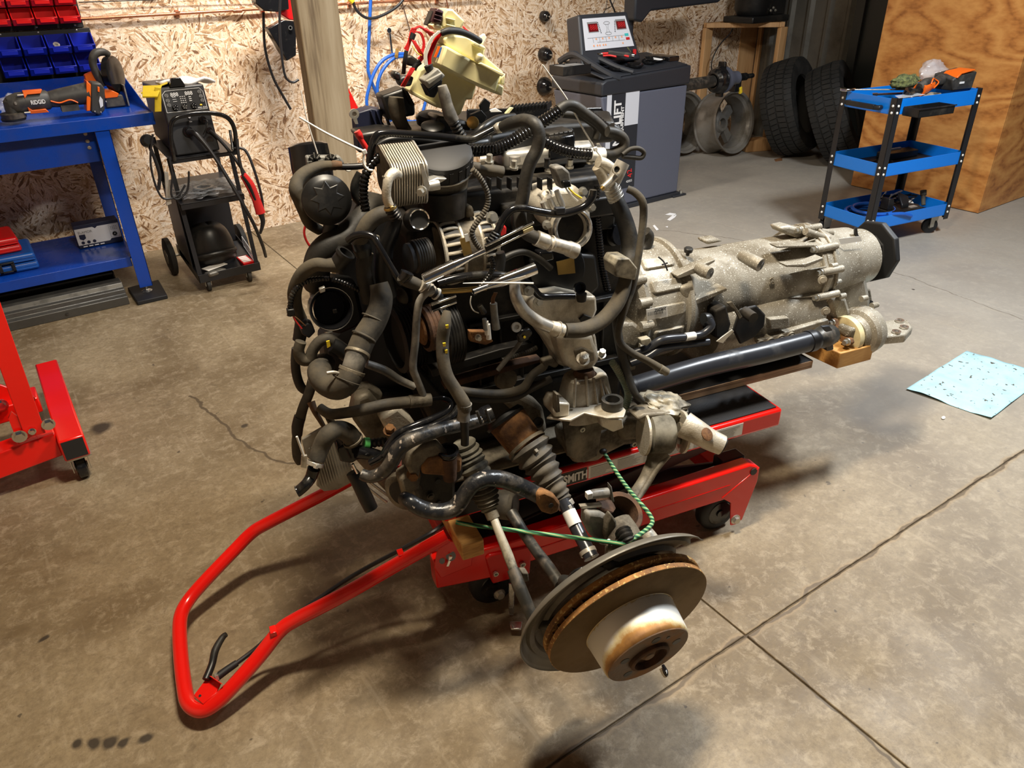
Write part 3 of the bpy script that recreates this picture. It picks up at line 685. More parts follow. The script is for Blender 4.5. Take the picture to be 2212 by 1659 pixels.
G().lathe((.187, -.0012, .050), (0, -1, 0), [(0, .013), (.001, .013), (.001, .010), (0, .010)], 24).cyl((.187, -.001, .050), (.187, -.0025, .05), .005).go('dial_print', M['printg'], bx)
g = G()
for i in range(4):
    for j in range(3): g.box(.172 + i * .009, .177 + i * .009, -.002, -.001, .074 + j * .008, .078 + j * .008)
g.go('keypad_print', M['printg'], bx)
g = G(); g.box(.165, .209, -.0018, -.001, .0345, .0355).box(.165, .209, -.0018, -.001, .1015, .1025).box(.165, .166, -.0018, -.001, .035, .102).box(.208, .209, -.0018, -.001, .035, .102); g.go('print_frame', M['printg'], bx)
g = G(); [g.box(.02 + i * .028, .04 + i * .028, -.0015, -.0005, .006, .011) for i in range(4)]; g.go('print_strip', M['printw'], bx)
def case(loc, rz, sx, sy, sz, m_, label, clasp):
    t = thing('tool_case', label, 'case', loc, rz)
    G().box(0, sx, 0, sy, 0, sz * .48).go('case_base', m_, t, bev=.012, seg=3)
    G().box(.003, sx - .003, .003, sy - .003, sz * .5, sz).go('case_lid', m_, t, bev=.014, seg=3)
    g = G(); [g.box(sx * .55, sx - .006, -.002, .004, sz * (.12 + .16 * k), sz * (.16 + .16 * k)) for k in range(5)]; g.go('ridge', m_, t, bev=.001)
    if clasp: 
        g = G(); a = sx - .17; g.box(a, a + .07, -.012, 0, sz * .62, sz * .72).box(a, a + .07, -.012, 0, sz * .1, sz * .2).box(a, a + .015, -.012, 0, sz * .1, sz * .7).box(a + .055, a + .07, -.012, 0, sz * .1, sz * .7); g.go('latch', M['blackpl'], t, bev=.002)
    return t
case((-.34, 4.30, .217), 0, .40, .30, .085, M['bluecase'], 'blue plastic tool case on the lower bench shelf', True)
case((-.34, 4.33, .304), .06, .355, .26, .075, M['redpl'], 'red plastic tool case lying on the blue case', False)
case((-.45, 4.55, .38), 0, .40, .22, .07, M['redpl'], 'dark red case at the back on top of the red one', False)

# angle grinder
ag = thing('angle_grinder', 'orange and black cordless angle grinder lying on the workbench', 'angle grinder', (.13, 4.30, .912), math.radians(-1)); ag.scale = (1, 1.35, 1.4)
g = G(); g.tube([(.03, 0, .055), (.07, 0, .058), (.10, 0, .06)], [.026, .033, .032], n=16).lathe((.035, 0, .022), (0, 0, 1), [(0, .024), (.02, .027), (.045, .024), (.055, .012)], 18); g.go('gear_head', M['toolgrey'], ag, bev=0)
g = G(); g.lathe((.032, 0, .012), (0, 0, 1), [(-.004, .05), (.002, .052), (.004, .050), (.004, .02)], 28); g.go('grinding_disc', M['blackmt'], ag)
g = G(); g.lathe((.036, 0, .016), (0, 0, 1), [(0, .052), (.014, .053), (.016, .04)], 26); g.go('disc_guard', M['darksteel'], ag)
g = G(); g.lathe((.10, 0, .06), (1, 0, 0), [(0, .032), (.09, .031), (.10, .026)], 18); g.go('motor_housing', M['toolgrey'], ag)
for zs in (1, -1): g = G(); g.prism([(.10, -.030, .06 + zs * .012), (.115, -.030, .06 + zs * .024), (.17, -.030, .06 + zs * .024), (.18, -.030, .06 + zs * .036), (.10, -.026, .06 + zs * .036)], (0, .03, 0)); g.go('orange_trim', M['orange'], ag, bev=.002)
text('RIDGID', 'lettering', M['printw'], ag, (.118, -.0335, .0535), (1, 0, 0), (0, 0, 1), .018, bold=.0004)
g = G(); g.tube([(.19, 0, .06), (.24, 0, .062), (.31, 0, .066), (.37, 0, .068)], [.024, .029, .032, .036], n=16); g.box(.235, .31, -.028, .02, .02, .04); g.go('grip', M['toolgrey'], ag)
g = G(); g.tube([(.20, -.028, .058), (.235, -.030, .050), (.28, -.031, .056), (.31, -.032, .045)], .0025); g.go('grip_seam', M['orange'], ag)
g = G(); g.prism([(.335, -.034, .015), (.352, -.034, .015), (.388, -.034, .095), (.372, -.034, .112)], (0, .068, 0)); g.go('orange_band', M['orange'], ag, bev=.003)
bt = G().prism([(.352, -.037, .012), (.385, -.037, -.002), (.415, -.037, .012), (.440, -.037, .08), (.43, -.037, .10), (.388, -.037, .105)], (0, .074, 0)).go('battery', M['toolgrey'], ag, bev=.006)
G().prism([(.405, -.038, .075), (.413, -.038, .072), (.419, -.038, .088), (.411, -.038, .091)], (0, -.003, 0)).go('battery_button', M['orange'], bt, bev=.001)
G().prism([(.398, -.038, .022), (.412, -.038, .028), (.418, -.038, .048), (.410, -.038, .06), (.400, -.038, .045)], (0, -.002, 0)).go('battery_sticker', M['panel'], bt)
g = G(); [scr(g, V((x, -.038, z)), .003) for x, z in ((.37, .012), (.395, .008), (.43, .04))]; g.go('screws', M['zinc'], bt, label='three small screws')
g = G(); g.cyl((.075, -.03, .085), (.10, -.03, .085), .004).cyl((.08, -.03, .03), (.105, -.03, .03), .004).cyl((.058, -.034, .062), (.058, -.028, .062), .005); g.go('side_bolt', M['steel'], ag)
# circular saw standing on its battery
cs = thing('circular_saw', 'orange and black cordless circular saw at the end of the workbench', 'circular saw', (.60, 4.50, .912), 0)
g = G(); g.lathe((.06, .0, .15), (.80, -.60, 0), [(-.018, .075), (-.014, .085), (.014, .085), (.018, .07)], 30); g.go('blade_guard', M['blackgl'], cs)
g = G(); g.lathe((.055, .02, .12), (.80, -.60, 0), [(-.001, .072), (.001, .072)], 36); g.go('saw_blade', M['steel'], cs)
g = G(); g.tube([(.0, -.02, .10), (-.015, -.02, .15), (-.022, -.02, .21), (.0, -.02, .25), (.04, -.01, .255), (.065, 0, .24)], [.018, .019, .018, .02, .018, .014], n=12); g.go('handle', M['toolgrey'], cs)
g = G(); g.tube([(-.035, .0, .12), (-.02, 0, .17), (-.025, .01, .20)], [.018, .016, .010], n=10).prism([(-.075, -.01, .10), (-.02, -.03, .09), (.0, -.03, .16), (-.03, -.01, .17), (-.07, 0, .155)], (0, .05, 0)); g.go('motor_cover', M['orange'], cs, bev=.004)
g = G(); g.prism([(-.02, -.05, .0), (.075, -.05, .0), (.07, -.05, .055), (-.01, -.05, .06)], (0, .07, 0)); g.go('battery', M['toolgrey'], cs, bev=.005)
g = G(); g.prism([(-.015, -.053, .045), (.045, -.053, .045), (.055, -.053, .062), (.02, -.053, .085), (-.01, -.053, .085)], (0, .06, 0)); g.go('orange_trim', M['orange'], cs, bev=.003)
g = G(); g.box(.083, .09, -.06, .05, .0, .10); g.go('base_plate', M['soot'], cs, bev=.001)
# clear bags on bench
def blob(name, c, s, m_, label, cat, seed=1, amp=.35, fr=2.2, n=18):
    c = V(c)
    def fn(u, v):
        th, ph = math.pi * v, 2 * math.pi * u
        d = V((math.sin(th) * math.cos(ph), math.sin(th) * math.sin(ph), math.cos(th)))
        k = 1 + amp * (noise.noise(d * fr + V((seed * 3.1, 0, 0))) + .6 * noise.noise(d * fr * 2.6 + V((0, seed * 2.3, 0))))
        p = V((d.x * s[0], d.y * s[1], d.z * s[2])) * k
        p.z = max(p.z, -s[2] * .75); return c + p
    g = G().grid(fn, n, n); o = g.go(name, m_, ang=60); return tag(o, label, cat) if label else o
blob('plastic_bag', (.005, 4.33, .965), (.07, .07, .045), M['bagdark'], 'clear crumpled plastic bag at the near left of the workbench', 'bag', 2)
blob('plastic_bag', (.23, 4.60, .955), (.11, .06, .045), M['bag'], 'small pale plastic bag behind the angle grinder', 'bag', 3)

# ================================================================== WELDER AND ITS CART
wc = thing('welding_cart', 'black three tier welding cart on casters beside the workbench', 'cart', (.735, 4.0, 0))
def bx3(g, x0, x1, y0, y1, z0, z1): return g.box(x0, x1, y0, y1, z0, z1)
G().prism([(.0, 0.02, .07), (.325, .02, .07), (.325, .36, .13), (.0, .36, .13)], (0, 0, .006)).prism([(0, 0, .06), (.33, 0, .06), (.33, 0, .105), (0, 0, .105)], (0, .004, 0)).prism([(.326, 0, .06), (.326, .42, .12), (.326, .42, .17), (.326, 0, .105)], (.004, 0, 0)).prism([(0, 0, .06), (0, .42, .12), (0, .42, .17), (0, 0, .105)], (.004, 0, 0)).go('bottom_tray', M['blacksat'], wc, bev=.001)
G().prism([(.0, .0, .48), (.32, 0, .48), (.32, .36, .53), (0, .36, .53)], (0, 0, .005)).prism([(0, 0, .455), (.32, 0, .455), (.32, 0, .485), (0, 0, .485)], (0, .004, 0)).go('middle_shelf', M['blacksat'], wc, bev=.001)
G().prism([(.0, .0, .70), (.335, 0, .70), (.335, .38, .735), (0, .38, .735)], (0, 0, .005)).prism([(0, 0, .685), (.335, 0, .685), (.335, 0, .705), (0, 0, .705)], (0, .004, 0)).go('top_shelf', M['blacksat'], wc, bev=.001)
for x in (.012, .315):
    for (y0, z0), (y1, z1) in (((.01, .10), (.08, .70)), ((.38, .13), (.36, .76))):
        G().bar((x, y0, z0), (x, y1, z1), .022, .003, (0, 1, 0)).go('upright', M['blacksat'], wc)
G().box(.0, .003, .10, .36, .12, .50).go('side_panel', M['blacksat'], wc)
G().box(.012, .32, .37, .373, .14, .52).go('back_panel', M['blacksat'], wc)
G().tube([(.02, .0, .70), (.025, -.012, .80), (.05, -.02, .885), (.12, -.02, .905), (.24, -.02, .900), (.315, -.02, .865), (.335, -.01, .79), (.325, .03, .70)], .011, n=12).go('cart_handle', M['blackgl'], wc)
G().tube([(.31, .0, .71), (.325, .04, .80)], .007).go('handle_brace', M['blackgl'], wc)
for i, x in enumerate((.045, .265)):
    w = G().lathe((x - .011, .03, .033), (1, 0, 0), [(0, .026), (.003, .033), (.019, .033), (.022, .026)], 24).go('caster_wheel', M['rubber'], wc)
    G().lathe((x - .013, .03, .033), (1, 0, 0), [(0, .012), (.026, .012)], 16).go('wheel_hub', M['soot'], w)
    G().prism([(x - .016, .018, .03), (x - .016, .042, .03), (x - .016, .05, .07), (x - .016, .01, .07)], (.003, 0, 0)).prism([(x + .013, .018, .03), (x + .013, .042, .03), (x + .013, .05, .07), (x + .013, .01, .07)], (.003, 0, 0)).go('caster_fork', M['zinc'], wc)
for x in (-.045, .36):
    w = G().lathe((x - .018, .42, .105), (1, 0, 0), [(0, .085), (.006, .105), (.03, .105), (.036, .085)], 32).go('rear_wheel', M['tyre'], wc)
    G().lathe((x - .02, .42, .105), (1, 0, 0), [(0, .04), (.04, .04)], 20).go('wheel_hub', M['soot'], w)
G().cyl((-.04, .42, .105), (.36, .42, .105), .008).go('axle', M['zinc'], wc)
wm = thing('welder', 'black multi process welding machine with digital panel on the cart', 'welder', (.775, 4.03, .7125), 0)
tl = .10   # front leans back
G().prism([(0, .0, 0), (0, .42, .040), (0, .42, .31), (0, .06, .31), (0, .035, .20)], (.215, 0, 0)).go('welder_case', M['blacksat'], wm, bev=.008, seg=3)
# front panel (upper, leaning)
pd = V((0, .025, .11)).normalized(); po = V((.0, .033, .192))
def pf(x, t): return po + V((x, 0, 0)) + pd * t + V((0, -.003, 0))
g = G(); fr = [(.012, .008), (.203, .008), (.203, .088), (.19, .106), (.03, .106), (.012, .09)]
for a, b in zip(fr, fr[1:] + fr[:1]): g.bar(pf(*a), pf(*b), .0016, .0016)
g.go('panel_outline', M['printw'], wm)
text('888', 'led_digits', M['printw'], wm, pf(.048, .078), (1, 0, 0), pd, .025, label='white digital readout digits')
text('888', 'led_digits', M['printw'], wm, pf(.115, .078), (1, 0, 0), pd, .025, label='white digital readout digits')
for i, (x, t, r) in enumerate(((.055, .028, .014), (.098, .028, .014), (.142, .028, .014))):
    kn = G().lathe(pf(x, t), (0, -1, .2), [(0, r), (.014, r * .85), (.014, r * .3)], 20).go('control_knob', M['blackgl'], wm)
    q = G(); [q.bar(pf(x, t) + (pd * math.sin(a) + V((1, 0, 0)) * math.cos(a)) * .006 + V((0, -.0145, .002)), pf(x, t) + (pd * math.sin(a) + V((1, 0, 0)) * math.cos(a)) * .012 + V((0, -.013, .002)), .001, .001) for a in (.4, 1.6, 2.8, 4., 5.2)]; q.go('knob_mark', M['printw'], kn)
for x, t in ((.03, .085), (.03, .062), (.03, .042), (.186, .088), (.188, .068), (.19, .048)):
    G().lathe(pf(x, t), (0, -1, .2), [(0, .0085), (.0015, .0085), (.0015, .0062), (0, .0062)], 18).cyl(pf(x, t), pf(x, t) + V((0, -.004, 0)), .003).go('panel_button', M['printg'], wm)
g = G()
for i in range(3):
    for j in range(4): g.box(.088 + i * .01, .094 + i * .01, .040 + j * .002, .042 + j * .002, .236 + j * .009, .239 + j * .009)
[g.ob(pf(.062, .055 + k * .01), (.009, 0, 0), pd * .0006, (0, .0006, 0)) for k in range(3)]
[g.ob(pf(.135, .052 + k * .009), (.006, 0, 0), pd * .0014, (0, .0006, 0)) for k in range(3)]
g.go('panel_icons', M['printw'], wm)
G().ell(pf(.178, .028), (.006, 0, 0), pd * .004, (0, -.001, 0), 12, 6).go('panel_badge', M['yellowp'], wm)
text('MIG-250', 'lettering', M['printw'], wm, pf(.160, .012), (1, 0, 0), pd, .011)
text('Gas', 'lettering', M['printw'], wm, (.10, .015, .148), (1, 0, 0), (0, .1, 1), .009)
G().cyl((.105, .03, .172), (.105, .012, .172), .0055).go('small_knob', M['panel'], wm)
for x, z, r in ((.085, .105, .028), (.185, .10, .017), (.178, .055, .020), (.165, .155, .018)):
    G().lathe((x, .03, z), (0, -1, 0), [(0, r), (.022, r * .9), (.022, r * .5)], 20).go('socket', M['blackgl'], wm)
G().prism([(.055, .05, .31), (.13, .05, .31), (.112, .05, .35), (.072, .05, .35)], (0, .03, 0)).go('carry_handle', M['blackgl'], wm, bev=.004)
G().tube([(.085, .0, .105), (.105, -.04, .10), (.15, -.09, .01), (.20, -.15, -.15), (.25, -.2, -.33), (.285, -.17, -.47), (.31, -.1, -.56)], [.016, .014, .009, .009, .009, .009, .008]).go('torch_cable', M['blacksat'], wm)
G().tube([(.165, .005, .155), (.175, -.03, .15), (.16, -.04, .12), (.145, -.02, .09)], .003).go('jumper_lead', M['blacksat'], wm)
G().tube([(.185, .005, .10), (.215, .0, .06), (.255, -.02, -.01), (.30, -.06, -.13), (.335, -.08, -.28), (.325, -.08, -.34)], .008).go('ground_cable', M['blacksat'], wm)
tag(G().prism([(.70, 4.11, 1.002), (.83, 4.11, 1.035), (.85, 4.2, 1.035), (.72, 4.22, .99)], (0, 0, .006)).prism([(.70, 4.10, .985), (.76, 4.06, .985), (.80, 4.10, 1.028), (.72, 4.13, 1.03)], (0, 0, .007)).prism([(.735, 4.08, .92), (.765, 4.07, .92), (.79, 4.08, 1.025), (.765, 4.09, 1.03)], (0, .006, 0)).go('work_glove', M['yellow'], bev=.003), 'yellow glove draped over the welder top', 'glove')
tag(G().grid(lambda u, v: V((.80 + u * .26, 4.13 + v * .10, 1.035 + .012 * math.sin(u * 9) * math.sin(v * 4 + 1) - .018 * max(u - .8, 0) * 5)), 16, 8).go('work_glove', M['leather'], solid=.012), 'white glove lying flat on the welder top', 'glove')
# torch (red) hanging on right
tc_ = thing('spool_torch', 'bright red torch handle hanging on the right of the cart', 'torch', (1.06, 3.93, .58)); O_ = (1.06, 3.93, .58)
P_ = [V(q) - V(O_) for q in (atY(525, 378, 3.93), atY(540, 400, 3.93), atY(553, 430, 3.93), atY(563, 460, 3.93))]
G().tube(P_, [.018, .024, .022, .026], n=12).go('torch_body', M['redcable'], tc_)
G().tube([p + V((-.008, -.016, 0)) for p in P_[:3]], [.006, .010, .006], n=8).go('trigger', M['blacksat'], tc_)
G().tube([V(q) - V(O_) for q in (atY(563, 460, 3.93), atY(568, 480, 3.93), atY(562, 505, 3.93))], [.016, .012, .006]).go('torch_neck', M['blacksat'], tc_)
G().tube([V(q) - V(O_) for q in (atY(512, 300, 3.97), atY(516, 340, 3.95), atY(525, 378, 3.93))], .008).go('torch_lead', M['blacksat'], tc_)
G().tube([V(q) - V(O_) for q in (atY(505, 320, 4.0), atY(530, 325, 3.98), atY(550, 370, 3.95), atY(566, 430, 3.93), atY(568, 475, 3.93))], .007).go('torch_lead', M['blacksat'], tc_)
# things at the cart's left: stick electrode holder and hanging silver bar
eh = thing('electrode_clamp', 'black clamp with a round end and chrome strip hung on the cart side', 'clamp', (.70, 4.05, .7)); O_ = (.70, 4.05, .7)
G().lathe(V(atY(318, 305, 4.02)) - V(O_), (0, -1, .3), [(-.02, .02), (0, .032), (.02, .03), (.03, .018)], 20).go('round_end', M['blackgl'], eh)
G().tube([V(q) - V(O_) for q in (atY(322, 315, 4.02), atY(335, 345, 4.02), atY(345, 380, 4.02), atY(342, 410, 4.02))], .008).go('clamp_arm', M['blacksat'], eh)
G().prism([V(q) - V(O_) for q in (atY(355, 370, 4.0), atY(363, 372, 4.0), atY(371, 440, 4.0), atY(360, 445, 4.0))], (0, .01, 0)).go('chrome_strip', M['silver'], eh, bev=.002)
for k, L in enumerate(([(330, 290), (325, 340), (330, 380), (345, 420), (360, 430), (385, 422), (400, 400)], [(365, 340), (372, 380), (370, 420), (385, 430), (405, 410), (408, 370)])):
    tag(G().tube(wy(L, 3.985), .005).go('coiled_lead', M['blacksat']), ('black lead looping down the left side of the welding cart', 'black lead looping in front of the middle cart shelf')[k], 'cable')
blob('bagged_parts', (.885, 4.10, .52), (.15, .10, .035), M['bagdark'], 'clear crinkled bag of parts on the middle cart shelf', 'bag', 5, .5, 3.2, 40)
tag(G().lathe((.885, 4.10, .502), (0, 0, 1), [(0, .05), (.02, .06), (.03, .05), (.03, .035), (0, .035)], 20).go('cable_coil', M['blackgl']), 'black coiled lead inside the clear bag on the cart', 'cable')
hm = thing('welding_helmet', 'black welding helmet on the bottom tray of the cart', 'helmet', (.87, 4.14, .13))
def hfn(u, v):
    a = math.pi * (u * 1.15 - .075); b = v * math.pi * .5
    return V((-math.cos(a) * .125 * math.cos(b) ** .6, -math.sin(a) * .13 * math.cos(b * .9) ** .5 + .05, .0 + .19 * math.sin(b)))
G().grid(hfn, 24, 12).go('helmet_shell', M['blackpl'], hm, solid=.004)
G().tube([(-.12, .02, .03), (-.09, -.07, .05), (0, -.10, .06), (.09, -.07, .05), (.12, .02, .03)], .010, n=8).go('helmet_band', M['blackpl'], hm)
tag(G().ob((.83, 4.02, .095), (.05, .01, 0), (-.01, .02, 0), (0, 0, .012)).go('tape_reel', M['soot'], bev=.008), 'grey round tool and papers at the front of the cart tray', 'tool')
tag(G().ob((.84, 4.06, .115), (.055, .012, .004), (-.01, .03, 0), (0, 0, .001)).go('leaflet', M['paper']), 'folded printed leaflet under the helmet on the cart tray', 'leaflet')
rb = thing('parts_box', 'red and white small parts box in the bottom tray of the cart', 'box', (.985, 4.03, .085))
G().box(0, .06, 0, .13, 0, .022).go('box_body', M['redpl'], rb, bev=.002)
for k in range(4): G().box(.006, .05, .015 + k * .028, .036 + k * .028, .022, .0235).go('label', M['white'], rb)
tag(G().ob((1.05, 4.12, .15), (.004, .10, .02), (0, 0, .028), (.002, 0, 0)).go('clear_tube', M['bag']), 'clear plastic packet leaning at the cart tray edge', 'packet')
# ================================================================== WHEEL BALANCER
ba = thing('wheel_balancer', 'slate grey wheel balancer with tilted control console', 'wheel balancer', (3.30, 3.75, 0))
G().prism([(.06, 0, .03), (.765, 0, .03), (.775, 0, .76), (.0, 0, .76), (.03, 0, .6)], (0, .50, 0)).go('cabinet', M['greypl'], ba, bev=.012, seg=3)
G().box(.05, .78, -.015, .52, 0, .03).prism([(.70, -.03, 0), (.83, -.03, 0), (.80, .05, 0), (.70, .05, 0)], (0, 0, .014)).go('base_plate', M['greydk'], ba, bev=.003)
g = G(); g.bolt((.80, .0, .014), (0, 0, 1), .012, .02); g.go('floor_bolt', M['zinc'], ba)
G().prism([(-.01, -.012, .765), (.785, -.012, .765), (.785, -.012, .885), (.03, -.012, .86), (-.01, -.012, .84)], (0, .52, 0)).go('weight_tray', M['greydk'], ba, bev=.012, seg=3)
# raised tray rim with cups
G().prism([(.01, 0, .86), (.76, 0, .88), (.76, .40, .93), (.01, .40, .93)], (0, 0, .012)).go('tray_top', M['greydk'], ba, bev=.006)
for x, y, r in ((.21, .10, .055), (.37, .10, .055), (.52, .13, .05), (.30, .24, .05), (.60, .16, .07)):
    z = .872 + .02 * x + y * .11
    G().lathe((x, y, z), (0, -.1, 1), [(0, r * .6), (.004, r * .75), (.022, r), (.028, r), (.024, r * .88), (.006, r * .65), (.005, .0)], 26, cap=False).go('cup', M['blackgl'], ba)
g = G(); g.tube([(-.005, .42, .94), (.0, .28, .99), (.03, .14, .94), (.08, .03, .885), (.14, -.005, .86)], .022, n=8).tube([(.10, .40, .96), (.13, .25, .97), (.19, .08, .915), (.26, .0, .885)], .018, n=8); g.go('tray_rim', M['greydk'], ba)
G().box(.68, .78, .1, .3, .90, .935).box(.74, .80, .05, .2, .83, .85).go('side_catch', M['blackgl'], ba, bev=.006)
# side tray left
G().box(-.27, -.05, .05, .19, .90, .905).box(-.27, -.05, .05, .054, .90, .955).box(-.27, -.05, .186, .19, .90, .955).box(-.27, -.266, .05, .19, .90, .955).box(-.18, -.175, .05, .19, .90, .95).go('side_tray', M['blackpl'], ba, bev=.002)
G().box(-.25, -.19, .08, .17, .945, .953).box(-.165, -.08, .08, .17, .945, .953).go('weight_strip', M['printg'], ba, bev=.002)
# console
cp0 = V((.0, .22, 0)); cd_ = V((0, .36, .93)).normalized()
def cf(x, t, o=0): return V((x, .21, 1.012)) + cd_ * (t * .8) + V((0, -.93, .36)).normalized() * o
G().prism([cf(-.015, -.11, -.002), cf(.50, -.11, -.002), cf(.455, .275, -.002), (cf(.04, .275, -.002))], V((0, .13, -.03))).go('console_case', M['greydk'], ba, bev=.014, seg=3)
G().prism([cf(.035, .0, 0), cf(.455, .0, 0), cf(.425, .24, 0), cf(.06, .24, 0)], V((0, -.93, .36)).normalized() * .002).go('console_panel', M['panel'], ba)
ux = V((1, 0, 0)); on = V((0, -.93, .36)).normalized()
for x, t in ((.095, .145), (.335, .150)):
    d_ = G().ob(cf(x + .038, t + .026, .002), ux * .043, cd_ * .032, on * .001).go('display_bezel', M['printg'], ba)
    G().ob(cf(x + .038, t + .022, .0035), ux * .038, cd_ * .024, on * .0006).go('display_window', M['lcdred'], d_)
    text('888', 'digits', M['ledred'], d_, cf(x + .010, t + .006, .0045), ux, cd_, .042, depth=.0002)
g = G()
for x in (.185, .318):
    for k in range(7): g.ob(cf(x + .002 * (3 - k) * (1 if x < .2 else -1), .125 + k * .013, .003), ux * .003, cd_ * .0025, on * .001)
g.go('indicator_dots', M['print'], ba)
g = G()
for t in (.115, .195): g.tube([cf(.252 + .026 * math.cos(a), t + .011 * math.sin(a), .003) for a in [i * math.pi / 6 for i in range(13)]], .0012, n=6, smooth=False)
g.tube([cf(.24, .188, .003), cf(.247, .155, .003), cf(.238, .124, .003)], .001, n=5).tube([cf(.264, .188, .003), cf(.257, .155, .003), cf(.266, .124, .003)], .001, n=5)
g.go('wheel_diagram', M['printg'], ba)
g = G()
for x in (.14, .195, .25, .305, .36): g.ob(cf(x - .027, .072, .0028), ux * .0008, cd_ * .016, on * .0006)
g.ob(cf(.235, .091, .0028), ux * .165, cd_ * .0008, on * .0006).ob(cf(.265, .054, .0028), ux * .12, cd_ * .0008, on * .0006); g.go('panel_lines', M['printg'], ba)
for x, t in ((.14, .080), (.195, .080), (.25, .080), (.305, .080), (.36, .080), (.11, .03), (.14, .03), (.16, .03), (.19, .03), (.21, .03), (.36, .03)):
    G().cyl(cf(x, t, .001), cf(x, t, .004), .0058, 12).go('panel_button', M['orangebtn'], ba)
G().ob(cf(.405, .093, .003), ux * .016, cd_ * .008, on * .001).go('panel_button', M['teal'], ba, label='teal key')
G().ob(cf(.41, .062, .003), ux * .016, cd_ * .008, on * .001).go('panel_button', M['ledred'], ba, label='red key')
# front sticker
st = G().box(.045, .325, -.002, .0, .145, .775).go('front_sticker', M['greydk'], ba)
G().box(.045, .085, -.003, -.002, .20, .772).box(.205, .325, -.003, -.002, .56, .772).go('sticker_band', M['panel'], ba)
text('NOLIFT', 'lettering', M['printw'], ba, (.166, -.004, .44), (0, 0, 1), (-1, 0, 0), .084, bold=.0025)
text('EQUIPMENT', 'lettering', M['printw'], ba, (.192, -.004, .50), (0, 0, 1), (-1, 0, 0), .034, bold=.0012)
G().box(.170, .192, -.004, -.003, .47, .487).go('lettering', M['printw'], ba)
text('42', 'lettering', M['redcable'], ba, (.30, -.004, .215), (-.2, 0, 1), (-1, 0, -.2), .06, label='red number on the sticker')
text('42055', 'lettering', M['printw'], ba, (.245, -.004, .18), (1, 0, .05), (0, 0, 1), .022)
# spindle
sp = G().lathe((.77, .30, .70), (1, 0, 0), [(0, .042), (.60, .042), (.60, .05), (.63, .05)], 28).go('shaft', M['darksteel'], ba)
G().lathe((1.37, .30, .70), (1, 0, 0), [(0, .06), (.02, .085), (.06, .09), (.075, .10), (.09, .09)], 30).prism([(1.45, .27, .58), (1.45, .33, .58), (1.45, .345, .70), (1.45, .33, .83), (1.45, .27, .83), (1.45, .255, .70)], (.02, 0, 0)).go('flange', M['blackgl'], ba, bev=.003)
G().lathe((1.47, .30, .70), (1, 0, 0), [(0, .098), (.03, .095), (.10, .055), (.14, .05), (.17, .05)], 30).go('cone_hub', M['greypl'], ba)
G().lathe((1.63, .30, .70), (1, 0, 0), [(0, .028), (.12, .028), (.12, .018), (.2, .018), (.21, .01)], 20).prism([(1.60, .27, .60), (1.67, .27, .60), (1.67, .27, .70), (1.60, .27, .73)], (0, .06, 0)).go('quick_nut', M['blackgl'], ba, bev=.004)
G().ob((1.665, .27, .61), (.012, 0, .004), (0, .01, 0), (-.006, 0, .024)).go('release_lever', M['yellowp'], ba, bev=.004)
# guard arm
G().tube([(.79, .62, .95), (.79, .62, 1.10), (.79, .60, 1.18), (.85, .55, 1.27)], .028).go('guard_arm', M['greydk'], ba)
G().prism([(.74, .52, 1.14), (.82, .52, 1.12), (.90, .52, 1.19), (1.60, .52, 1.215), (1.66, .52, 1.245), (1.66, .52, 1.33), (.74, .52, 1.33)], (0, .12, 0)).go('guard_hood', M['greydk'], ba, bev=.015, seg=3)
tag(G().tube([(4.0, 4.6, 1.4), (4.13, 4.55, 1.14), (4.16, 4.5, .95)], .006).go('power_cable', M['blackmt']), 'black power cable hanging behind the balancer guard', 'cable')
tag(G().tube(wy([(1583, 62), (1575, 75), (1556, 95), (1540, 125), (1537, 150), (1545, 165)], 4.75), .005).go('power_cable', M['blackmt']), 'black cable trailing from the timber stand past the spindle', 'cable')
# small things in tray
pl = thing('pliers', 'red handled pliers lying in the balancer tray', 'pliers', (3.46, 3.90, .965))
G().tube([(0, .06, .02), (.05, .02, .022), (.11, -.01, .012), (.15, -.05, .0)], .007).tube([(.0, .03, .01), (.03, .0, .012), (.05, -.04, .006)], .006).go('handle', M['redcable'], pl)
G().prism([(-.07, .10, .015), (-.04, .06, .015), (.0, .03, .015), (.01, .07, .015), (-.03, .1, .015)], (0, 0, .012)).go('jaw', M['chrome'], pl, bev=.002)
hd = thing('hand_tool', 'black gripped hand tool resting across the balancer cups', 'tool', (3.5, 3.88, .99))
G().bar((0, .05, 0), (.14, -.02, -.02), .035, .028).go('grip', M['toolgrey'], hd, bev=.006)
G().cyl((.14, -.02, -.02), (.155, -.028, -.022), .014).go('chrome_end', M['chrome'], hd)
g = G()
for k, (x, y, a) in enumerate(((3.66, 3.98, .3), (3.70, 3.96, 1.9), (3.72, 4.0, .9))):
    g.hull([(x - .045, y, .955), (x + .04, y - .02, .955), (x + .01, y + .02, .96), (x + .012 * math.cos(a), y, 1.015), (x + .02, y + .01, 1.0)])
tag(g.go('glove', M['camo'], bev=.004), 'crumpled camouflage glove in the balancer tray', 'glove')
tag(G().cyl((3.735, 3.93, .965), (3.735, 3.93, .995), .012).go('marker', M['ledred']), 'small red capped marker standing in the balancer tray', 'marker')
for k, (a, b_) in enumerate((((3.885, 3.90, .925), (3.92, 3.86, .918)), ((3.90, 3.92, .93), (3.945, 3.875, .92)))):
    tag(G().bar(a, b_, .012, .006).go('wheel_weight', M['printw'], bev=.002), 'white adhesive wheel weight in the far cup of the balancer', 'wheel weight', 'white wheel weights in the balancer cup')
g = G(); g.bar((3.30, 4.35, .35), (3.36, 3.86, .30), .02, .05).bar((3.30, 3.86, .62), (3.32, 3.88, .2), .02, .03)
lk = thing('folding_caliper', 'dark folded arm rack behind the balancer on its near side', 'arm', (3.08, 4.0, .2))
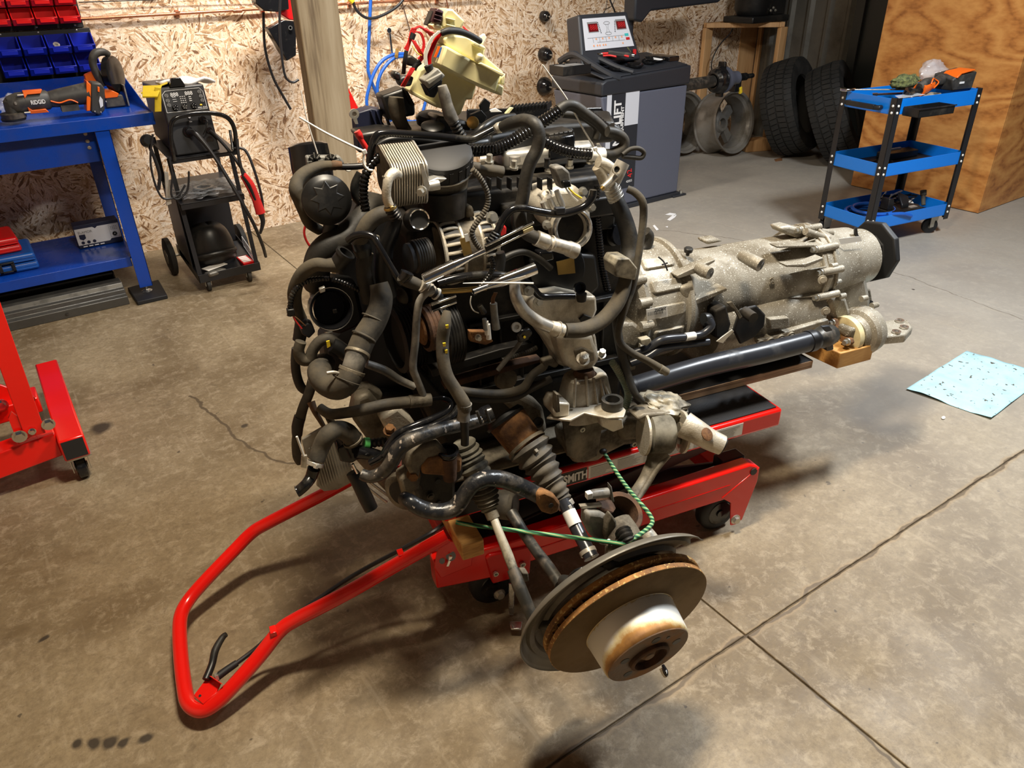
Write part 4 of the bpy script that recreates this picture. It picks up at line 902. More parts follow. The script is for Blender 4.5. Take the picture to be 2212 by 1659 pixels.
G().prism([(0, 0, .35), (.16, .05, .42), (.18, .05, .0), (.13, .05, -.0), (.10, .03, .25), (.0, 0, .28)], (0, .06, 0)).go('arm_plate', M['blackmt'], lk, bev=.004)
G().bar((.155, -.02, .36), (.185, -.02, .12), .01, .03).go('light_edge', M['silver'], lk)
G().bar((-.1, .0, .30), (.1, 0, .36), .03, .03).go('cross_arm', M['blackmt'], lk, bev=.003)

# ================================================================== RIMS AND TYRES
def place(o, loc, ax, up=(0, 0, 1)):
    ax = V(ax).normalized(); q = ax.to_track_quat('Z', 'Y'); o.rotation_mode = 'QUATERNION'; o.rotation_quaternion = q; o.location = loc
def rim(loc, ax, R, wd_, lab):
    t = thing('bare_alloy_wheel', lab, 'wheel', (0, 0, 0), 0, 'bare alloy wheels beside the balancer')
    pr = [(wd_ / 2, R * .93), (wd_ / 2 + .006, R), (wd_ / 2 - .006, R), (wd_ / 2 - .012, R * .955), (wd_ * .38, R * .955), (wd_ * .30, R * .88), (wd_ * .1, R * .86), (-wd_ * .18, R * .875), (-wd_ * .34, R * .945), (-wd_ * .43, R * .955), (-wd_ / 2 + .008, R), (-wd_ / 2, R), (-wd_ / 2, R * .94),
          (-wd_ * .40, R * .91), (-wd_ * .30, R * .89), (-wd_ * .15, R * .84), (wd_ * .1, R * .82), (wd_ * .3, R * .84), (wd_ * .40, R * .91), (wd_ / 2, R * .93)]
    G().lathe((0, 0, 0), (0, 0, 1), pr, 56, cap=False).go('barrel', M['rim'], t, ang=25)
    G().lathe((0, 0, -wd_ * .30), (0, 0, 1), [(0, R * .30), (.04, R * .32), (.06, R * .26), (.06, R * .16), (.0, R * .16)], 30, cap=False).go('centre_bore', M['rim'], t)
    for k in range(5):
        a = k * 2 * math.pi / 5 + .5; c, s_ = math.cos(a), math.sin(a)
        P0 = V((c * R * .26, s_ * R * .26, -wd_ * .18)); P1 = V((c * R * .86, s_ * R * .86, -wd_ * .30)); sd = V((-s_, c, 0))
        G().hull([P0 + sd * .03 + V((0, 0, .015)), P0 - sd * .03 + V((0, 0, .015)), P0 + sd * .04 - V((0, 0, .03)), P0 - sd * .04 - V((0, 0, .03)), P1 + sd * .035, P1 - sd * .035, P1 + sd * .05 - V((0, 0, .03)), P1 - sd * .05 - V((0, 0, .03))]).go('spoke', M['rim'], t, bev=.004)
        a += .35; G().lathe((math.cos(a) * R * .23, math.sin(a) * R * .23, -wd_ * .16), (0, 0, 1), [(0, .012), (.02, .012), (.02, .007), (.002, .007)], 12).go('stud_hole', M['darksteel'], t)
    G().cyl((R * .3, -R * .86, wd_ * -.32), (R * .3, -R * .875, wd_ * -.32), .008).go('valve_hole', M['print'], t)
    place(t, loc, ax); return t
rx = V((.02, -.95, .16))
rim(V((5.34, 4.46, .262)), rx, .255, .23, 'bare alloy rim nearest the tyres, standing on its edge')
rim(V((5.04, 4.735, .262)), rx, .255, .23, 'bare alloy rim half hidden behind the wheel balancer')
def tyre(loc, ax, R, wd_, lab):
    t = thing('tyre', lab, 'tyre', (0, 0, 0), 0, 'worn off road tyres leaning on the steel wall')
    w = wd_ / 2; ri = R * .60
    pr = [(-w * .72, ri), (-w * .85, ri * 1.03), (-w, ri * 1.22), (-w, R * .87), (-w * .93, R * .95), (-w * .78, R * .975), (w * .78, R * .975), (w * .93, R * .95), (w, R * .87), (w, ri * 1.22), (w * .85, ri * 1.03), (w * .72, ri), (w * .68, ri * 1.06), (w * .85, ri * 1.25), (w * .85, R * .85), (w * .7, R * .91), (-w * .7, R * .91), (-w * .85, R * .85), (-w * .85, ri * 1.25), (-w * .68, ri * 1.06), (-w * .72, ri)]
    G().lathe((0, 0, 0), (0, 0, 1), pr, 72, cap=False).go('carcass', M['tyre'], t)
    g = G(); nb = 54
    for k in range(nb):
        for row, (z0, z1, off, tw) in enumerate(((-w * .95, -w * .56, 0, .1), (-w * .48, -w * .06, .4, -.25), (w * .02, w * .46, .1, .25), (w * .54, w * .95, .6, -.1))):
            a = 2 * math.pi * (k + off) / nb; da = 2 * math.pi / nb * .40
            drop = .012 if row in (0, 3) else 0
            vs = []
            for (rr) in (R * .955, R * 1.0):
                for (z, aa) in ((z0, a - da), (z0, a + da), (z1, a + da + tw * da * 2), (z1, a - da + tw * da * 2)):
                    r2 = rr - (drop if abs(z) > w * .9 else 0); vs.append((math.cos(aa) * r2, math.sin(aa) * r2, z))
            n0 = len(g.v); g.v += vs; g.f += [tuple(n0 + i for i in f) for f in ((4, 5, 6, 7), (0, 1, 5, 4), (1, 2, 6, 5), (2, 3, 7, 6), (3, 0, 4, 7))]
    g.go('tread_blocks', M['tyre'], t, kind='stuff')
    place(t, loc, ax); return t
tyre(V((5.70, 4.06, .40)), V((.30, -.85, .30)), .385, .27, 'worn off road tyre leaning between the timber stand and the other tyre')
tyre(V((5.74, 3.66, .40)), V((.38, -.80, .40)), .385, .27, 'worn off road tyre nearest the plywood partition')
tag(G().hull([(5.55, 4.35, 0), (5.78, 4.25, 0), (5.80, 4.40, 0), (5.6, 4.5, 0), (5.56, 4.36, .09), (5.76, 4.27, .11), (5.78, 4.4, .1), (5.62, 4.48, .09)]).go('timber_offcut', M['pine'], bev=.008), 'short timber offcut on the floor between rim and tyre', 'offcut')
tag(G().hull([fl(1672, 344, 0), fl(1690, 340, 0), fl(1690, 347, 0), fl(1675, 349, 0), fl(1680, 344, .01)]).go('leaf_litter', M['brown']), 'dry brown leaf on the floor before the tyres', 'leaf')
# timber stand with black machine
ts = thing('timber_stand', 'open timber stand made of pine studs in the corner', 'stand', (5.44, 4.40, 0))
for x, y in ((.0, .45), (.43, .0), (.75, .45)):
    G().box(x, x + .09, y, y + .04, 0, .985).go('stud_leg', M['pine'], ts, bev=.003)
for a, b_ in (((0.02, .47), (.45, .02)), ((.45, .02), (.78, .47)), ((.02, .47), (.80, .47))):
    G().bar((a[0], a[1], 1.005), (b_[0], b_[1], 1.005), .06, .038).go('top_rail', M['pine'], ts, bev=.003)
bm_ = thing('black_compressor', 'black tool machine standing on the timber stand', 'machine', (5.76, 4.58, 1.025))
G().box(-.20, .28, -.12, .2, 0, .05).go('machine_base', M['blackpl'], bm_, bev=.01)
G().lathe((.0, .05, .05), (0, 0, 1), [(0, .13), (.05, .16), (.3, .16)], 24).box(.12, .3, -.05, .2, .05, .3).go('machine_body', M['blackpl'], bm_, bev=.006)
g = G(); [g.bolt((.02 + .03 * k, -.115, .09 + .02 * (k % 2)), (0, -1, 0), .008, .01) for k in range(3)]; g.go('bolt', M['zinc'], bm_)

# ================================================================== BLUE TOOL CART
c0 = V((4.03, 2.23, 0))
tcart = thing('tool_cart', 'three tier blue steel tool cart with black corner posts', 'tool cart', c0, math.radians(-9.9))
CL, CW = .665, .38       # long side along local x, short along y
def lpost(g, x, y, sx, sy, z0, z1):
    g.box(min(x, x + sx * .038), max(x, x + sx * .038), min(y, y + sy * .003), max(y, y + sy * .003), z0, z1)
    g.box(min(x, x + sx * .003), max(x, x + sx * .003), min(y, y + sy * .038), max(y, y + sy * .038), z0, z1)

for i, (x, y, sx, sy) in enumerate(((0, 0, 1, 1), (CL, 0, -1, 1), (0, CW, 1, -1), (CL, CW, -1, -1))):
    g = G(); lpost(g, x, y, sx, sy, .095, .84); p = g.go('corner_post', M['blacksat'], tcart)
    g = G(); fy = -1 if sy > 0 else 1
    for z in (.80, .765, .475, .44, .175, .14):
        g.lathe((x + sx * .019, y, z), (0, fy, 0), [(0, .007), (.003, .006), (.004, .002)], 10); g.lathe((x, y + sy * .019, z), (-sx, 0, 0), [(0, .007), (.003, .006), (.004, .002)], 10)
    g.go('rivet', M['white'], p, label='row of white rivet heads')
for nm, z0, z1 in (('top', .755, .835), ('middle', .425, .495), ('bottom', .12, .19)):
    t = G().box(.004, CL - .004, .004, CW - .004, z0, z0 + .003).go('tray', M['bluecart'], tcart)
    for a in ((.004, CL - .004, .004, .007), (.004, CL - .004, CW - .007, CW - .004), (.004, .007, .004, CW - .004), (CL - .007, CL - .004, .004, CW - .004)):
        G().box(*a, z0, z1).go('tray_side', M['bluecart'], t, bev=.001)
    if nm != 'top' or 1: G().box(.01, CL - .01, .01, CW - .01, z0 + .0035, z0 + .006).go('tray_liner', M['mat'], t, label='thin black liner')
G().tube([(-.004, .09, .785), (-.035, .10, .785), (-.035, .29, .785), (-.004, .30, .785)], .013, k=3).box(-.052, -.03, .10, .29, .775, .80).go('push_handle', M['blackpl'], tcart, bev=.003)
tray = thing('parts_tray', 'small black plastic tray hooked on the front of the blue cart', 'tray', c0 + Matrix.Rotation(math.radians(-9.9), 3, 'Z') @ V((.06, -.10, .75)), math.radians(-9.9))
G().box(0, .27, 0, .10, 0, .004).box(0, .27, 0, .004, 0, .045).box(0, .27, .096, .10, 0, .045).box(0, .004, 0, .1, 0, .045).box(.266, .27, 0, .1, 0, .045).box(-.006, .276, -.006, .0, .04, .046).go('tray_body', M['blackpl'], tray, bev=.001)
for x, y, sw in ((.055, .0, 0), (.60, .03, 1), (.04, .33, 0), (.60, .34, 1)):
    w = G().lathe((x + .0, y + .03, .045), (0, 1, 0) if sw == 0 else (.45, .9, 0), [(-.012, .036), (-.009, .045), (.012, .045), (.015, .036)], 26).go('caster_wheel', M['blackmt'], tcart)
    G().lathe((x, y + .03, .045), (0, 1, 0) if sw == 0 else (.45, .9, 0), [(-.014, .015), (.017, .015)], 16).go('wheel_hub', M['soot'], w)
    G().prism([(x - .02, y + .01, .04), (x + .03, y + .01, .04), (x + .045, y + .01, .12), (x - .025, y + .01, .12)], (0, .003, 0)).prism([(x - .02, y + .048, .04), (x + .03, y + .048, .04), (x + .045, y + .048, .12), (x - .025, y + .048, .12)], (0, .003, 0)).box(x - .03, x + .05, y + .005, y + .055, .115, .12).go('caster_fork', M['zinc'], tcart)
RC = Matrix.Rotation(math.radians(-9.9), 4, 'Z'); RC.translation = c0
def cart(x, y, z): return RC @ V((x, y, z))
def incart(name, label, cat, x, y, z, grp=None): return thing(name, label, cat, cart(x, y, z), math.radians(-9.9), grp)
# top tray contents
w_ = incart('long_wrench', 'long chrome open ended wrench lying over the cart top corner', 'wrench', .0, .0, .835)
G().bar((-.005, .33, .012), (.34, .17, .003), .015, .006).go('wrench_shank', M['silver'], w_, bev=.002)
G().prism([(-.01, .30, .005), (.03, .31, .005), (.035, .345, .005), (.0, .335, .005), (-.005, .355, .005), (.02, .375, .005), (-.02, .375, .005), (-.045, .35, .005), (-.035, .315, .005)], (0, 0, .014)).go('open_jaw', M['chrome'], w_, bev=.003)
w_ = incart('ratchet_extension', 'thin chrome extension bar beside the open ended wrench on the cart top', 'tool', .0, .0, .835)
G().cyl((.16, .27, -.02), (.40, .19, -.02), .006, 12).cyl((.16, .27, -.02), (.13, .28, -.02), .009, 12).go('bar', M['chrome'], w_)
rt_ = incart('cordless_ratchet', 'orange and black cordless ratchet on top of the blue cart', 'power tool', .0, .0, .80)
G().tube([(.15, .06, .055), (.20, .065, .05), (.24, .07, .055)], [.022, .018, .024], n=14).lathe((.145, .06, .045), (0, -.5, 1), [(-.02, .024), (.02, .028)], 20).go('ratchet_head', M['blackgl'], rt_)
G().cyl((.150, .03, .02), (.145, .05, .045), .010, 12).go('square_drive', M['chrome'], rt_)
G().tube([(.24, .07, .055), (.30, .09, .062), (.37, .11, .07)], [.034, .036, .028], n=16).go('motor_grip', M['orange'], rt_, label='dusty orange grip sleeve')
G().tube([(.23, .066, .07), (.29, .08, .088), (.36, .10, .09)], [.02, .024, .018], n=12).go('grip_cover', M['toolgrey'], rt_)
G().tube([(.37, .11, .07), (.44, .13, .075), (.49, .14, .08)], [.027, .026, .032], n=16).go('handle', M['toolgrey'], rt_)
G().tube([(.31, .060, .08), (.33, .07, .105), (.37, .09, .098), (.40, .085, .08), (.36, .075, .055)], .004).go('orange_trim', M['orange'], rt_)
bt = G().hull([(.50, .06, .03), (.50, .20, .03), (.66, .06, .03), (.66, .2, .03), (.48, .06, .09), (.50, .20, .11), (.67, .06, .12), (.67, .2, .13), (.53, .06, .115)]).go('battery', M['toolgrey'], rt_, bev=.008)
G().box(.54, .575, .056, .06, .065, .075).go('battery_print', M['printw'], bt)
G().prism([(.50, .055, .10), (.53, .055, .125), (.64, .055, .135), (.64, .055, .128), (.535, .055, .115), (.51, .055, .095)], (0, .1, 0)).go('orange_trim', M['orange'], rt_, bev=.003)
blob('camouflage_glove', cart(.30, .22, .875), (.10, .05, .04), M['camo'], 'crumpled camouflage glove behind the cordless ratchet on the cart', 'glove', 9, .35, 1.8)
blob('plastic_bag', cart(.56, .26, .91), (.12, .05, .055), M['bag'], 'clear plastic bag standing behind the battery on the cart top', 'bag', 11, .3, 1.6)
tag(G().lathe(cart(.10, .05, .80), (.2, -.5, .8), [(0, .028), (.012, .03), (.018, .02)], 20).go('red_disc', M['redpl']), 'small red round disc in the top tray of the cart', 'disc')
for k, (x, y) in enumerate(((.05, .14), (.18, .12), (.09, .17))):
    tag(G().bar(cart(x, y, .768), cart(x + .045, y + .02, .770), .012, .006).go('small_clip', M['zinc'], bev=.001), 'small loose metal fastener in the top tray of the cart', 'fastener', 'loose fasteners in the cart top tray')
tag(G().prism([cart(.03, .015, .835), cart(.22, .01, .84), cart(.20, .06, .845), cart(.06, .07, .84)], (0, 0, .001)).go('plastic_film', M['bag']), 'flat scrap of clear film at the near corner of the cart top', 'film')
tag(G().prism([cart(.24, .02, .80), cart(.36, .02, .80), cart(.40, .05, .812), cart(.36, .09, .815), cart(.26, .08, .81)], (0, 0, .02)).go('brown_rag', M['ragm'], bev=.006), 'small brownish rag at the front of the cart top', 'rag')
# middle tray
c2 = incart('cassette_charger', 'flat black device at the back corner of the middle cart tray', 'device', .33, .24, .431)
G().prism([(0, 0, 0), (.25, 0, 0), (.27, .09, 0), (0, .09, 0)], (0, 0, .04)).go('device_body', M['blackpl'], c2, bev=.006)
G().box(.02, .18, .07, .08, .04, .048).go('device_strip', M['copperw'], c2)
tag(G().tube([cart(.06, .10, .436), cart(.14, .15, .44), cart(.20, .10, .437), cart(.28, .14, .442), (cart(.30, .20, .445)), cart(.22, .22, .44)], .004, n=8).go('short_cable', M['blackgl']), 'thin black cable lying in the middle cart tray', 'cable')
tag(G().bar(cart(.05, .20, .440), cart(.24, .26, .442), .03, .014).go('black_pouch', M['blackmt'], bev=.004), 'narrow black pouch in the middle cart tray', 'pouch')
# bottom tray
hs = incart('coiled_air_hose', 'blue air hose coiled at the left of the bottom cart tray', 'hose', 0, 0, .13)
for k, (cx_, cy_, r) in enumerate(((.20, .17, .15), (.19, .18, .135), (.21, .17, .12))):
    G().tube([(cx_ + r * 1.0 * math.cos(a), cy_ + r * math.sin(a) * .95, .012 + k * .018) for a in [i * math.pi / 8 for i in range(17)]], .011, n=8, k=3).go('hose_turn', M['bluehose'], hs)
g = G(); g.tube([(.15, .02, .06), (.25, .0, .055), (.33, -.0, .03)], .011); g.go('hose_end', M['bluehose'], hs)
cc = incart('black_controller', 'black boxy tool with white barcode sticker in the bottom cart tray', 'tool', .22, .03, .128)
G().prism([(0, 0, 0), (.24, 0, 0), (.27, .06, 0), (.24, .14, 0), (0, .14, 0)], (0, 0, .06)).go('tool_base', M['blackpl'], cc, bev=.008)
G().prism([(.0, .05, .06), (.05, .05, .06), (.04, .05, .12), (.0, .05, .13)], (0, .06, 0)).prism([(.09, .03, .06), (.15, .03, .06), (.19, .08, .09), (.12, .1, .12)], (0, 0, .025)).go('tool_arm', M['blackpl'], cc, bev=.005)
G().box(.03, .13, -.002, 0, .012, .035).go('barcode_sticker', M['white'], cc)
g = G(); [g.box(.035 + .0062 * k, .035 + .0062 * k + (.002, .0035)[k % 2], -.003, -.002, .018, .031) for k in range(14)]; g.go('barcode', M['print'], cc)
G().box(.16, .215, .02, .05, .06, .064).go('top_sticker', M['silver'], cc)
random.seed(5)
for k in range(7):
    P0 = [cart(.38 + .16 * random.random(), .12 + .18 * random.random(), .14 + .09 * random.random()) for _ in range(6)]
    tag(G().tube(P0, .005, n=6).go('tangled_lead', M['blackgl'] if k % 3 else M['copperw']), ('black lead in the tangle at the right of the bottom cart tray' if k % 3 else 'pale wire in the tangle at the right of the bottom cart tray'), 'cable', 'tangled leads in the bottom cart tray' if k % 3 else 'pale wires in the bottom cart tray')
tag(G().lathe(cart(.58, .12, .16), (.3, .4, .9), [(0, .012), (.06, .012), (.06, .018), (.09, .018)], 14).go('hose_fitting', M['rubberg']), 'grey brown hose fitting leaning in the bottom cart tray', 'fitting')
tag(G().box(0, 0, 0, 0, 0, 0).go('x', M['print']), 'x', 'x') if False else None

# ================================================================== RED ENGINE CRANE AT THE LEFT
cr_ = thing('engine_crane', 'red shop crane leg with bolted brace and caster at the left edge', 'engine crane', (-.06, 2.6, 0))
def CR(x, y, z): return V((x + .06, y - 2.6, z))
q = [fl(78, 830, .19), fl(113, 787, .19), fl(187, 937, .19), fl(143, 950, .19)]
yb, ya = 3.17, 2.50; xa, xb = -.085, -.008
G().prism([CR(xa, ya, .105), CR(xb, ya, .105), CR(xb, ya, .185), CR(xa, ya, .185)], (0, .68, 0)).go('base_beam', M['red'], cr_, bev=.006)
G().prism([CR(xa + .006, ya - .0012, .111), CR(xb - .006, ya - .0012, .111), CR(xb - .006, ya - .0012, .179), CR(xa + .006, ya - .0012, .179)], (0, .003, 0)).go('beam_opening', M['print'], cr_, label='dark open end of the square tube')
G().box(-.6, xa + .0 + .06, 2.66 - 2.6, 2.74 - 2.6, .09, .165).go('cross_beam', M['red'], cr_, bev=.005) if False else None
G().prism([CR(-.6, 2.56, .06), CR(-.085, 2.56, .10), CR(-.085, 2.56, .19), CR(-.6, 2.56, .15)], (0, .08, 0)).go('leg_beam', M['red'], cr_, bev=.005)
G().prism([CR(-.6, 2.78, .16), CR(-.10, 2.78, .17), CR(-.10, 2.78, .23), CR(-.6, 2.78, .22)], (0, .10, 0)).go('rear_beam', M['red'], cr_, bev=.005)
p0, p1 = CR(-.085, 2.545, .125), CR(-.105, 2.545, .92)
a0, a1 = atY(73, 930, 2.545), atY(-45, 600, 2.545)
a0 = CR(a0.x, 2.545, a0.z); a1 = CR(a1.x, 2.545, a1.z)
G().bar(a0, a0 + (a1 - a0) * 1.6, .058, .012, (0, 1, 0)).go('brace_strap', M['red'], cr_, bev=.002) if False else None
dd = (a1 - a0).normalized(); sd = dd.cross(V((0, 1, 0))).normalized() * .029
G().prism([a0 + sd - dd * .02, a0 - sd - dd * .02, a0 - sd + dd * .8, a0 + sd + dd * .8], (0, .01, 0)).go('brace_strap', M['red'], cr_, bev=.002)
G().prism([CR(*atY(25, 890, 2.55)[0:3]), CR(*atY(50, 910, 2.55)[0:3]), CR(*atY(85, 950, 2.55)[0:3]), CR(*atY(75, 940, 2.55)[0:3]), CR(*atY(40, 960, 2.55)[0:3]), CR(*atY(18, 905, 2.55)[0:3])], (0, .01, 0)).go('gusset_plate', M['red'], cr_, bev=.002)
G().prism([CR(-.28, 2.82, .20), CR(-.10, 2.82, .21), CR(-.2, 2.82, .30), CR(-.28, 2.82, .34)], (0, .01, 0)).go('gusset_plate', M['red'], cr_, bev=.002)
for (x, y_, r) in ((42, 941, .015), (69, 930, .008), (104, 915, .014), (62, 862, .013), (0, 875, .017)):
    p = atY(x, y_, 2.545 if y_ > 900 else 2.77); p = CR(p.x, p.y - .004, p.z)
    g = G(); g.bolt(p, (0, -1, 0), r, .014); g.go('hex_bolt', M['chrome'], cr_)
cwx, cwy = -.045, 2.60
w = G().lathe(CR(-.062, 2.56, .043), (1, 0, 0), [(-.002, .036), (.002, .043), (.028, .043), (.032, .036)], 30).go('caster_wheel', M['blackgl'], cr_)
G().lathe(CR(-.066, 2.56, .043), (1, 0, 0), [(0, .012), (.04, .012)], 16).go('wheel_hub', M['zinc'], w)
for s_ in (-.074, -.022): G().prism([CR(s_, 2.535, .035), CR(s_, 2.585, .035), CR(s_, 2.60, .10), CR(s_, 2.51, .10)], (.003, 0, 0)).go('caster_fork', M['zinc'], cr_)
G().box(-.02, .055, -.095, 0.0, .099, .105).go('caster_plate', M['zinc'], cr_)
g = G(); g.bolt(CR(-.068, 2.51, .111), (0, 0, 1), .006, .012); g.bolt(CR(-.028, 2.51, .111), (0, 0, 1), .006, .012); g.go('plate_bolt', M['chrome'], cr_)

# ================================================================== LOOSE THINGS ON THE FLOOR
sh = G()
c4 = [fl(1957, 843), fl(2087, 761), fl(2262, 812), fl(2140, 907)]
def shf(u, v):
    p = c4[0].lerp(c4[1], v).lerp(c4[3].lerp(c4[2], v), u); p = p.copy()
    p.z = .003 + .005 * noise.noise(V((u * 5, v * 5, 1))) + .004 + (.006 * math.sin(u * 7) if v < .05 else 0); p.z = max(p.z, .0025); return p
tag(sh.grid(shf, 30, 30).go('blue_sheet', M['bluesheet'], solid=.0012), 'pale blue creased sheet with oily footprints lying on the concrete', 'sheet')
for k, L in enumerate(([(1437, 464), (1447, 460), (1460, 462), (1458, 466), (1446, 465)], [(1441, 475), (1452, 466), (1462, 464), (1458, 470), (1447, 477)], [(1410, 488), (1414, 486), (1423, 496), (1418, 498)], [(1437, 490), (1443, 489), (1442, 492)])):
    tag(G().prism([fl(a, b_, .002) for a, b_ in L], (0, 0, .0015)).go('paper_scrap', M['printw']), ('curled upper strip of the white paper scraps before the balancer', 'lower curved strip of the white paper scraps before the balancer', 'straight white paper strip lying nearest the engine hose', 'tiniest white paper fleck on the floor before the balancer')[k], 'scrap', 'white paper scraps on the floor')
tag(G().ell(fl(2038, 902, .004), (.012, .004, 0), (-.003, .006, 0), (0, 0, .003), 10, 6).go('foil_scrap', M['paper']), 'tiny pale scrap beside the blue sheet', 'scrap')
tag(G().tube([fl(1432, 1437, .008), fl(1438, 1450, .006), fl(1441, 1458, .006)], [.004, .006, .003]).go('loose_clip', M['blackgl']), 'small black clip on the floor under the brake disc', 'clip')
# ================================================================== LIFT TABLE (red), in the engine frame
EO = E2 * W0
def ething(name, label, cat, grp=None): return thing(name, label, cat, EO, EA, grp)
lift = ething('lift_table', 'red hydraulic lift table with black top carrying the engine', 'lift table')
ZT = .405; XR = 1.374; XL = .37; WN = -.262; WF = .21
G().box(XL, XR, WN, WF, ZT - .062, ZT - .004).go('platform', M['red'], lift, bev=.008, seg=3)
G().box(XL + .01, XR - .014, WN + .012, WF - .012, ZT - .003, ZT).go('rubber_top', M['mat'], lift)
# black band and stickers on the near face
def near(px, py, o=.001): p = e(px, py, WN - o); return p
def nf(L, o): return [near(a, b_, o) for a, b_ in L]
pb0, pb1 = near(1200, 1036), near(1268, 1018)
zb0, zb1 = ZT - .054, ZT - .014
G().box(.40, pb1.x, WN - .0008, WN, zb0, zb1).go('black_band', M['print'], lift)
text('SMiTH', 'lettering', M['printw'], lift, (near(1217, 1050).x, WN - .0012, zb0 + .009), (1, 0, 0), (0, 0, 1), .034, bold=.0012, squash=.72)
s0, s1 = near(1271, 1030).x, near(1603, 935).x
G().box(s0, s1, WN - .0008, WN, zb0 + .002, zb1).go('warning_sticker', M['white'], lift)
g = G(); random.seed(3)
ncol = 6
for c in range(ncol):
    xa_ = s0 + .006 + c * (s1 - s0 - .01) / ncol; xb_ = xa_ + (s1 - s0) / ncol - .008
    for k in range(8):
        z = zb1 - .006 - k * .0042; g.box(xa_, xa_ + (xb_ - xa_) * random.uniform(.6, 1), WN - .0013, WN - .0008, z - .0004, z + (.0010 if k == 0 else .0003))
g.go('sticker_print', M['printg'], lift)
# lower frame: two rails, cross tubes
def rail(w, nm):
    z0, z1 = .165, .212
    P = [V((.335, w, .15)), V((.335, w, .235)), V((.55, w, .226)), V((1.285, w, .238)), V((1.318, w, .222)), V((1.318, w, .185)), V((1.21, w, .138)), V((.58, w, .140)), V((.50, w, .125))]
    return G().prism(P, (0, .045, 0)).go('base_rail', M['red'], lift, bev=.004)
rail(-.268, 0); rail(.16, 1)
g = G(); g.prism([V((.60, -.2695, .176)), V((1.22, -.2695, .186)), V((1.22, -.2695, .189)), V((.60, -.2695, .179))], (0, .002, 0)); g.go('rail_groove', M['reddark'], lift)
for x in (.40, 1.24): G().box(x, x + .05, -.223, .16, .13, .18).go('cross_beam', M['reddark'], lift, bev=.004)
G().prism([V((1.195, -.27, .15)), V((1.318, -.27, .222)), V((1.318, -.27, .17)), V((1.285, -.27, .04)), V((1.268, -.27, .028)), V((1.245, -.27, .03)), V((1.232, -.27, .12))], (0, .006, 0)).go('caster_bracket', M['red'], lift, bev=.002)
G().cyl((1.298, -.2712, .212), (1.298, -.262, .212), .011).go('bracket_hole', M['print'], lift)
for x, y in ((1.222, -.222), (1.222, .175), (.50, -.22), (.50, .17)):
    w = G().lathe((x, y - .018, .064), (0, 1, 0), [(0, .050), (.004, .060), (.010, .064), (.032, .064), (.038, .060), (.042, .05)], 36).go('wheel', M['blackmt'], lift)
    G().lathe((x, y - .020, .064), (0, 1, 0), [(0, .038), (.004, .042), (.006, .034), (.008, .014), (.0, .012), (-.004, .012)], 26).go('wheel_core', M['blackgl'], w)
    g = G(); g.bolt((x + (.035 if x > 1 else 0), y - .026 - .022 * (y < 0), .052 if x > 1 else .064), (0, -1, 0), .011, .012); g.go('axle_bolt', M['zinc'], w)
# scissor arms, ram
for w in (-.20, .15):
    G().bar((.42, w, .17), (1.28, w, .325), .012, .05).go('scissor_arm', M['blacksat'], lift, bev=.003)
    G().bar((1.24, w + .02, .18), (.48, w + .02, .33), .012, .05).go('scissor_arm', M['blacksat'], lift, bev=.003)
G().box(.46, 1.0, -.16, .12, .16, .34).go('hydraulic_unit', M['blacksat'], lift, bev=.02)
G().box(1.22, 1.30, -.225, -.18, .20, .24).go('stop_block', M['blacksat'], lift, bev=.004)
# handle foot bracket
G().prism([e(944, 1195, -.275), e(957, 1163, -.275), e(1022, 1180, -.275), e(1020, 1222, -.275), e(952, 1250, -.275), e(938, 1228, -.275)], (0, .006, 0)).go('handle_bracket', M['red'], lift, bev=.003)
G().prism([e(1050, 1208, -.275), e(1058, 1200, -.275), e(1150, 1180, -.275), e(1145, 1240, -.275), e(1065, 1262, -.275)], (0, .05, 0)).go('side_bracket', M['reddark'], lift, bev=.004)
for px_q, py_q, r in ((1070, 1238, .007), (1128, 1218, .008)):
    G().lathe(e(px_q, py_q, -.277), (0, -1, 0), [(0, r), (.006, r), (.006, r * .6), (.001, r * .6)], 16).go('stud', M['steel'], lift)
g = G(); g.cyl(e(974, 1201, -.276), e(974, 1201, -.280), .012).bar(e(974, 1201, -.282), e(966, 1222, -.282), .006, .006).cyl(e(955, 1212, -.276), e(955, 1212, -.28), .007); g.go('pivot_bolt', M['chrome'], lift)
# push handle: U of round tube, folded down to the floor
Hn = [h(965, 1158, .315), h(905, 1192, .29), h(830, 1235, .25), h(760, 1275, .22), h(690, 1312, .19), h(640, 1338, .165), h(605, 1362, .145), h(560, 1418, .105), h(500, 1486, .07), h(462, 1522, .052), h(432, 1534, .045), h(407, 1518, .045)]
Hf = [h(398, 1480, .048), h(391, 1420, .055), h(388, 1360, .065), h(392, 1326, .072), h(408, 1296, .08), h(440, 1258, .10), h(505, 1190, .14), h(545, 1150, .17), h(580, 1129, .19), h(640, 1098, .22), h(700, 1067, .255), h(760, 1034, .29)]
G().tube(Hn + Hf, .0175, n=18).go('push_handle', M['red'], lift)
G().prism([e(424, 1504, -.32) * 0 + h(420, 1505, .062), h(452, 1462, .075), h(478, 1478, .07), h(468, 1500, .065), h(440, 1524, .062)], (0, 0, .006)).prism([h(452, 1462, .075), h(478, 1478, .07), h(478, 1478, .095), h(452, 1460, .10)], (.004, -.002, 0)).go('lever_bracket', M['red'], lift, bev=.002)
G().cyl(h(432, 1503, .069), h(432, 1503, .0705), .003).go('rivet_hole', M['print'], lift)
G().tube([h(445, 1468, .085), h(458, 1435, .095), h(465, 1405, .11), h(480, 1378, .12), h(489, 1370, .125)], [.009, .0085, .009, .0075, .006], n=10).go('release_lever', M['blackpl'], lift)
G().tube([h(470, 1462, .082), h(490, 1447, .083), h(512, 1432, .085)], [.009, .009, .008], n=12).go('cable_grip', M['blackmt'], lift)
G().tube([h(465, 1464, .082), h(472, 1461, .082)], .010, n=6).go('adjuster_nut', M['zinc'], lift)
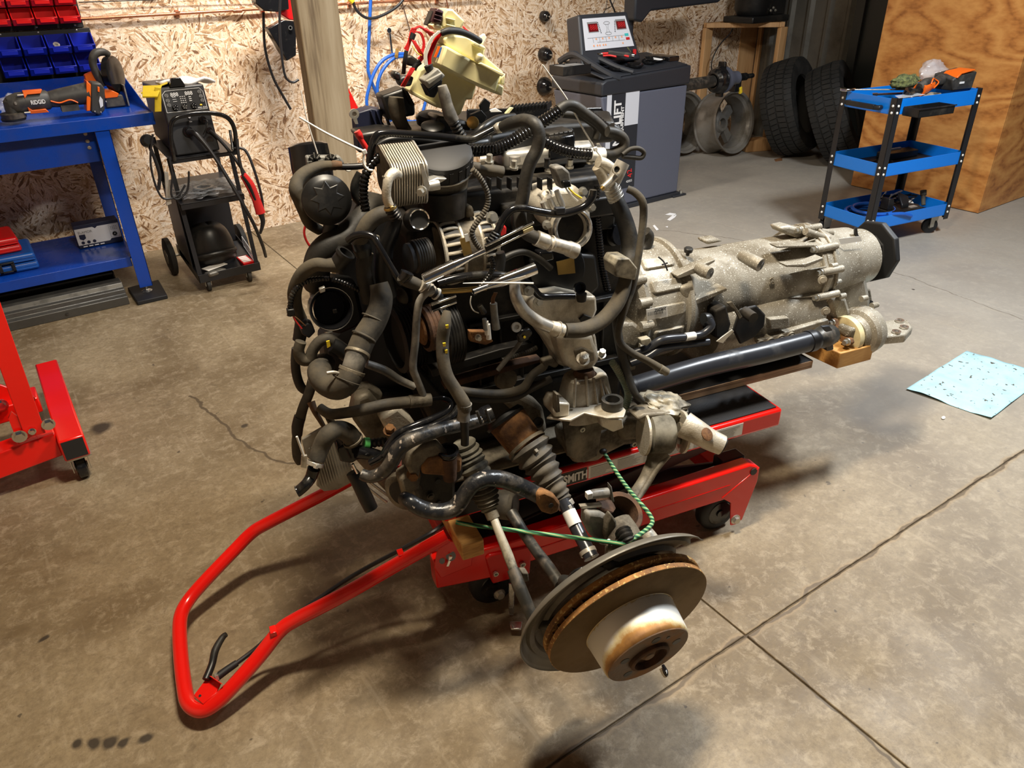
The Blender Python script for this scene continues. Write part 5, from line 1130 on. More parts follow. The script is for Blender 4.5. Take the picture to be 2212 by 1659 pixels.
G().tube([h(512, 1432, .085), h(560, 1395, .10), h(600, 1355, .14), h(650, 1320, .175), h(760, 1245, .22), h(860, 1190, .26), h(930, 1152, .30), h(960, 1130, .30)], .0055, n=8).go('release_cable', M['blacksat'], lift)
for a, b_, z in ((868, 1205, .28), (592, 1372, .15)): G().box(h(a, b_, z).x - .007, h(a, b_, z).x + .007, h(a, b_, z).y - .004, h(a, b_, z).y + .02, z, z + .012).go('cable_clip', M['red'], lift, bev=.001)
# front brake pedal parts by the near caster
G().prism([e(1100, 1262, -.30), e(1112, 1262, -.30), e(1110, 1330, -.30), e(1100, 1330, -.30)], (0, .006, 0)).prism([h(1100, 1345, .02), h(1128, 1345, .02), h(1126, 1362, .02), h(1104, 1362, .02)], (0, 0, .006)).go('brake_pedal', M['steel'], lift, bev=.002)

# ================================================================== BOARD AND TIMBER BLOCKS UNDER THE ENGINE
bz = ZT + .0015
pA, pB = h(1755, 792, bz), h(1480, 872, bz)
bd = ething('plywood_board', 'plywood board with striped edge lying on the lift table under the gearbox', 'board')
w0b = -.118
xE = e(1756, 783, w0b).x
G().box(.62, xE, w0b, .18, bz, bz + .025).go('board_core', M['plyedge'], bd, bev=.001)
G().box(.62, xE - .002, w0b + .002, .18, bz + .025, bz + .0265).go('board_face', M['blackmt'], bd, label='top face with its shadow put into the black colour')  # shadow lying on the board top is put into its black colour
bk = [h(1761, 765, bz + .05), h(1808, 797, bz + .05), h(1876, 778, bz + .05)]
tag(G().box(1.655, 1.80, -.21, .02, bz - .0, bz + .0).go('x', M['block']), 'x', 'x') if False else None
def blk(name, z0, z1, pts, lab):
    o = G().prism([V((p.x, p.y, z0)) for p in pts], (0, 0, z1 - z0)).go(name, M['block'], None, bev=.003)
    o.location = EO; o.rotation_euler = (0, 0, EA); return tag(o, lab, 'wood block')
zt = bz + .0325 + .0
# block beyond the board end carrying the transfer case
q0, q1 = e(1808, 797, -.19), e(1876, 778, -.19)
blk('timber_block', q0.z, q0.z + .052, [V((q0.x, -.19, 0)), V((q1.x + .01, -.19, 0)), V((q1.x + .01, .02, 0)), V((xE - .09, .02, 0)), V((xE + .004, -.05, 0))], 'orange timber block under the output end of the gearbox')
q0 = e(1005, 1190, -.33)
blk('timber_block', ZT + .0005 if False else q0.z, q0.z + .045, [V((e(993, 1190, -.34).x, -.36, 0)), V((e(1040, 1180, -.34).x, -.36, 0)), V((e(1040, 1180, -.34).x + .0, -.20, 0)), V((e(993, 1190, -.34).x, -.20, 0))], 'light timber block wedged between lift bracket and sway bar')
# ================================================================== ENGINE, GEARBOX AND FRONT SUSPENSION
eng = ething('car_engine', 'dirty car engine with silver gearbox and hoses resting on the red lift', 'engine')
def pw(L, dw=0):                       # [(px, py, w)] -> points; a missing w repeats the last
    out = []; w = 0
    for q in L:
        if len(q) > 2: w = q[2]
        out.append(e(q[0], q[1], w + dw))
    return out
def hose(name, L, r, mt_, rib=0, n=12, label=None, par=None, step=.0075, amp=.16):
    P = pw(L)
    rr = r if isinstance(r, (list, tuple)) else [r] * len(P)
    R = [q * dep(p) / FPX for q, p in zip(rr, P)]
    g = G()
    if rib: g.ribbed(P, R, step, amp, n)
    else: g.tube(P, R, n)
    return g.go(name, M[mt_], par or eng, label=label, ang=50 if not rib else 30)
def plate(name, L, w, th, mt_, bev=.003, label=None, par=None, off=(0, 0, 0)):
    return G().prism([e(a, b_, w) + V(off) for a, b_ in L], (0, th, 0)).go(name, M[mt_], par or eng, bev=bev, label=label)
def disc(name, px, py, w, ax, prof, mt_, n=28, par=None, label=None, cap=True):   # profile in pixels of that depth
    p = e(px, py, w); k = dep(p) / FPX
    return G().lathe(p, ax, [(a * k, b_ * k) for a, b_ in prof], n, cap).go(name, M[mt_], par or eng, label=label)
def bolt(px, py, w, ax=(0, -1, 0), r=.007, hh=.012, mt_='zinc', par=None):
    g = G(); g.bolt(e(px, py, w), ax, r, hh); return g.go('bolt', M[mt_], par or eng)
def band(px, py, w, ax, r, wd_, mt_='silver', name='hose_clamp', lug=True):
    p = e(px, py, w); k = dep(p) / FPX; ax = V(ax).normalized()
    g = G().lathe(p - ax * wd_ * k / 2, ax, [(0, r * k), (0, (r + 2) * k), (wd_ * k, (r + 2) * k), (wd_ * k, r * k), (0, r * k)], 30, cap=False)
    if lug: x, y = perp(ax); g.ob(p + V((0, -1, .3)).normalized() * (r + 4) * k, ax * wd_ * .5 * k, x * 4 * k, y * 4 * k)
    return g.go(name, M[mt_], eng, bev=.0008)
def dirv(a, b_): return (e(*b_) - e(*a)).normalized()

# ---- bulk: block, sump, head
g = G(); g.box(.38, .92, -.13, .16, .60, 1.02); g.go('engine_block', M['darkmetal'], eng, bev=.02)
G().prism([V((.42, -.14, .45)), V((.92, -.14, .45)), V((.93, -.14, .60)), V((.38, -.14, .60))], (0, .30, 0)).go('oil_sump', M['darkmetal'], eng, bev=.02)
g = G(); 
for k in range(7): g.box(.52 + k * .055, .525 + k * .055, -.146, -.13, .62, .78)
g.box(.50, .90, -.152, -.13, .605, .62).box(.50, .90, -.148, -.13, .78, .79).go('block_ribs', M['darkmetal'], eng, bev=.002)
G().box(.42, .90, -.10, .17, 1.02, 1.075).go('cylinder_head', M['darkmetal'], eng, bev=.01)
G().prism([h(775, 300, 1.14), h(1000, 285, 1.14), h(1060, 300, 1.14), h(1060, 335, 1.14), h(1000, 345, 1.14), h(800, 340, 1.14)], (0, 0, .035)).go('top_cover', M['blackpl'], eng, bev=.008)
# rear top black cover line
G().prism([h(905, 243, 1.17), h(1060, 236, 1.17), h(1318, 238, 1.17), h(1330, 262, 1.17), h(1180, 270, 1.17), h(1060, 292, 1.17), h(905, 290, 1.17)], (0, 0, -.05)).go('engine_cover', M['blackpl'], eng, bev=.01)
plate('rear_panel', [(1010, 236), (1300, 232), (1318, 262), (1010, 262)], .16, .01, 'blackgl')
# valve cover in bare metal
G().prism([h(1048, 350, 1.085), h(1095, 305, 1.085), h(1180, 283, 1.085), h(1272, 292, 1.085), h(1288, 330, 1.085), h(1278, 352, 1.085), h(1160, 366, 1.085), h(1090, 372, 1.085)], (0, 0, .045)).go('valve_cover', M['aluc'], eng, bev=.014, seg=4)
G().prism([h(1038, 362, 1.055), h(1100, 382, 1.055), h(1285, 360, 1.055), h(1300, 330, 1.055), h(1280, 300, 1.055), h(1060, 330, 1.055)], (0, 0, .018)).go('valve_cover_flange', M['alud'], eng, bev=.004)
for a, b_ in ((1110, 365), (1185, 372), (1230, 362), (1275, 352), (1057, 352)): bolt(a, b_, -.16, (0, -.2, 1), .0065, .018)
for k, (a, b_) in enumerate(((1112, 350), (1150, 346))): disc('coil_boss', a, b_, -.15, (0, 0, 1), [(0, 13), (12, 12), (14, 8)], 'aluc', 18)
G().prism([h(1180, 262, 1.16), h(1238, 256, 1.16), h(1242, 290, 1.16), h(1185, 300, 1.16)], (0, 0, -.05)).go('relay_box', M['blackgl'], eng, bev=.006)
plate('relay_box', [(1186, 290), (1240, 281), (1242, 300), (1190, 310)], -.03, .06, 'blackpl')
g = G()
for k in range(5): g.bar(e(1192 + k * 10, 306 - k * 1.6, -.032), e(1198 + k * 10, 288 - k * 1.6, -.032), .002, .003)
g.go('box_ribs', M['blackpl'], eng)
# ignition rail teeth
g = G()
for k in range(12): g.bar(e(1098 + k * 7.5, 240 - k * .8, .12), e(1108 + k * 7.5, 232 - k * .8, .14), .003, .014)
g.go('cable_comb', M['blackpl'], eng)
plate('yellow_tab', [(1092, 246), (1104, 232), (1110, 233), (1098, 248)], .10, .01, 'cream', .001)
plate('foil_patch', [(1058, 238), (1070, 233), (1085, 242), (1060, 243)], .12, .004, 'white', .001)
disc('gold_plug', 1022, 265, .06, (-.5, -.8, .2), [(0, 13), (6, 13), (8, 6)], 'gold', 20)
plate('torn_sheet', [(1036, 228), (1048, 212), (1060, 222), (1056, 240), (1040, 243)], .10, .008, 'blackpl', .001)
plate('torn_sheet', [(1018, 248), (1040, 238), (1052, 252), (1045, 268), (1024, 262)], .08, .012, 'blackpl', .001)

# ---- top left: crate like fan shroud and duct
plate('shroud_panel', [(768, 245), (802, 234), (828, 238), (826, 262), (850, 300), (835, 330), (775, 330)], .16, .05, 'boxd')
for a in (800, 812, 830): plate('shroud_rib', [(a, 240), (a + 3, 239), (a + 18, 280), (a + 15, 282)], .15, .02, 'boxd', .001)
plate('air_box', [(823, 208), (874, 190), (897, 226), (898, 250), (884, 252), (840, 262)], .12, .06, 'blackpl', .006)
plate('air_box_edge', [(872, 190), (878, 191), (897, 227), (890, 229)], .105, .02, 'blackpl', .002)
hose('air_pipe', [(856, 210, .08), (856, 225), (860, 250), (870, 272), (880, 285)], [16, 18, 17, 14, 12], 'rubberg')
disc('round_cap', 930, 252, .14, (0, -.2, 1), [(-14, 30), (0, 32), (6, 26), (8, 10)], 'blackpl')
disc('round_cap', 935, 272, .05, (0, -.3, 1), [(-20, 24), (0, 26), (4, 20)], 'blackpl')
plate('cover_block', [(945, 250), (1010, 262), (1030, 290), (985, 300), (940, 290)], .06, .08, 'blackpl', .008)
plate('cover_block', [(770, 290), (830, 280), (905, 285), (905, 310), (790, 318)], .05, .08, 'blackpl', .008)
hose('red_battery_cable', [(775, 292, -.02), (781, 304), (790, 318), (797, 335)], [7, 6, 6, 7], 'redcable')
hose('cable_sleeve', [(771, 283, -.02), (776, 292), (780, 300)], [7, 8, 6], 'redcable')
G().lathe(e(765, 246, -.02), (0.1, -1, 0), [(-.002, .010), (.002, .010), (.002, .005), (-.002, .005)], 18).prism([e(760, 252, -.022), e(770, 252, -.022), (e(774, 268, -.022)), e(768, 268, -.022)], (0, .004, 0)).go('ring_terminal', M['silver'], eng)

# ---- fuse box in cream plastic with looms
z4 = Z(820, 0, .1567)
plate('fuse_box_tray', z4((420, 1270), (560, 960), (750, 870), (930, 940), (1340, 1190), (1280, 1380), (1200, 1370), (1130, 1560), (1080, 1610), (1000, 1540), (780, 1480)), .06, .05, 'cream', .004)
plate('fuse_box_lip', z4((415, 1290), (780, 1470), (790, 1430), (600, 1330), (430, 1240)), .05, .012, 'cream', .002)
fb = plate('fuse_box', z4((825, 910), (915, 625), (1310, 850), (1680, 1020), (1600, 1290), (1200, 1110)), -.02, .07, 'cream', .005)
plate('fuse_box_lid', z4((880, 530), (1000, 480), (1200, 500), (1475, 650), (1440, 760), (1720, 1000), (1680, 1040), (1310, 850), (900, 620)), .0, .08, 'cream', .004)
plate('fuse_box_rail', z4((1360, 880), (1400, 860), (1730, 1020), (1690, 1060)), -.03, .02, 'cream', .002)
plate('fuse_box_end', z4((1590, 1260), (1640, 1160), (1720, 1200), (1690, 1330)), -.015, .07, 'cream', .003)
plate('fuse_box_end', z4((1680, 1060), (1740, 1010), (1725, 1180), (1660, 1160)), -.01, .06, 'cream', .003)
disc('lid_catch', 1035, 124, -.02, (.2, -.4, 1), [(-8, 9), (0, 10), (6, 8), (9, 3)], 'cream', 16)
plate('lid_bar', z4((1300, 570), (1460, 650), (1450, 690), (1290, 620)), -.012, .02, 'cream', .002)
plate('clear_tab', z4((1390, 500), (1450, 460), (1480, 520), (1430, 620), (1400, 600)), .02, .01, 'creamw', .002)
plate('loose_connector', z4((850, 390), (850, 320), (885, 180), (930, 120), (1010, 125), (1180, 290), (1120, 410), (1000, 395)), .0, .05, 'cream', .004)
for k in (0, 1): plate('connector_rib', z4((930 + 0, 240 + k * 90), (1050, 270 + k * 90), (1045, 290 + k * 90), (925, 262 + k * 90)), -.008, .012, 'cream', .002)
plate('connector_fringe', z4((690, 340), (760, 320), (860, 350), (880, 390), (830, 420), (740, 410)), -.005, .03, 'cream', .003)
plate('maroon_connector', z4((790, 110), (890, 150), (850, 330), (720, 310)), -.005, .045, 'maroon', .003)
for k in (0, 1, 2): plate('maroon_rib', z4((775 - 10 * k, 140 + 55 * k), (875 - 10 * k, 170 + 55 * k), (870 - 10 * k, 185 + 55 * k), (770 - 10 * k, 158 + 55 * k)), -.010, .006, 'maroon', .001)
plate('black_clip', z4((735, 150), (760, 155), (690, 360), (655, 350)), .01, .03, 'blackpl', .002)
def wires(name, mt_, L, n, sp=(3, 1.5), r=1.6, label=None):
    g = G()
    for k in range(n):
        P = pw([(a + sp[0] * (k - n / 2), b_ + sp[1] * (k - n / 2) * (-1) ** i, w) for i, (a, b_, w) in enumerate(L)])
        g.tube(P, r * dep(P[0]) / FPX, 7)
    return g.go(name, M[mt_], eng, label=label)
def q4(*L): return [(820 + .1567 * a, .1567 * b_, w) for a, b_, w in L]
wires('red_wires', 'redcable', q4((370, 700, -.02), (420, 560, -.02), (470, 430, -.02), (520, 370, -.02), (620, 400, -.02), (730, 470, -.01)), 4, (2.4, 2))
wires('red_wires', 'redcable', q4((470, 560, -.03), (560, 700, -.03), (600, 780, -.02), (560, 850, -.02)), 3, (2.6, 1))
wires('red_wires', 'redcable', q4((500, 440, -.02), (580, 460, -.02), (620, 600, -.02), (590, 740, -.02), (550, 820, -.02)), 2, (3, 1))
wires('red_wires', 'redcable', q4((560, 380, 0), (660, 420, 0), (740, 500, 0)), 3, (1, 2.8))
wires('red_wires', 'redcable', q4((470, 940, -.03), (400, 1060, -.03), (330, 1190, -.02)), 3, (3.2, .6), 2.2)
wires('red_wires', 'redcable', q4((1160, 370, .02), (1200, 410, .02), (1225, 430, .02)), 2, (2, 1))
wires('white_wires', 'copperw', q4((840, 430, -.05), (740, 520, -.05), (670, 650, -.05), (640, 780, -.05), (650, 900, -.05)), 3, (2.6, 0), 1.5)
wires('dark_red_wires', 'redpl', q4((860, 450, -.045), (780, 560, -.045), (720, 700, -.045), (690, 800, -.045), (690, 900, -.045)), 4, (2.4, 0), 1.6)
wires('orange_wires', 'orange', q4((830, 640, 0), (800, 720, 0), (770, 790, 0)), 2, (3, 0), 1.5)
wires('blue_wires', 'bluehose', q4((870, 650, 0), (840, 730, 0), (810, 790, 0)), 2, (3, 0), 1.6)
wires('yellow_wire', 'yellowp', q4((460, 640, -.035), (520, 720, -.035), (590, 770, -.03)), 1, r=1)
def q4h(name, L, r, mt_, **k): return hose(name, q4(*L), r, mt_, **k)
q4h('taped_loom', [(850, 460, -.05), (950, 425, -.05), (1080, 430, -.04), (1230, 480, -.03), (1390, 570, -.02)], [6.5, 7.5, 7.5, 7, 6.5], 'blackmt')
q4h('loom_tape', [(470, 460, -.025), (440, 540, -.025)], 6, 'blackmt'); q4h('loom_tape', [(370, 700, -.02), (345, 850, -.02), (330, 1010, -.01)], 4.5, 'blackmt')
q4h('loom_tape', [(560, 850, -.02), (500, 900, -.02), (470, 960, -.02)], 6, 'blackmt'); q4h('loom_tape', [(670, 900, -.05), (690, 960, -.05), (700, 1000, -.05)], [10, 9, 7], 'blackmt')
plate('loom_junction', z4((370, 780), (440, 760), (540, 830), (500, 930), (380, 900)), .02, .03, 'blackpl', .004)
plate('loom_junction', z4((180, 1040), (220, 980), (290, 1010), (300, 1120), (230, 1110)), .0, .03, 'blackpl', .004)
plate('loom_junction', z4((250, 1100), (330, 1050), (480, 1060), (440, 1190), (300, 1200)), .03, .03, 'greydk', .004)
gc = plate('grey_connector', z4((600, 1110), (800, 935), (910, 1045), (870, 1090), (680, 1230)), -.07, .035, 'greyconn', .003)
plate('connector_latch', z4((640, 1120), (860, 1000), (880, 1030), (680, 1180)), -.076, .01, 'greyconn', .002)
plate('connector_base', z4((610, 1160), (680, 1230), (870, 1090), (860, 1180), (760, 1350), (690, 1340)), -.06, .03, 'blackpl', .003)
hose('taped_sleeve', [(955, 185, -.08), (960, 205), (965, 225), (972, 248), (980, 262)], [10, 13, 13, 15, 13], 'tape')
hose('corrugated_loom', [(976, 256, -.08), (982, 268), (990, 284), (1000, 300)], [13, 12, 12, 12], 'blackpl', rib=1)

# ---- main looms and hoses on top
hose('flat_loom', [(797, 352, -.12), (801, 325), (812, 296), (828, 288), (870, 289), (930, 293), (985, 299), (1018, 301), (1040, 292), (1068, 277)], [7, 8, 9, 8, 8, 8, 8, 8, 8, 7], 'blackgl')
hose('loom_tube', [(812, 318, -.10), (835, 304), (865, 300), (910, 302), (955, 308)], 7, 'blackpl')
hose('loom_tube', [(1022, 296, -.06), (1045, 275, -.06), (1075, 258, -.02), (1110, 252, .02)], [8, 9, 9, 8], 'blackpl')
hose('corrugated_loom', [(958, 312, -.10), (990, 320), (1030, 323), (1070, 320), (1105, 305), (1140, 283), (1180, 258), (1213, 235)], [10, 11, 12, 13, 13, 14, 13, 12], 'blackgl', rib=1, step=.0075)
hose('loom_elbow', [(1207, 238, -.10), (1222, 228), (1240, 229), (1262, 244), (1290, 265), (1312, 288)], [13, 12, 12, 12, 11, 11], 'rubber')
hose('corrugated_loom', [(1268, 246, -.09), (1290, 262), (1315, 283)], 11, 'blackgl', rib=1)
hose('black_hose', [(1215, 246, -.06), (1250, 250), (1276, 262), (1290, 280), (1287, 300)], [8, 9, 9, 9, 8], 'rubber')
hose('corrugated_loom', [(1158, 300, -.16), (1180, 308), (1205, 320), (1240, 330), (1278, 334)], 11.5, 'blackgl', rib=1)
hose('white_tape', [(1275, 334, -.16), (1290, 334), (1304, 333)], [14, 15, 14], 'white')
hose('loom_elbow', [(1302, 334, -.16), (1325, 333), (1346, 318), (1347, 300), (1330, 288), (1312, 284)], [12, 13, 12, 11, 12, 11], 'rubber')
hose('loom_clip', [(1318, 278, -.14), (1330, 287), (1340, 296)], [14, 15, 13], 'blackpl')
hose('black_loop', [(1345, 334, -.18), (1362, 322), (1380, 321), (1391, 330), (1385, 341), (1365, 340), (1345, 338)], 5, 'rubber')
hose('silver_end', [(1070, 281, -.18), (1078, 276), (1090, 272)], [9, 12, 11], 'silver')
hose('rubber_arch_hose', [(1085, 275, -.2), (1105, 266, -.22), (1132, 260, -.24), (1155, 268, -.27), (1165, 292, -.28), (1160, 322, -.28), (1146, 350, -.28), (1136, 385, -.28), (1130, 425, -.28), (1124, 455, -.28), (1126, 485, -.29), (1140, 505, -.30), (1163, 516, -.31)], [12, 13, 14, 14, 14, 14, 14, 14, 14, 14, 14, 15, 14], 'rubber', n=16)
fe = hose('alloy_coupling', [(1158, 514, -.31), (1180, 523), (1186, 525), (1192, 527), (1198, 528), (1222, 535), (1228, 537), (1244, 543)], [17, 17, 13, 17, 15, 15, 17, 17], 'silver', n=18)
band(1190, 526, -.31, dirv((1158, 514, -.31), (1244, 543, -.31)), 16, 4, 'silver', 'coupling_ring', False)
disc('coupling_mouth', 1245, 543, -.311, dirv((1158, 514, -.31), (1244, 543, -.31)), [(0, 11), (1.5, 11)], 'print', 18)

# ---- oil filter housing and cooler
fo = e(953, 347, -.12); k_ = dep(fo) / FPX
FA = V((-.06, -.40, .91)).normalized(); fxx, fyy = perp(FA)
G().lathe(fo, FA, [(-.125, .040), (-.08, .055), (-.02, .059), (-.012, .060)], 40).go('filter_housing', M['alud'], eng)
G().lathe(fo, (0, 0, 1), [(-.115, .045), (-.06, .05)], 30).go('filter_neck', M['darkmetal'], eng)
fc = G(); fc.lathe(fo, FA, [(-.012, .0635), (.014, .0645), (.022, .063), (.026, .055), (.0265, .0)], 48, cap=False)
fc = fc.go('filter_cap', M['blackmt'], eng)
for i in range(20):
    a = i * math.pi / 10; d1 = fxx * math.cos(a) + fyy * math.sin(a); d2 = -fxx * math.sin(a) + fyy * math.cos(a)
    G().ob(fo + d1 * .0643 + FA * .002, d2 * .004, d1 * .0013, FA * .012).go('cap_grip', M['blackmt'], fc)
G().lathe(fo, FA, [(-.016, .060), (-.015, .0665), (-.012, .0665), (-.0115, .060)], 40).go('cap_seal', M['aluc'], eng)
plate('boss_fin', [(915, 398), (945, 384), (968, 386), (955, 394), (935, 402)], -.20, .05, 'aluc', .003)
hose('mounting_boss', [(918, 404, -.20), (932, 402), (948, 399)], [9, 11, 11], 'aluc')
c0_ = e(847, 366, -.215); 
oc = None
def rsq(x, y0, y1, z0, z1, r, n=4):
    out = []
    for cy, cz, a0 in ((y1 - r, z1 - r, 0), (y0 + r, z1 - r, 90), (y0 + r, z0 + r, 180), (y1 - r, z0 + r, 270)):
        for i in range(n + 1): a = math.radians(a0 + 90 * i / n); out.append(V((x, cy + math.cos(a) * r, cz + math.sin(a) * r)))
    return out
cw, ch, clen = .112, .094, .066
cooler = G().prism([V((c0_.x - .001, p.y, p.z)) for p in rsq(0, c0_.y, c0_.y + cw, c0_.z - ch, c0_.z, .022)], (.003, 0, 0)).go('oil_cooler', M['alud'], eng, bev=.001)
nf_ = 13
for k in range(nf_):
    x = c0_.x + .003 + k * clen / nf_; s_ = 0 if k % 1 == 0 else 0
    G().prism([V((x, p.y, p.z)) for p in rsq(0, c0_.y, c0_.y + cw, c0_.z - ch, c0_.z, .022)], (.0030, 0, 0)).go('cooler_plate', M['alu'], cooler, bev=.0008)
G().prism([V((c0_.x, p.y, p.z)) for p in rsq(0, c0_.y + .003, c0_.y + cw - .003, c0_.z - ch + .003, c0_.z - .003, .02)], (clen, 0, 0)).go('cooler_core', M['darkmetal'], cooler)
G().prism([V((c0_.x + clen + .002, p.y, p.z)) for p in rsq(0, c0_.y - .002, c0_.y + cw, c0_.z - ch - .0, c0_.z + .002, .022)], (.004, 0, 0)).go('cooler_flange', M['aluc'], cooler, bev=.001)
th_ = math.radians(18); Rm = Matrix.Rotation(th_, 3, 'X'); cooler.rotation_euler = (th_, 0, 0); cooler.location = c0_ - Rm @ c0_
plate('flange_strap', [(906, 352), (914, 352), (929, 400), (928, 412), (918, 412)], -.222, .006, 'silver', .001)
bolt(912, 412, -.222, (-.6, -.8, 0), .007, .016)
hose('cooler_elbow', [(860, 378, -.235), (850, 374, -.25), (840, 384, -.26), (836, 402, -.265), (835, 425, -.265), (841, 444, -.265)], [10, 12, 11, 10, 10, 10], 'alu', n=16)
band(838, 384, -.258, (.3, 0, 1), 11, 3, 'alud', 'elbow_bead', False)
band(843, 449, -.265, (-.2, 0, 1), 12, 6, 'gold', 'brass_clamp')
hose('hose_end', [(842, 446, -.265), (848, 458), (856, 470)], [13, 14, 14], 'blackpl', rib=1)
plate('cooler_tab', [(862, 325), (884, 322), (890, 334), (870, 336)], -.13, .02, 'aluc', .002)
disc('washer', 887, 327, -.14, (0, -.8, .5), [(0, 9), (3, 9), (3, 4), (5, 4), (7, 4)], 'silver', 20)
hose('corrugated_loom', [(833, 327, -.12), (815, 342), (798, 362), (788, 385), (785, 420), (790, 455)], [9, 10, 10, 10, 10, 10], 'blackgl', rib=1)
hose('black_hose', [(780, 375, -.06), (768, 400), (770, 425), (786, 440)], 11, 'blackpl')
hose('black_hose', [(700, 356, -.02), (730, 360), (765, 360), (785, 358)], 7, 'blacksat')
# grommet bracket at far left
plate('grommet_bracket', [(661, 338), (735, 337), (745, 352), (738, 364), (664, 366)], .02, .02, 'greyconn', .004)
for a, b_ in ((680, 347), (715, 347)):
    gr = disc('grommet', a, b_, .015, (0, -1, .1), [(0, 14), (3, 14), (3, 6), (5, 6), (5, 3.5), (0, 3.5)], 'blackpl', 24)
    p = e(a, b_, .012); g = G(); [g.ob(p + V((math.cos(t) * .0115, -.003, math.sin(t) * .0115)), (math.cos(t) * .005, 0, math.sin(t) * .005), (0, .002, 0), (-math.sin(t) * .001, 0, math.cos(t) * .001)) for t in [i * math.pi / 4 for i in range(8)]]; g.go('grommet_spoke', M['greyconn'], gr)
hose('clear_joint', [(714, 360, -.03), (722, 357), (738, 357)], [9, 11, 8], 'brown'); disc('white_cap', 752, 362, -.0, (0, -1, .3), [(0, 9), (5, 8)], 'creamw', 16)
hose('left_rubber_hose', [(716, 357, -.03), (690, 360, -.03), (664, 370, -.04), (644, 388, -.05), (639, 410, -.06), (648, 435, -.06), (657, 458, -.06), (668, 482, -.05), (690, 497, -.03)], [10, 12, 13, 14, 15, 14, 13, 12, 11], 'rubberg', n=16)
disc('reservoir', 672, 350, .12, (0, -.25, -1), [(-40, 34), (-34, 42), (10, 44), (70, 40), (90, 30)], 'blackgl', 30)
# vacuum pump like round cap with star
vp = disc('round_pump', 707, 432, -.10, (0.0, -.93, .20), [(-60, 40), (-20, 50), (-6, 54), (0, 53), (6, 46), (10, 40), (12, 28)], 'blackpl', 36)
pc = e(707, 428, -.148); n_ = V((0, -.97, .22)).normalized(); xx_, yy_ = perp(n_)
g = G()
star = []
for i in range(16):
    a = math.pi * i / 8; r = .034 if i % 2 == 0 else .021; star.append(pc + (xx_ * math.cos(a) + yy_ * math.sin(a)) * r)
g.prism([p + (pc - p) * 0 for p in star], n_ * .008); g.go('pump_star', M['blackpl'], vp, bev=.002)
hose('pump_stub', [(715, 480, -.08), (710, 505), (706, 525)], [16, 14, 12], 'blackpl')
hose('red_wire_loop', [(663, 478, .05), (657, 500), (662, 520), (675, 538), (690, 548)], 2.6, 'redcable')

# ---- left cluster of ducts and hoses
hose('air_duct', [(806, 420, -.04), (800, 448, -.05), (785, 478, -.07), (755, 508, -.08), (720, 526, -.09), (695, 548, -.09), (684, 580, -.08), (684, 615, -.06)], [28, 30, 31, 31, 30, 30, 30, 28], 'rubber', n=20)
hose('coolant_hose', [(846, 458, -.2), (822, 464, -.2), (800, 478, -.2), (785, 500, -.2), (775, 528, -.19)], [16, 18, 18, 17, 16], 'rubberg', n=16)
hose('coolant_hose', [(856, 470, -.16), (845, 500, -.16), (830, 540, -.16), (830, 600, -.16), (840, 640, -.16)], [14, 18, 20, 20, 20], 'blackpl', n=16)
hose('coolant_hose', [(790, 545, -.17), (785, 580), (792, 620), (800, 650)], [17, 17, 18, 18], 'rubber', n=16)
hose('hose_neck', [(775, 520, -.19), (782, 536), (786, 552)], [18, 21, 17], 'blackpl', n=16)
hose('hard_pipe', [(752, 520, -.22), (765, 510, -.23), (785, 506, -.24), (806, 512, -.25), (818, 530, -.26), (840, 568, -.27), (858, 598, -.28), (868, 612, -.28)], [8, 8, 8, 8, 7, 7, 7, 7], 'blackgl')
plate('pipe_tab', [(806, 508), (820, 510), (822, 528), (812, 524)], -.25, .008, 'alud', .001)
cpx = dirv((728, 572, -.2), (748, 536, -.2))
disc('quick_coupler', 728, 574, -.20, cpx + V((0, -.25, 0)), [(0, 17), (12, 19), (30, 18), (31, 21), (38, 21), (38, 15), (20, 14)], 'blackpl', 26)
hose('elbow_hose', [(730, 572, -.2), (705, 573, -.2), (682, 572, -.19), (660, 584, -.18), (644, 606, -.17), (636, 635, -.16), (640, 665, -.15), (650, 690, -.14)], [18, 14, 15, 15, 15, 15, 14, 14], 'rubberg', n=16)
# big duct mouth
dm = V((.02, -1.0, .30)).normalized()
disc('duct_mouth', 716, 668, -.13, dm, [(-80, 40), (-20, 44), (-4, 45), (0, 46), (0, 42), (-10, 39), (-75, 36)], 'blackgl', 40, cap=False)
disc('duct_inside', 716, 668, -.08, dm, [(0, 38), (1, 38)], 'print', 30)
band(716, 668, -.13, dm, 45, 6, 'darksteel', 'duct_clamp')
plate('clamp_screw', [(690, 625), (702, 620), (703, 630), (692, 634)], -.15, .01, 'silver', .001)
bolt(710, 716, -.14, (0, -.4, -1), .006, .01)
hose('corrugated_loom', [(626, 682, -.18), (627, 660), (632, 636), (648, 615), (675, 604), (710, 602)], 6, 'blackgl', rib=1, step=.006)
hose('corrugated_loom', [(718, 603, -.17), (745, 612), (778, 628)], 5.5, 'blackgl', rib=1, step=.006)
plate('loom_plug', [(620, 670), (636, 668), (638, 682), (622, 684)], -.19, .015, 'blackpl', .002)
hose('thin_red_wire', [(633, 684, -.18), (641, 696), (652, 710)], 1.5, 'redcable'); hose('thin_grey_wire', [(637, 684, -.18), (648, 693), (660, 704)], 1.5, 'brown')
plate('loom_connector', [(650, 708), (665, 698), (676, 702), (682, 718), (668, 732), (652, 722)], -.18, .03, 'greydk', .003)
hose('sagging_hose', [(650, 690, -.12), (650, 712, -.12), (646, 735, -.12)], [12, 15, 14], 'blackpl')
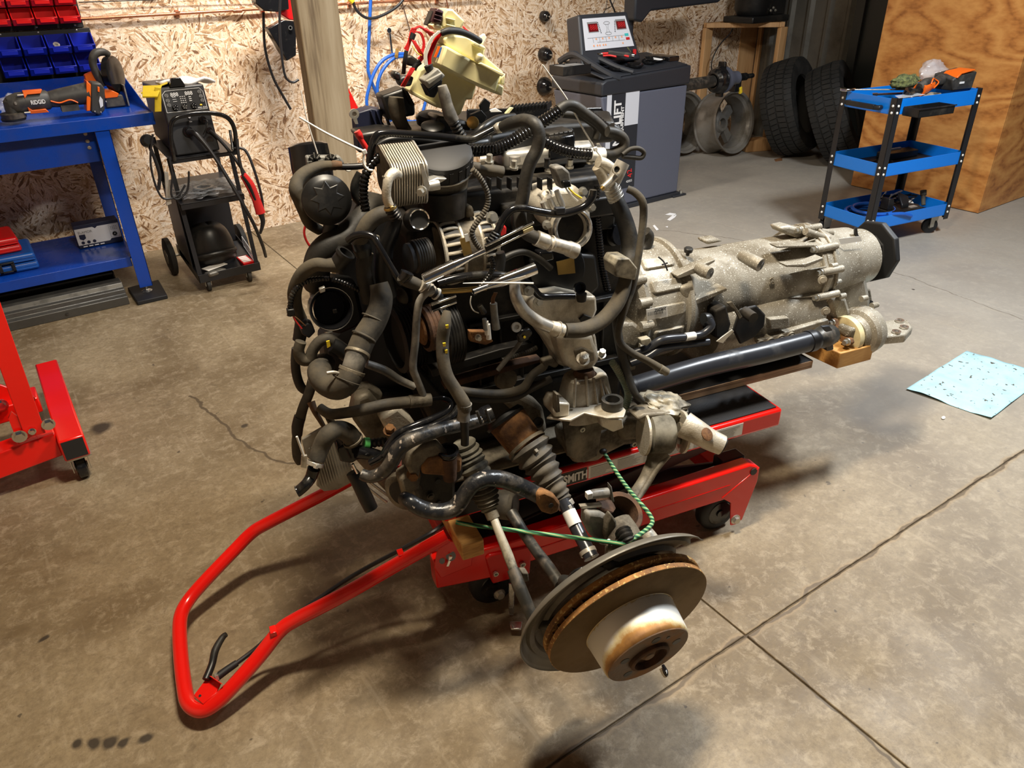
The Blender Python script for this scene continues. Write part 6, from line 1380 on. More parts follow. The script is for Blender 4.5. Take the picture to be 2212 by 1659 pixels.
# big dusty pipe
hose('large_coolant_pipe', [(818, 612, -.22), (824, 640, -.23), (820, 668, -.24), (806, 700, -.25), (788, 728, -.26), (776, 755, -.27), (768, 775, -.28)], [20, 24, 25, 26, 26, 26, 25], 'rubberg', n=22)
hose('pipe_coupler', [(772, 762, -.28), (764, 788, -.29), (758, 806, -.29)], [24, 23, 23], 'tape', n=22)
hose('large_coolant_pipe', [(760, 800, -.29), (750, 824, -.30), (732, 838, -.29), (712, 836, -.27), (696, 822, -.25), (690, 802, -.22), (700, 786, -.18)], [27, 27, 26, 24, 25, 26, 25], 'rubberg', n=22)
band(808, 688, -.245, dirv((820, 668, -.24), (806, 700, -.25)), 26, 3, 'boot', 'pipe_seam', False)
band(786, 728, -.262, dirv((800, 708, -.25), (776, 755, -.27)), 26, 4, 'boot', 'pipe_seam', False)
band(772, 764, -.28, dirv((776, 755, -.27), (764, 788, -.29)), 26, 7, 'alud', 'pipe_band', False)
band(760, 801, -.29, dirv((764, 788, -.29), (750, 824, -.30)), 27, 8, 'alud', 'pipe_band', False)
band(752, 822, -.30, dirv((764, 788, -.29), (750, 824, -.30)), 28, 2, 'boot', 'pipe_seam', False)
hose('clamp_bolt', [(706, 806, -.30), (720, 804), (732, 806)], [4, 4, 3], 'silver')
hose('small_hose', [(650, 738, -.2), (645, 758), (652, 776), (668, 776), (676, 756), (690, 738), (708, 732), (724, 742), (740, 754)], [12, 12, 13, 13, 12, 12, 13, 14, 14], 'rubberg', n=16)
plate('paint_mark', [(705, 738), (712, 736), (714, 748), (707, 752)], -.222, .003, 'yellowp', .0)
hose('small_hose_neck', [(716, 745, -.21), (730, 752), (745, 764), (755, 772)], [16, 17, 16, 14], 'blackpl', n=16)
hose('left_thin_hose', [(640, 752, -.1), (638, 785), (642, 815), (652, 838), (668, 846)], [10, 10, 10, 10, 10], 'rubber')
hose('left_thin_hose', [(675, 822, -.12), (668, 848), (655, 880), (648, 905)], [11, 11, 11, 12], 'rubberg')
hose('hose_sleeve', [(648, 900, -.12), (643, 920), (642, 940)], [13, 13, 11], 'blackpl'); hose('left_thin_hose', [(643, 930, -.12), (640, 955), (642, 985), (648, 1000)], [10, 10, 10, 8], 'rubberg')
plate('front_dark_infill', [(712, 545), (790, 440), (860, 440), (880, 905), (810, 870), (752, 858), (706, 800), (700, 745), (745, 700), (752, 640)], .03, .10, 'blackmt', .01)  # added dark infill plate, closes the bright gap behind pipes and pulleys
plate('lower_dark_infill', [(768, 852), (900, 850), (1000, 900), (1010, 985), (905, 1020), (820, 965)], .0, .06, 'blackmt', .008)  # second added infill plate, keeps the space below the pulleys dark
plate('duct_shell', [(668, 615), (700, 600), (770, 610), (790, 700), (735, 725), (690, 712)], -.05, .05, 'blackpl', .01)
# ---- crank pulleys
def pulley(px, py, w, R, ln, mt_, nrib=6, label=None):
    p = e(px, py, w); pr = [(.02, R * .2), (.02, R * .80), (0, R * .84), (.004, R)]
    for k in range(nrib): x = .006 + ln * k / nrib; pr += [(x, R), (x + ln * .35 / nrib, R * .965), (x + ln * .7 / nrib, R * .965), (x + ln * .95 / nrib, R)]
    pr += [(ln + .006, R), (ln + .008, R * .9)]
    return G().lathe(p, (1, .12, 0), pr, 44).go('belt_pulley', M[mt_], eng, ang=25, label=label)
p1 = pulley(850, 735, -.08, .080, .045, 'blackmt'); p2 = pulley(912, 712, -.20, .050, .025, 'rustd', 3, 'rusty pulley'); pulley(938, 722, -.15, .080, .035, 'blackpl', 5)
G().lathe(e(912, 712, -.20) - V((.003, 0, 0)), (1, .12, 0), [(-.006, .012), (-.004, .03), (0, .034)], 26).go('pulley_centre', M['rust'], p2)
ap = pulley(889, 556, -.20, .034, .032, 'blackpl', 6)
G().lathe(e(889, 556, -.20), (-1, -.12, 0), [(0, .030), (.008, .030), (.012, .022)], 24).go('pulley_nut', M['greydk'], ap)
disc('idler_wheel', 868, 640, -.1, (-1, -.5, 0), [(-20, 18), (0, 20), (3, 14)], 'blackpl', 24)
# water outlet chrome ring
disc('outlet_pipe', 906, 474, -.24, (-.1, -1, .3), [(-70, 26), (-14, 25), (-4, 22)], 'blackpl', 30)
disc('chrome_outlet', 906, 474, -.245, (-.1, -1, .3), [(-8, 21), (0, 22.5), (2, 22), (0, 19.5), (-8, 19)], 'chrome', 40, cap=False)
disc('outlet_bore', 906, 474, -.24, (-.1, -1, .3), [(0, 19.5), (.5, 19.5)], 'print', 30)
# ---- alternator
alc = e(1000, 536, -.125); AX = V((1, .10, -.02)).normalized()
def ala(t, a, r): x = V((0, -math.sin(a), math.cos(a))); return alc + AX * t + x * r
G().lathe(alc - AX * .065, AX, [(0, .035), (.006, .064), (.03, .068), (.10, .068), (.124, .064), (.132, .04)], 40).go('alternator_core', M['print'], eng)
G().lathe(alc - AX * .02, AX, [(0, .070), (.045, .070)], 40).go('alternator_band', M['alud'], eng)
G().lathe(alc - AX * .067, AX, [(0, .03), (.0, .05), (.004, .055), (.004, .03)], 34).go('alternator_front', M['alud'], eng)
for t0, t1 in ((-.060, -.018), (.026, .060)):
    for k in range(13):
        a = -.5 + k * .26
        g = G(); L = [ala(t0 + (t1 - t0) * i / 6, a, .0705 - .006 * (abs(i - 3) / 3) ** 3) for i in range(7)]
        g.tube(L, .0036, 6, smooth=False); g.go('alternator_fin', M['alu'], eng)
    for t in (t0 - .001, t1):
        g = G(); g.tube([ala(t, -.6 + i * .12, .068) for i in range(30)], .0045, 6, smooth=False); g.go('alternator_rim', M['alu'], eng)
plate('alternator_label', [(993, 516), (1012, 512), (1020, 548), (1002, 553)], -.2005, .002, 'gold', 0, label='yellowed rating label')
plate('alternator_label', [(1003, 507), (1011, 505), (1015, 520), (1006, 523)], -.201, .002, 'white', 0, label='small barcode label')
plate('alternator_lug', [(1008, 445), (1022, 445), (1028, 470), (1006, 472)], -.15, .03, 'alud', .006)
plate('belt_bracket', [(986, 440), (1004, 418), (1014, 448), (1006, 470), (985, 462)], -.12, .02, 'darkmetal', .003)
bolt(1062, 470, -.2, (0, -1, .3), .009, .014); bolt(1076, 480, -.18, (0, -1, .3), .006, .01)
plate('red_cap', [(1086, 482), (1096, 492), (1094, 515), (1078, 512), (1078, 490)], -.2, .02, 'redcable', .004)
hose('corrugated_loom', [(1020, 366, -.22), (1032, 378), (1046, 400), (1054, 425), (1050, 450), (1032, 478), (1020, 500), (1026, 522), (1040, 540)], 6.2, 'boot', rib=1, step=.0055)
hose('corrugated_loom', [(1060, 556, -.3), (1065, 570), (1060, 590), (1045, 612), (1022, 636)], 6, 'blackgl', rib=1, step=.0055)
# ---- centre: pipes
hose('black_pipe', [(1018, 360, -.12), (1050, 366), (1085, 372)], [11, 13, 13], 'rubberg', n=16)
disc('silver_sleeve', 1046, 346, -.14, (1, -.4, .1), [(-8, 9), (8, 9)], 'silver', 18)
G().box(.60, .88, -.17, -.10, 1.0, 1.045).go('intake_flange', M['blackpl'], eng, bev=.006)
for k in range(7): plate('flange_rib', [(1058 + k * 22, 386), (1062 + k * 22, 386), (1062 + k * 22, 412), (1058 + k * 22, 410)], -.20, .02, 'blackpl', .001)
hose('vacuum_pipe', [(1070, 512, -.30), (1078, 492), (1090, 468), (1108, 452), (1132, 450), (1160, 456), (1200, 462), (1232, 458), (1262, 446), (1278, 428), (1282, 410)], [8, 8, 8, 8, 8, 8.5, 8.5, 8.5, 8.5, 9, 8], 'blackgl')
hose('pipe_coupler', [(1062, 524, -.30), (1070, 508), (1074, 500)], [15, 12, 10], 'blackpl', rib=1, amp=.2)
plate('pipe_clip', [(1201, 450), (1222, 448), (1222, 462), (1203, 464)], -.315, .012, 'greydk', .002)
# ---- throttle body
TX = V((-.10, -1, .22)).normalized()
plate('throttle_casting', [(1158, 440), (1182, 415), (1210, 405), (1250, 403), (1272, 430), (1282, 470), (1262, 500), (1200, 505), (1165, 478)], -.20, .09, 'alu', .014)
disc('throttle_throat', 1238, 494, -.27, TX, [(-50, 40), (-30, 42), (-6, 42), (0, 41), (0, 38), (-8, 36), (-40, 36)], 'alu', 44, cap=False)
disc('throttle_ring', 1238, 494, -.272, TX, [(-14, 42.5), (-3, 45), (3, 44), (5, 41), (3, 37), (-10, 36)], 'steel', 44, cap=False)
disc('throttle_plate', 1238, 494, -.24, (-.3, -1, .3), [(0, 36), (2, 36)], 'darkmetal', 36)
disc('throttle_back', 1238, 494, -.2, TX, [(0, 38), (2, 38)], 'print', 36)
for k, (a, b_) in enumerate(((1172, 436), (1186, 426), (1202, 412))): hose('casting_tube', [(a, b_, -.22), (a + 8, b_ + 20), (a + 14, b_ + 34)], [6, 7, 6], 'aluc')
for a, b_ in ((1258, 414), (1180, 486), (1276, 448)): bolt(a, b_, -.235, (0, -1, .2), .007, .012)
plate('sensor_plug', [(1196, 362), (1216, 358), (1232, 372), (1236, 402), (1214, 410), (1206, 392)], -.25, .03, 'tape', .005)
plate('sensor_plug_clip', [(1216, 392), (1232, 390), (1236, 404), (1220, 408)], -.26, .02, 'blackgl', .003)
hose('sensor_wires', [(1222, 406, -.25), (1232, 420), (1248, 434)], 2, 'copperw'); hose('sensor_wires', [(1228, 406, -.25), (1240, 418), (1256, 428)], 2, 'yellowp')
hose('vent_nipple', [(1182, 362, -.2), (1182, 348), (1182, 342)], [8, 6, 7], 'blackpl')
# intake runner drum, label, actuator
disc('intake_drum', 1205, 585, -.18, (-.2, -1, .1), [(-60, 60), (-10, 64), (0, 60), (4, 40)], 'blackpl', 36)
plate('intake_box', [(1145, 560), (1200, 545), (1290, 550), (1300, 620), (1270, 650), (1160, 640)], -.17, .08, 'blackpl', .01)
plate('drum_label', [(1202, 566), (1240, 556), (1243, 590), (1206, 594)], -.196, .002, 'plyedge' if False else 'gold', 0, label='brown paper label')
plate('vacuum_box', [(1165, 546), (1195, 543), (1198, 562), (1168, 568)], -.21, .03, 'blackgl', .004)
disc('round_motor', 1325, 508, -.14, (.4, -.9, .2), [(-30, 20), (-8, 24), (0, 23), (4, 16)], 'blackpl', 30)
disc('motor_ring', 1333, 506, -.15, (.4, -.9, .2), [(0, 23), (3, 23.5), (6, 23)], 'blackgl', 30)
plate('wiring_box', [(1282, 460), (1330, 462), (1328, 495), (1290, 500)], -.15, .05, 'blackpl', .005)
hose('corrugated_loom', [(1290, 400, -.16), (1288, 440), (1292, 490), (1297, 540), (1304, 590), (1312, 626)], 8, 'blackgl', rib=1, step=.0065)
plate('side_shadow_box', [(1252, 560), (1330, 540), (1345, 640), (1300, 690), (1250, 650)], -.12, .08, 'blackpl', .01)
# tee piece
hose('alloy_pipe', [(1292, 350, -.2), (1308, 356), (1330, 372)], [13, 13, 12], 'alu', n=16)
hose('alloy_pipe', [(1290, 360, -.2), (1300, 378), (1308, 400)], [12, 12, 12], 'alu', n=16)
hose('tee_body', [(1326, 392, -.24), (1335, 372), (1346, 350)], [15, 16, 15], 'aluc', n=18)
hose('tee_spout', [(1330, 380, -.25), (1316, 394), (1302, 406)], [9, 8, 7], 'aluc', n=14)
disc('tee_mouth', 1333, 366, -.265, (-.1, -1, .3), [(-8, 9), (0, 10), (0, 7), (-8, 6)], 'alu', 20); disc('tee_bore', 1333, 366, -.262, (-.1, -1, .3), [(0, 7.5), (.4, 7.5)], 'print', 18)
hose('brass_tip', [(1304, 404, -.252), (1299, 409)], [5.5, 5], 'gold')
hose('crimped_ferrule', [(1316, 398, -.22), (1324, 415), (1330, 432)], [15, 17, 16], 'silver', n=18)
for k in range(4): band(1321 + k * 2.8, 404 + k * 7, -.222, dirv((1316, 398, -.22), (1330, 432, -.22)), 16.5, 2, 'aluc', 'ferrule_ring', False)
hose('main_rubber_hose', [(1330, 430, -.22), (1344, 462, -.23), (1356, 500, -.24), (1362, 540, -.25), (1358, 576, -.27), (1350, 592, -.28)], [16, 18, 19, 20, 20, 19], 'rubber', n=20)
plate('foam_block', [(1327, 572), (1334, 559), (1360, 558), (1378, 580), (1373, 606), (1330, 598)], -.315, .05, 'alud' if False else 'ragm', .003, label='grey cream hexagonal clamp block')
hose('tan_rubber_hose', [(1352, 596, -.29), (1345, 628, -.30), (1328, 662, -.31), (1298, 694, -.32), (1260, 712, -.33), (1220, 714, -.33)], [15, 16, 17, 17, 17, 16], 'rubberg', n=20)
hose('crimped_ferrule', [(1214, 715, -.33), (1200, 711), (1188, 706)], [16, 17, 14], 'alu', n=18); band(1204, 712, -.33, dirv((1214, 715, -.33), (1188, 706, -.33)), 17, 3, 'aluc', 'ferrule_ring', False)
hose('bent_alloy_pipe', [(1190, 707, -.33), (1160, 694, -.33), (1132, 672, -.33), (1116, 645, -.33), (1112, 622, -.32), (1114, 600, -.31)], [13, 14, 14, 13, 12, 12], 'aluc', n=18)
plate('pipe_flange', [(1105, 608), (1120, 600), (1146, 606), (1152, 622), (1148, 640), (1130, 640), (1122, 620)], -.27, .03, 'alu', .005)
bolt(1142, 628, -.275, (0, -1, .1), .008, .012)
hose('steel_line', [(1355, 408, -.25), (1372, 416, -.26), (1388, 436, -.27), (1390, 470, -.27), (1384, 520, -.28), (1376, 570, -.29), (1366, 620, -.30), (1348, 670, -.31), (1336, 712, -.31), (1340, 740, -.31), (1365, 762, -.31), (1400, 780, -.31), (1432, 800, -.31)], [8, 8.5, 8.5, 8.5, 8, 8, 8, 8, 8, 8, 8, 8, 10], 'rubberg')
hose('line_fitting', [(1424, 794, -.312), (1440, 804)], [9, 9], 'alud')
hose('black_hose', [(1348, 616, -.28), (1334, 650, -.29), (1332, 700, -.29), (1342, 760, -.30), (1356, 810, -.31), (1372, 850, -.33), (1388, 866, -.33)], [8, 9, 10, 10, 9, 8, 6], 'rubber')
hose('black_hose', [(1395, 500, .0), (1402, 510), (1398, 530), (1385, 545)], 11, 'rubber')

# ---- front centre low
hose('vertical_hose', [(966, 672, -.37), (961, 700, -.38), (956, 735, -.38), (957, 775, -.39), (966, 812, -.40), (984, 842, -.41), (1000, 868, -.42), (1004, 885, -.42)], [8, 14, 14, 14, 14, 14, 15, 15], 'rubberg', n=18)
for a, b_ in ((966, 706), (964, 760), (960, 745)): plate('paint_fleck', [(a - 3, b_ - 3), (a + 3, b_ - 4), (a + 3, b_ + 3), (a - 2, b_ + 4)], -.398, .003, 'yellowp', 0)
hose('hose_union', [(1003, 872, -.42), (1002, 892), (1001, 906)], [17, 13, 15], 'tape', n=16)
hose('vertical_hose', [(1001, 900, -.42), (1004, 930), (1004, 960)], [10, 9, 9], 'darkmetal')
hose('hard_line', [(938, 624, -.32), (922, 632), (906, 652), (900, 690), (897, 740), (892, 792), (900, 818), (912, 848), (915, 868)], [8, 8, 8.5, 8.5, 8.5, 8.5, 8, 8, 9], 'tape', n=14)
hose('line_union', [(868, 596, -.30), (880, 606), (895, 612), (912, 620)], [14, 15, 14, 12], 'rubberg', n=16)
hose('crimped_ferrule', [(910, 616, -.31), (922, 622), (934, 630)], [13, 14, 13], 'alu', n=18)
for k in range(3): band(914 + k * 7, 618 + k * 4.2, -.312, dirv((910, 616, -.31), (934, 630, -.31)), 13.5, 2.4, 'aluc', 'ferrule_ring', False)
hose('white_ring', [(941, 634, -.31), (944, 636)], [14, 14], 'creamw'); hose('black_union', [(934, 630, -.31), (952, 644)], [12, 9], 'blackpl')
hose('oil_spout', [(866, 606, -.32), (876, 596), (880, 588)], [9, 14, 15], 'blackgl')
hose('black_pipe', [(945, 612, -.27), (990, 600), (1040, 594), (1090, 596), (1125, 602), (1150, 620), (1168, 640), (1205, 640), (1240, 640)], [8, 9, 9, 9, 8, 8, 8, 7, 7], 'blackgl')
hose('gold_pipe', [(952, 630, -.27), (1000, 627), (1050, 622)], [6, 6, 6], 'gold', label='dull brass coloured pipe')
disc('sensor_socket', 1254, 622, -.27, (-.1, -1, .35), [(-20, 9), (-12, 12), (0, 13), (0, 10), (-12, 8)], 'blackgl', 24)
hose('connector_body', [(1256, 634, -.25), (1256, 650)], [12, 10], 'blackpl')
hose('steel_stub', [(1085, 560, -.24), (1110, 548), (1135, 545), (1165, 560), (1190, 580)], [8, 7, 7, 7, 7], 'rubber')
hose('black_union', [(1078, 582, -.25), (1082, 560), (1080, 545)], [12, 11, 10], 'blackpl')
# loose sensors dangling
hose('white_wire', [(1018, 640, -.30), (1016, 656), (1022, 670), (1034, 676)], 1.3, 'copperw')
wires('brown_wires', 'brown', [(1072, 632, -.29), (1066, 645, -.29), (1066, 656, -.29)], 4, (2, 0), 1.2)
hose('sensor_body', [(1066, 655, -.29), (1068, 680), (1072, 710)], [8, 8, 9], 'tape', n=14)
for k in range(3): hose('connector_body', [(1046 + k * 4, 688 + k * 6, -.30), (1050 + k * 3, 712 + k * 10)], [5, 6], ('greyconn', 'creamw', 'white')[k])
hose('black_plug', [(1036, 660, -.30), (1046, 676)], [6, 7], 'blackgl')
plate('rusty_bracket', [(1014, 716), (1048, 716), (1066, 738), (1050, 746), (1016, 738)], -.25, .015, 'rust', .002); bolt(1032, 728, -.255, r=.005)
plate('oval_plug', [(1118, 724), (1128, 714), (1146, 710), (1152, 722), (1140, 738), (1122, 742)], -.28, .015, 'blackgl', .004); disc('yellow_dot', 1133, 728, -.283, (0, -1, .1), [(0, 3), (1.5, 3)], 'yellowp', 12)
disc('bolt_sleeve', 1114, 706, -.27, (0, -1, .2), [(0, 11), (6, 11), (6, 6), (2, 6)], 'aluc', 20)
# lower block rails
plate('sump_rail', [(930, 800), (1080, 755), (1150, 740), (1152, 750), (1085, 772), (935, 815)], -.20, .03, 'darkmetal', .002)
plate('sump_rail', [(960, 830), (1100, 790), (1170, 775), (1172, 782), (1100, 802), (962, 842)], -.19, .03, 'rustd', .002)
hose('bent_line', [(1140, 712, -.26), (1120, 745), (1095, 775), (1075, 800)], [4, 5, 6, 5], 'tape')
hose('corrugated_loom', [(1085, 778, -.24), (1110, 770), (1140, 760), (1160, 750)], 5, 'rubberg', rib=1, step=.005)
hose('rubber_line', [(985, 842, -.28), (1040, 850), (1090, 850), (1130, 838), (1150, 810), (1175, 792)], [9, 10, 10, 10, 9, 9], 'rubberg')
hose('rubber_line', [(1000, 860, -.28), (1060, 862), (1110, 858), (1150, 838), (1190, 818)], [8, 9, 9, 8, 8], 'rubber')
disc('sump_boss', 1095, 820, -.18, (0, -1, .1), [(-10, 26), (0, 24), (4, 10)], 'alud', 24)

# ---- engine mount bracket (cast arm), mount, subframe plate
plate('cast_mount_arm', [(1142, 652), (1160, 640), (1215, 632), (1262, 642), (1290, 640), (1292, 670), (1280, 700), (1290, 730), (1295, 768), (1285, 792), (1258, 798), (1238, 790), (1225, 796), (1205, 788), (1200, 770), (1182, 740), (1150, 700)], -.24, .05, 'alu', .012)
plate('cast_neck', [(1205, 724), (1282, 722), (1288, 745), (1300, 775), (1282, 800), (1245, 805), (1222, 790), (1210, 755)], -.285, .06, 'alu', .012)
plate('cast_recess', [(1240, 758), (1258, 750), (1284, 760), (1286, 780), (1260, 790), (1248, 785)], -.289, .01, 'alud', .004)
bolt(1258, 778, -.30, (0, -.6, 1), .011, .02, 'alu'); bolt(1298, 768, -.27, (0, -.5, 1), .008, .018); bolt(1162, 650, -.245, r=.008)
plate('cast_hole', [(1252, 690), (1262, 680), (1278, 686), (1280, 702), (1262, 704)], -.246, .006, 'print', .001)
plate('bracket_hook', [(1172, 780), (1196, 772), (1208, 788), (1200, 796), (1186, 790), (1182, 800), (1174, 796)], -.25, .02, 'alud', .003)
disc('mount_stem', 1262, 806, -.27, (0, 0, 1), [(-14, 22), (0, 24), (10, 20)], 'rustd', 24)
def frus(name, c0, c1, r0, r1, mt_, sq=.25):
    pass
mz = e(1262, 888, -.27); k_ = dep(mz) / FPX; mh = (e(1262, 808, -.27).z - mz.z)
g = G(); n = 40; vs = []; rows = [(0, 66), (.10, 64), (.88, 47), (.96, 44), (1.0, 38), (1.0, 24), (.9, 20)]
for t, r in rows:
    for j in range(n):
        a = 2 * math.pi * j / n; sx = abs(math.cos(a)) ** .75 * (1 if math.cos(a) > 0 else -1); sy = abs(math.sin(a)) ** .75 * (1 if math.sin(a) > 0 else -1)
        vs.append(mz + V((sx * r * k_, sy * r * k_ * .8, t * mh)))
fs = [(i * n + j, i * n + (j + 1) % n, (i + 1) * n + (j + 1) % n, (i + 1) * n + j) for i in range(len(rows) - 1) for j in range(n)]
mt1 = g.add(vs, fs).go('engine_mount', M['alu'], eng, ang=30)
for a0, b0, a1, b1 in ((1266, 812, 1270, 878), (1282, 816, 1290, 876), (1296, 818, 1306, 868), (1243, 818, 1240, 880), (1300, 822, 1318, 862)):
    g = G(); pa, pb_ = e(a0, b0, -.305), e(a1, b1, -.321); g.bar(pa, pb_, .006, .008); g.go('mount_rib', M['alu'], mt1, bev=.002)
plate('mount_foot', [(1196, 888), (1205, 870), (1232, 872), (1230, 900), (1198, 902)], -.34, .06, 'alu', .004)
plate('mount_clip', [(1202, 852), (1208, 852), (1210, 890), (1202, 892)], -.35, .02, 'alud', .001)
zb_ = e(1262, 892, -.335).z; G().prism([h(a_, b_, zb_) for a_, b_ in ((1180, 906), (1205, 884), (1290, 872), (1330, 868), (1352, 890), (1347, 905), (1310, 907), (1262, 896), (1232, 912))], (0, 0, .006)).go('mount_bracket', M['alu'], eng, bev=.002)
plate('mount_bracket_wall', [(1215, 905), (1265, 885), (1290, 902), (1320, 912), (1345, 905), (1335, 925), (1300, 930), (1290, 985), (1262, 1000), (1225, 985)], -.31, .006, 'alud', .002)
bb_ = h(1322, 880, zb_ + .006); G().lathe(bb_, (0, 0, 1), [(-.012, .024), (.014, .025), (.022, .025), (.022, .017), (.002, .016)], 30, cap=False).go('bracket_bush', M['darksteel'], eng); G().lathe(bb_, (0, 0, 1), [(.003, .016), (.004, .016)], 24).go('bush_bore', M['print'], eng)
plate('bracket_lobe', [(1295, 900), (1318, 905), (1345, 905), (1348, 925), (1325, 934), (1300, 922)], -.37, .02, 'alu', .003)
disc('rivet_ring', 1258, 928, -.315, (0, -1, 0), [(0, 6), (2, 6), (2, 3.5), (0, 3.5)], 'aluc', 18); disc('rivet_ring', 1370, 960, -.30, (0, -1, 0), [(0, 6), (2, 6), (2, 3.5), (0, 3.5)], 'aluc', 18)
# subframe (crossmember)
plate('subframe', [(1230, 960), (1290, 930), (1320, 915), (1360, 905), (1395, 912), (1400, 960), (1350, 965), (1310, 985), (1295, 1000), (1240, 1005)], -.285, .10, 'alud', .014)
plate('subframe_arm', [(1330, 912), (1400, 905), (1402, 950), (1345, 955)], -.30, .06, 'alud', .012)
G().prism([V((.40, -.24, .431)), V((.98, -.24, .431)), V((.98, .20, .431)), V((.40, .20, .431))], (0, 0, .018)).go('subframe', M['alud'], eng, bev=.01)
plate('subframe_arm', [(770, 860), (800, 850), (845, 905), (870, 930), (850, 960), (800, 960), (760, 905)], -.20, .05, 'alud', .01)
plate('crossmember', [(820, 905), (860, 880), (890, 905), (910, 935), (840, 942)], -.24, .04, 'alu', .008)
plate('crossmember', [(885, 800), (905, 790), (1000, 905), (960, 930), (930, 905)], -.17, .04, 'darkmetal', .008)
plate('front_crossmember', [(700, 900), (760, 950), (850, 1010), (900, 1060), (850, 1080), (800, 1030), (720, 940)], -.10, .05, 'alud', .012)
bolt(842, 932, -.26, (0, -.4, 1), .010, .016, 'rust')
plate('round_casting', [(766, 838), (800, 832), (830, 852), (818, 882), (790, 880)], -.17, .03, 'alud', .008)
hose('bracket_tube', [(792, 786, -.22), (830, 800, -.22), (862, 820, -.22), (895, 835, -.22)], [9, 10, 9, 8], 'tape')

# ---- lower looms and pipes at the front
hose('dirty_hose', [(690, 880, -.24), (712, 894, -.26), (745, 892, -.28), (790, 884, -.30), (835, 874, -.31), (886, 868, -.32)], [10, 12, 12, 13, 13, 13], 'rubberg', n=16)
hose('hose_sleeve', [(884, 868, -.32), (908, 865, -.32), (930, 863, -.32)], [14, 15, 14], 'alud', n=16)
hose('thin_rigid_line', [(930, 862, -.32), (955, 860, -.32), (972, 868, -.32), (970, 884, -.33), (945, 900, -.34), (900, 918, -.35), (860, 936, -.35), (840, 960, -.35), (825, 985, -.35), (800, 1000, -.34)], [5, 6, 6, 7, 8, 8, 8, 8, 8, 8], 'blackgl')
hose('thin_rigid_line', [(990, 878, -.35), (975, 900, -.36), (935, 920, -.36), (885, 935, -.36), (850, 960, -.36), (828, 985, -.36)], 7, 'blackgl')
hose('radiator_pipe', [(1050, 902, -.36), (1020, 912, -.37), (975, 922, -.38), (925, 936, -.39), (885, 952, -.40), (860, 972, -.40), (845, 1000, -.40), (825, 1022, -.39), (800, 1030, -.38), (780, 1024, -.37)], [14, 15, 15, 16, 17, 17, 16, 15, 14, 12], 'sway', n=18)
hose('pipe_coupler', [(1038, 904, -.36), (1048, 898, -.36), (1062, 892, -.36)], [18, 21, 20], 'blackgl', n=18); 
for k in range(2): hose('coupler_clip', [(1030 + k * 18, 888 - k * 4, -.385), (1040 + k * 18, 915 - k * 4, -.385)], 3.5, 'blackgl')
hose('bottom_elbow_hose', [(766, 955, -.30), (752, 936, -.30), (730, 928, -.30), (708, 940, -.31), (694, 965, -.31), (684, 995, -.32)], [20, 21, 20, 20, 19, 17], 'camo' if False else 'rubberg', n=20)
band(680, 1002, -.32, dirv((694, 965, -.31), (684, 995, -.32)), 17, 9, 'silver'); band(762, 950, -.30, dirv((752, 936, -.30), (766, 955, -.30)), 21, 5, 'alud', 'hose_ring', False)
hose('plastic_elbow', [(678, 1012, -.32), (672, 1030, -.32), (662, 1045, -.33), (648, 1058, -.33), (641, 1062, -.33)], [14, 13, 12, 12, 13], 'blackgl', n=16)
plate('valve_block', [(728, 970), (745, 960), (775, 968), (780, 990), (760, 1002), (735, 998)], -.30, .04, 'blackgl', .004)
hose('valve_block_body', [(770, 975, -.31), (800, 980), (820, 985)], [16, 14, 12], 'blackgl')
hose('green_ring', [(786, 958, -.30), (797, 958)], [13, 13], 'green'); hose('hose_tail', [(797, 958, -.30), (818, 955), (835, 952)], [11, 10, 9], 'blackpl', rib=1)
hose('white_cable_tie', [(641, 943, -.33), (648, 962), (656, 985)], 2.5, 'creamw'); plate('tie_bracket', [(652, 985), (664, 984), (662, 1012), (650, 1010)], -.33, .006, 'silver', .001)
hose('silver_clip', [(762, 1002, -.33), (772, 1022)], 3, 'chrome')
hose('black_rubber_leg', [(760, 1020, -.25), (775, 1045, -.26), (790, 1075, -.27), (802, 1100, -.28)], [13, 15, 16, 15], 'blackpl', n=16)
hose('orange_brown_pipe', [(672, 868, -.22), (680, 888, -.23), (690, 905, -.23), (700, 922, -.23)], [9, 7, 6, 5], 'brown')
plate('ribbed_splash_panel', [(652, 950), (700, 922), (722, 930), (752, 975), (765, 1040), (730, 1058), (700, 1062), (684, 1050), (690, 1010), (660, 985)], -.22, .008, 'panelgrey', .002)
g = G()
for k in range(14): 
    g.bar(e(693 + k * 5, 1056 - k * 3 - (k * k) * .04, -.225), e(668 + k * 5.4, 968 - k * 2.2, -.225) if k < 10 else e(735 + (k - 10) * 6, 1000 - k, -.225), .0022, .0022)
g.go('panel_ribs', M['panelgrey'], eng)
hose('steel_rod', [(742, 1005, -.2), (790, 1050, -.2), (835, 1085, -.2)], 3, 'silver'); hose('steel_rod', [(752, 1000, -.19), (800, 1042, -.19), (840, 1072, -.19)], 3, 'silver')

# ---- steering rack bracket, bush, sway bar
plate('rack_bracket', [(878, 1000), (890, 975), (920, 962), (945, 958), (968, 990), (1000, 985), (1002, 1030), (985, 1045), (985, 1092), (940, 1100), (905, 1090), (892, 1060), (880, 1030)], -.36, .05, 'darkmetal', .008)
plate('rack_bracket_face', [(878, 1010), (886, 980), (915, 962), (946, 955), (972, 985), (950, 985), (925, 1000), (912, 1010), (905, 1045), (892, 1035)], -.385, .03, 'alud', .008)
plate('rusty_rack_plate', [(912, 1010), (925, 990), (965, 985), (1000, 990), (998, 1020), (965, 1030), (912, 1026)], -.39, .03, 'rust', .006)
disc('reservoir_neck', 968, 975, -.38, (0, -.15, 1), [(-45, 18), (-12, 19), (-6, 22), (2, 24), (5, 23), (5, 17), (-10, 15)], 'blackgl', 34, cap=False)
disc('neck_bore', 968, 975, -.38, (0, -.15, 1), [(-6, 17), (-5, 17)], 'print', 26)
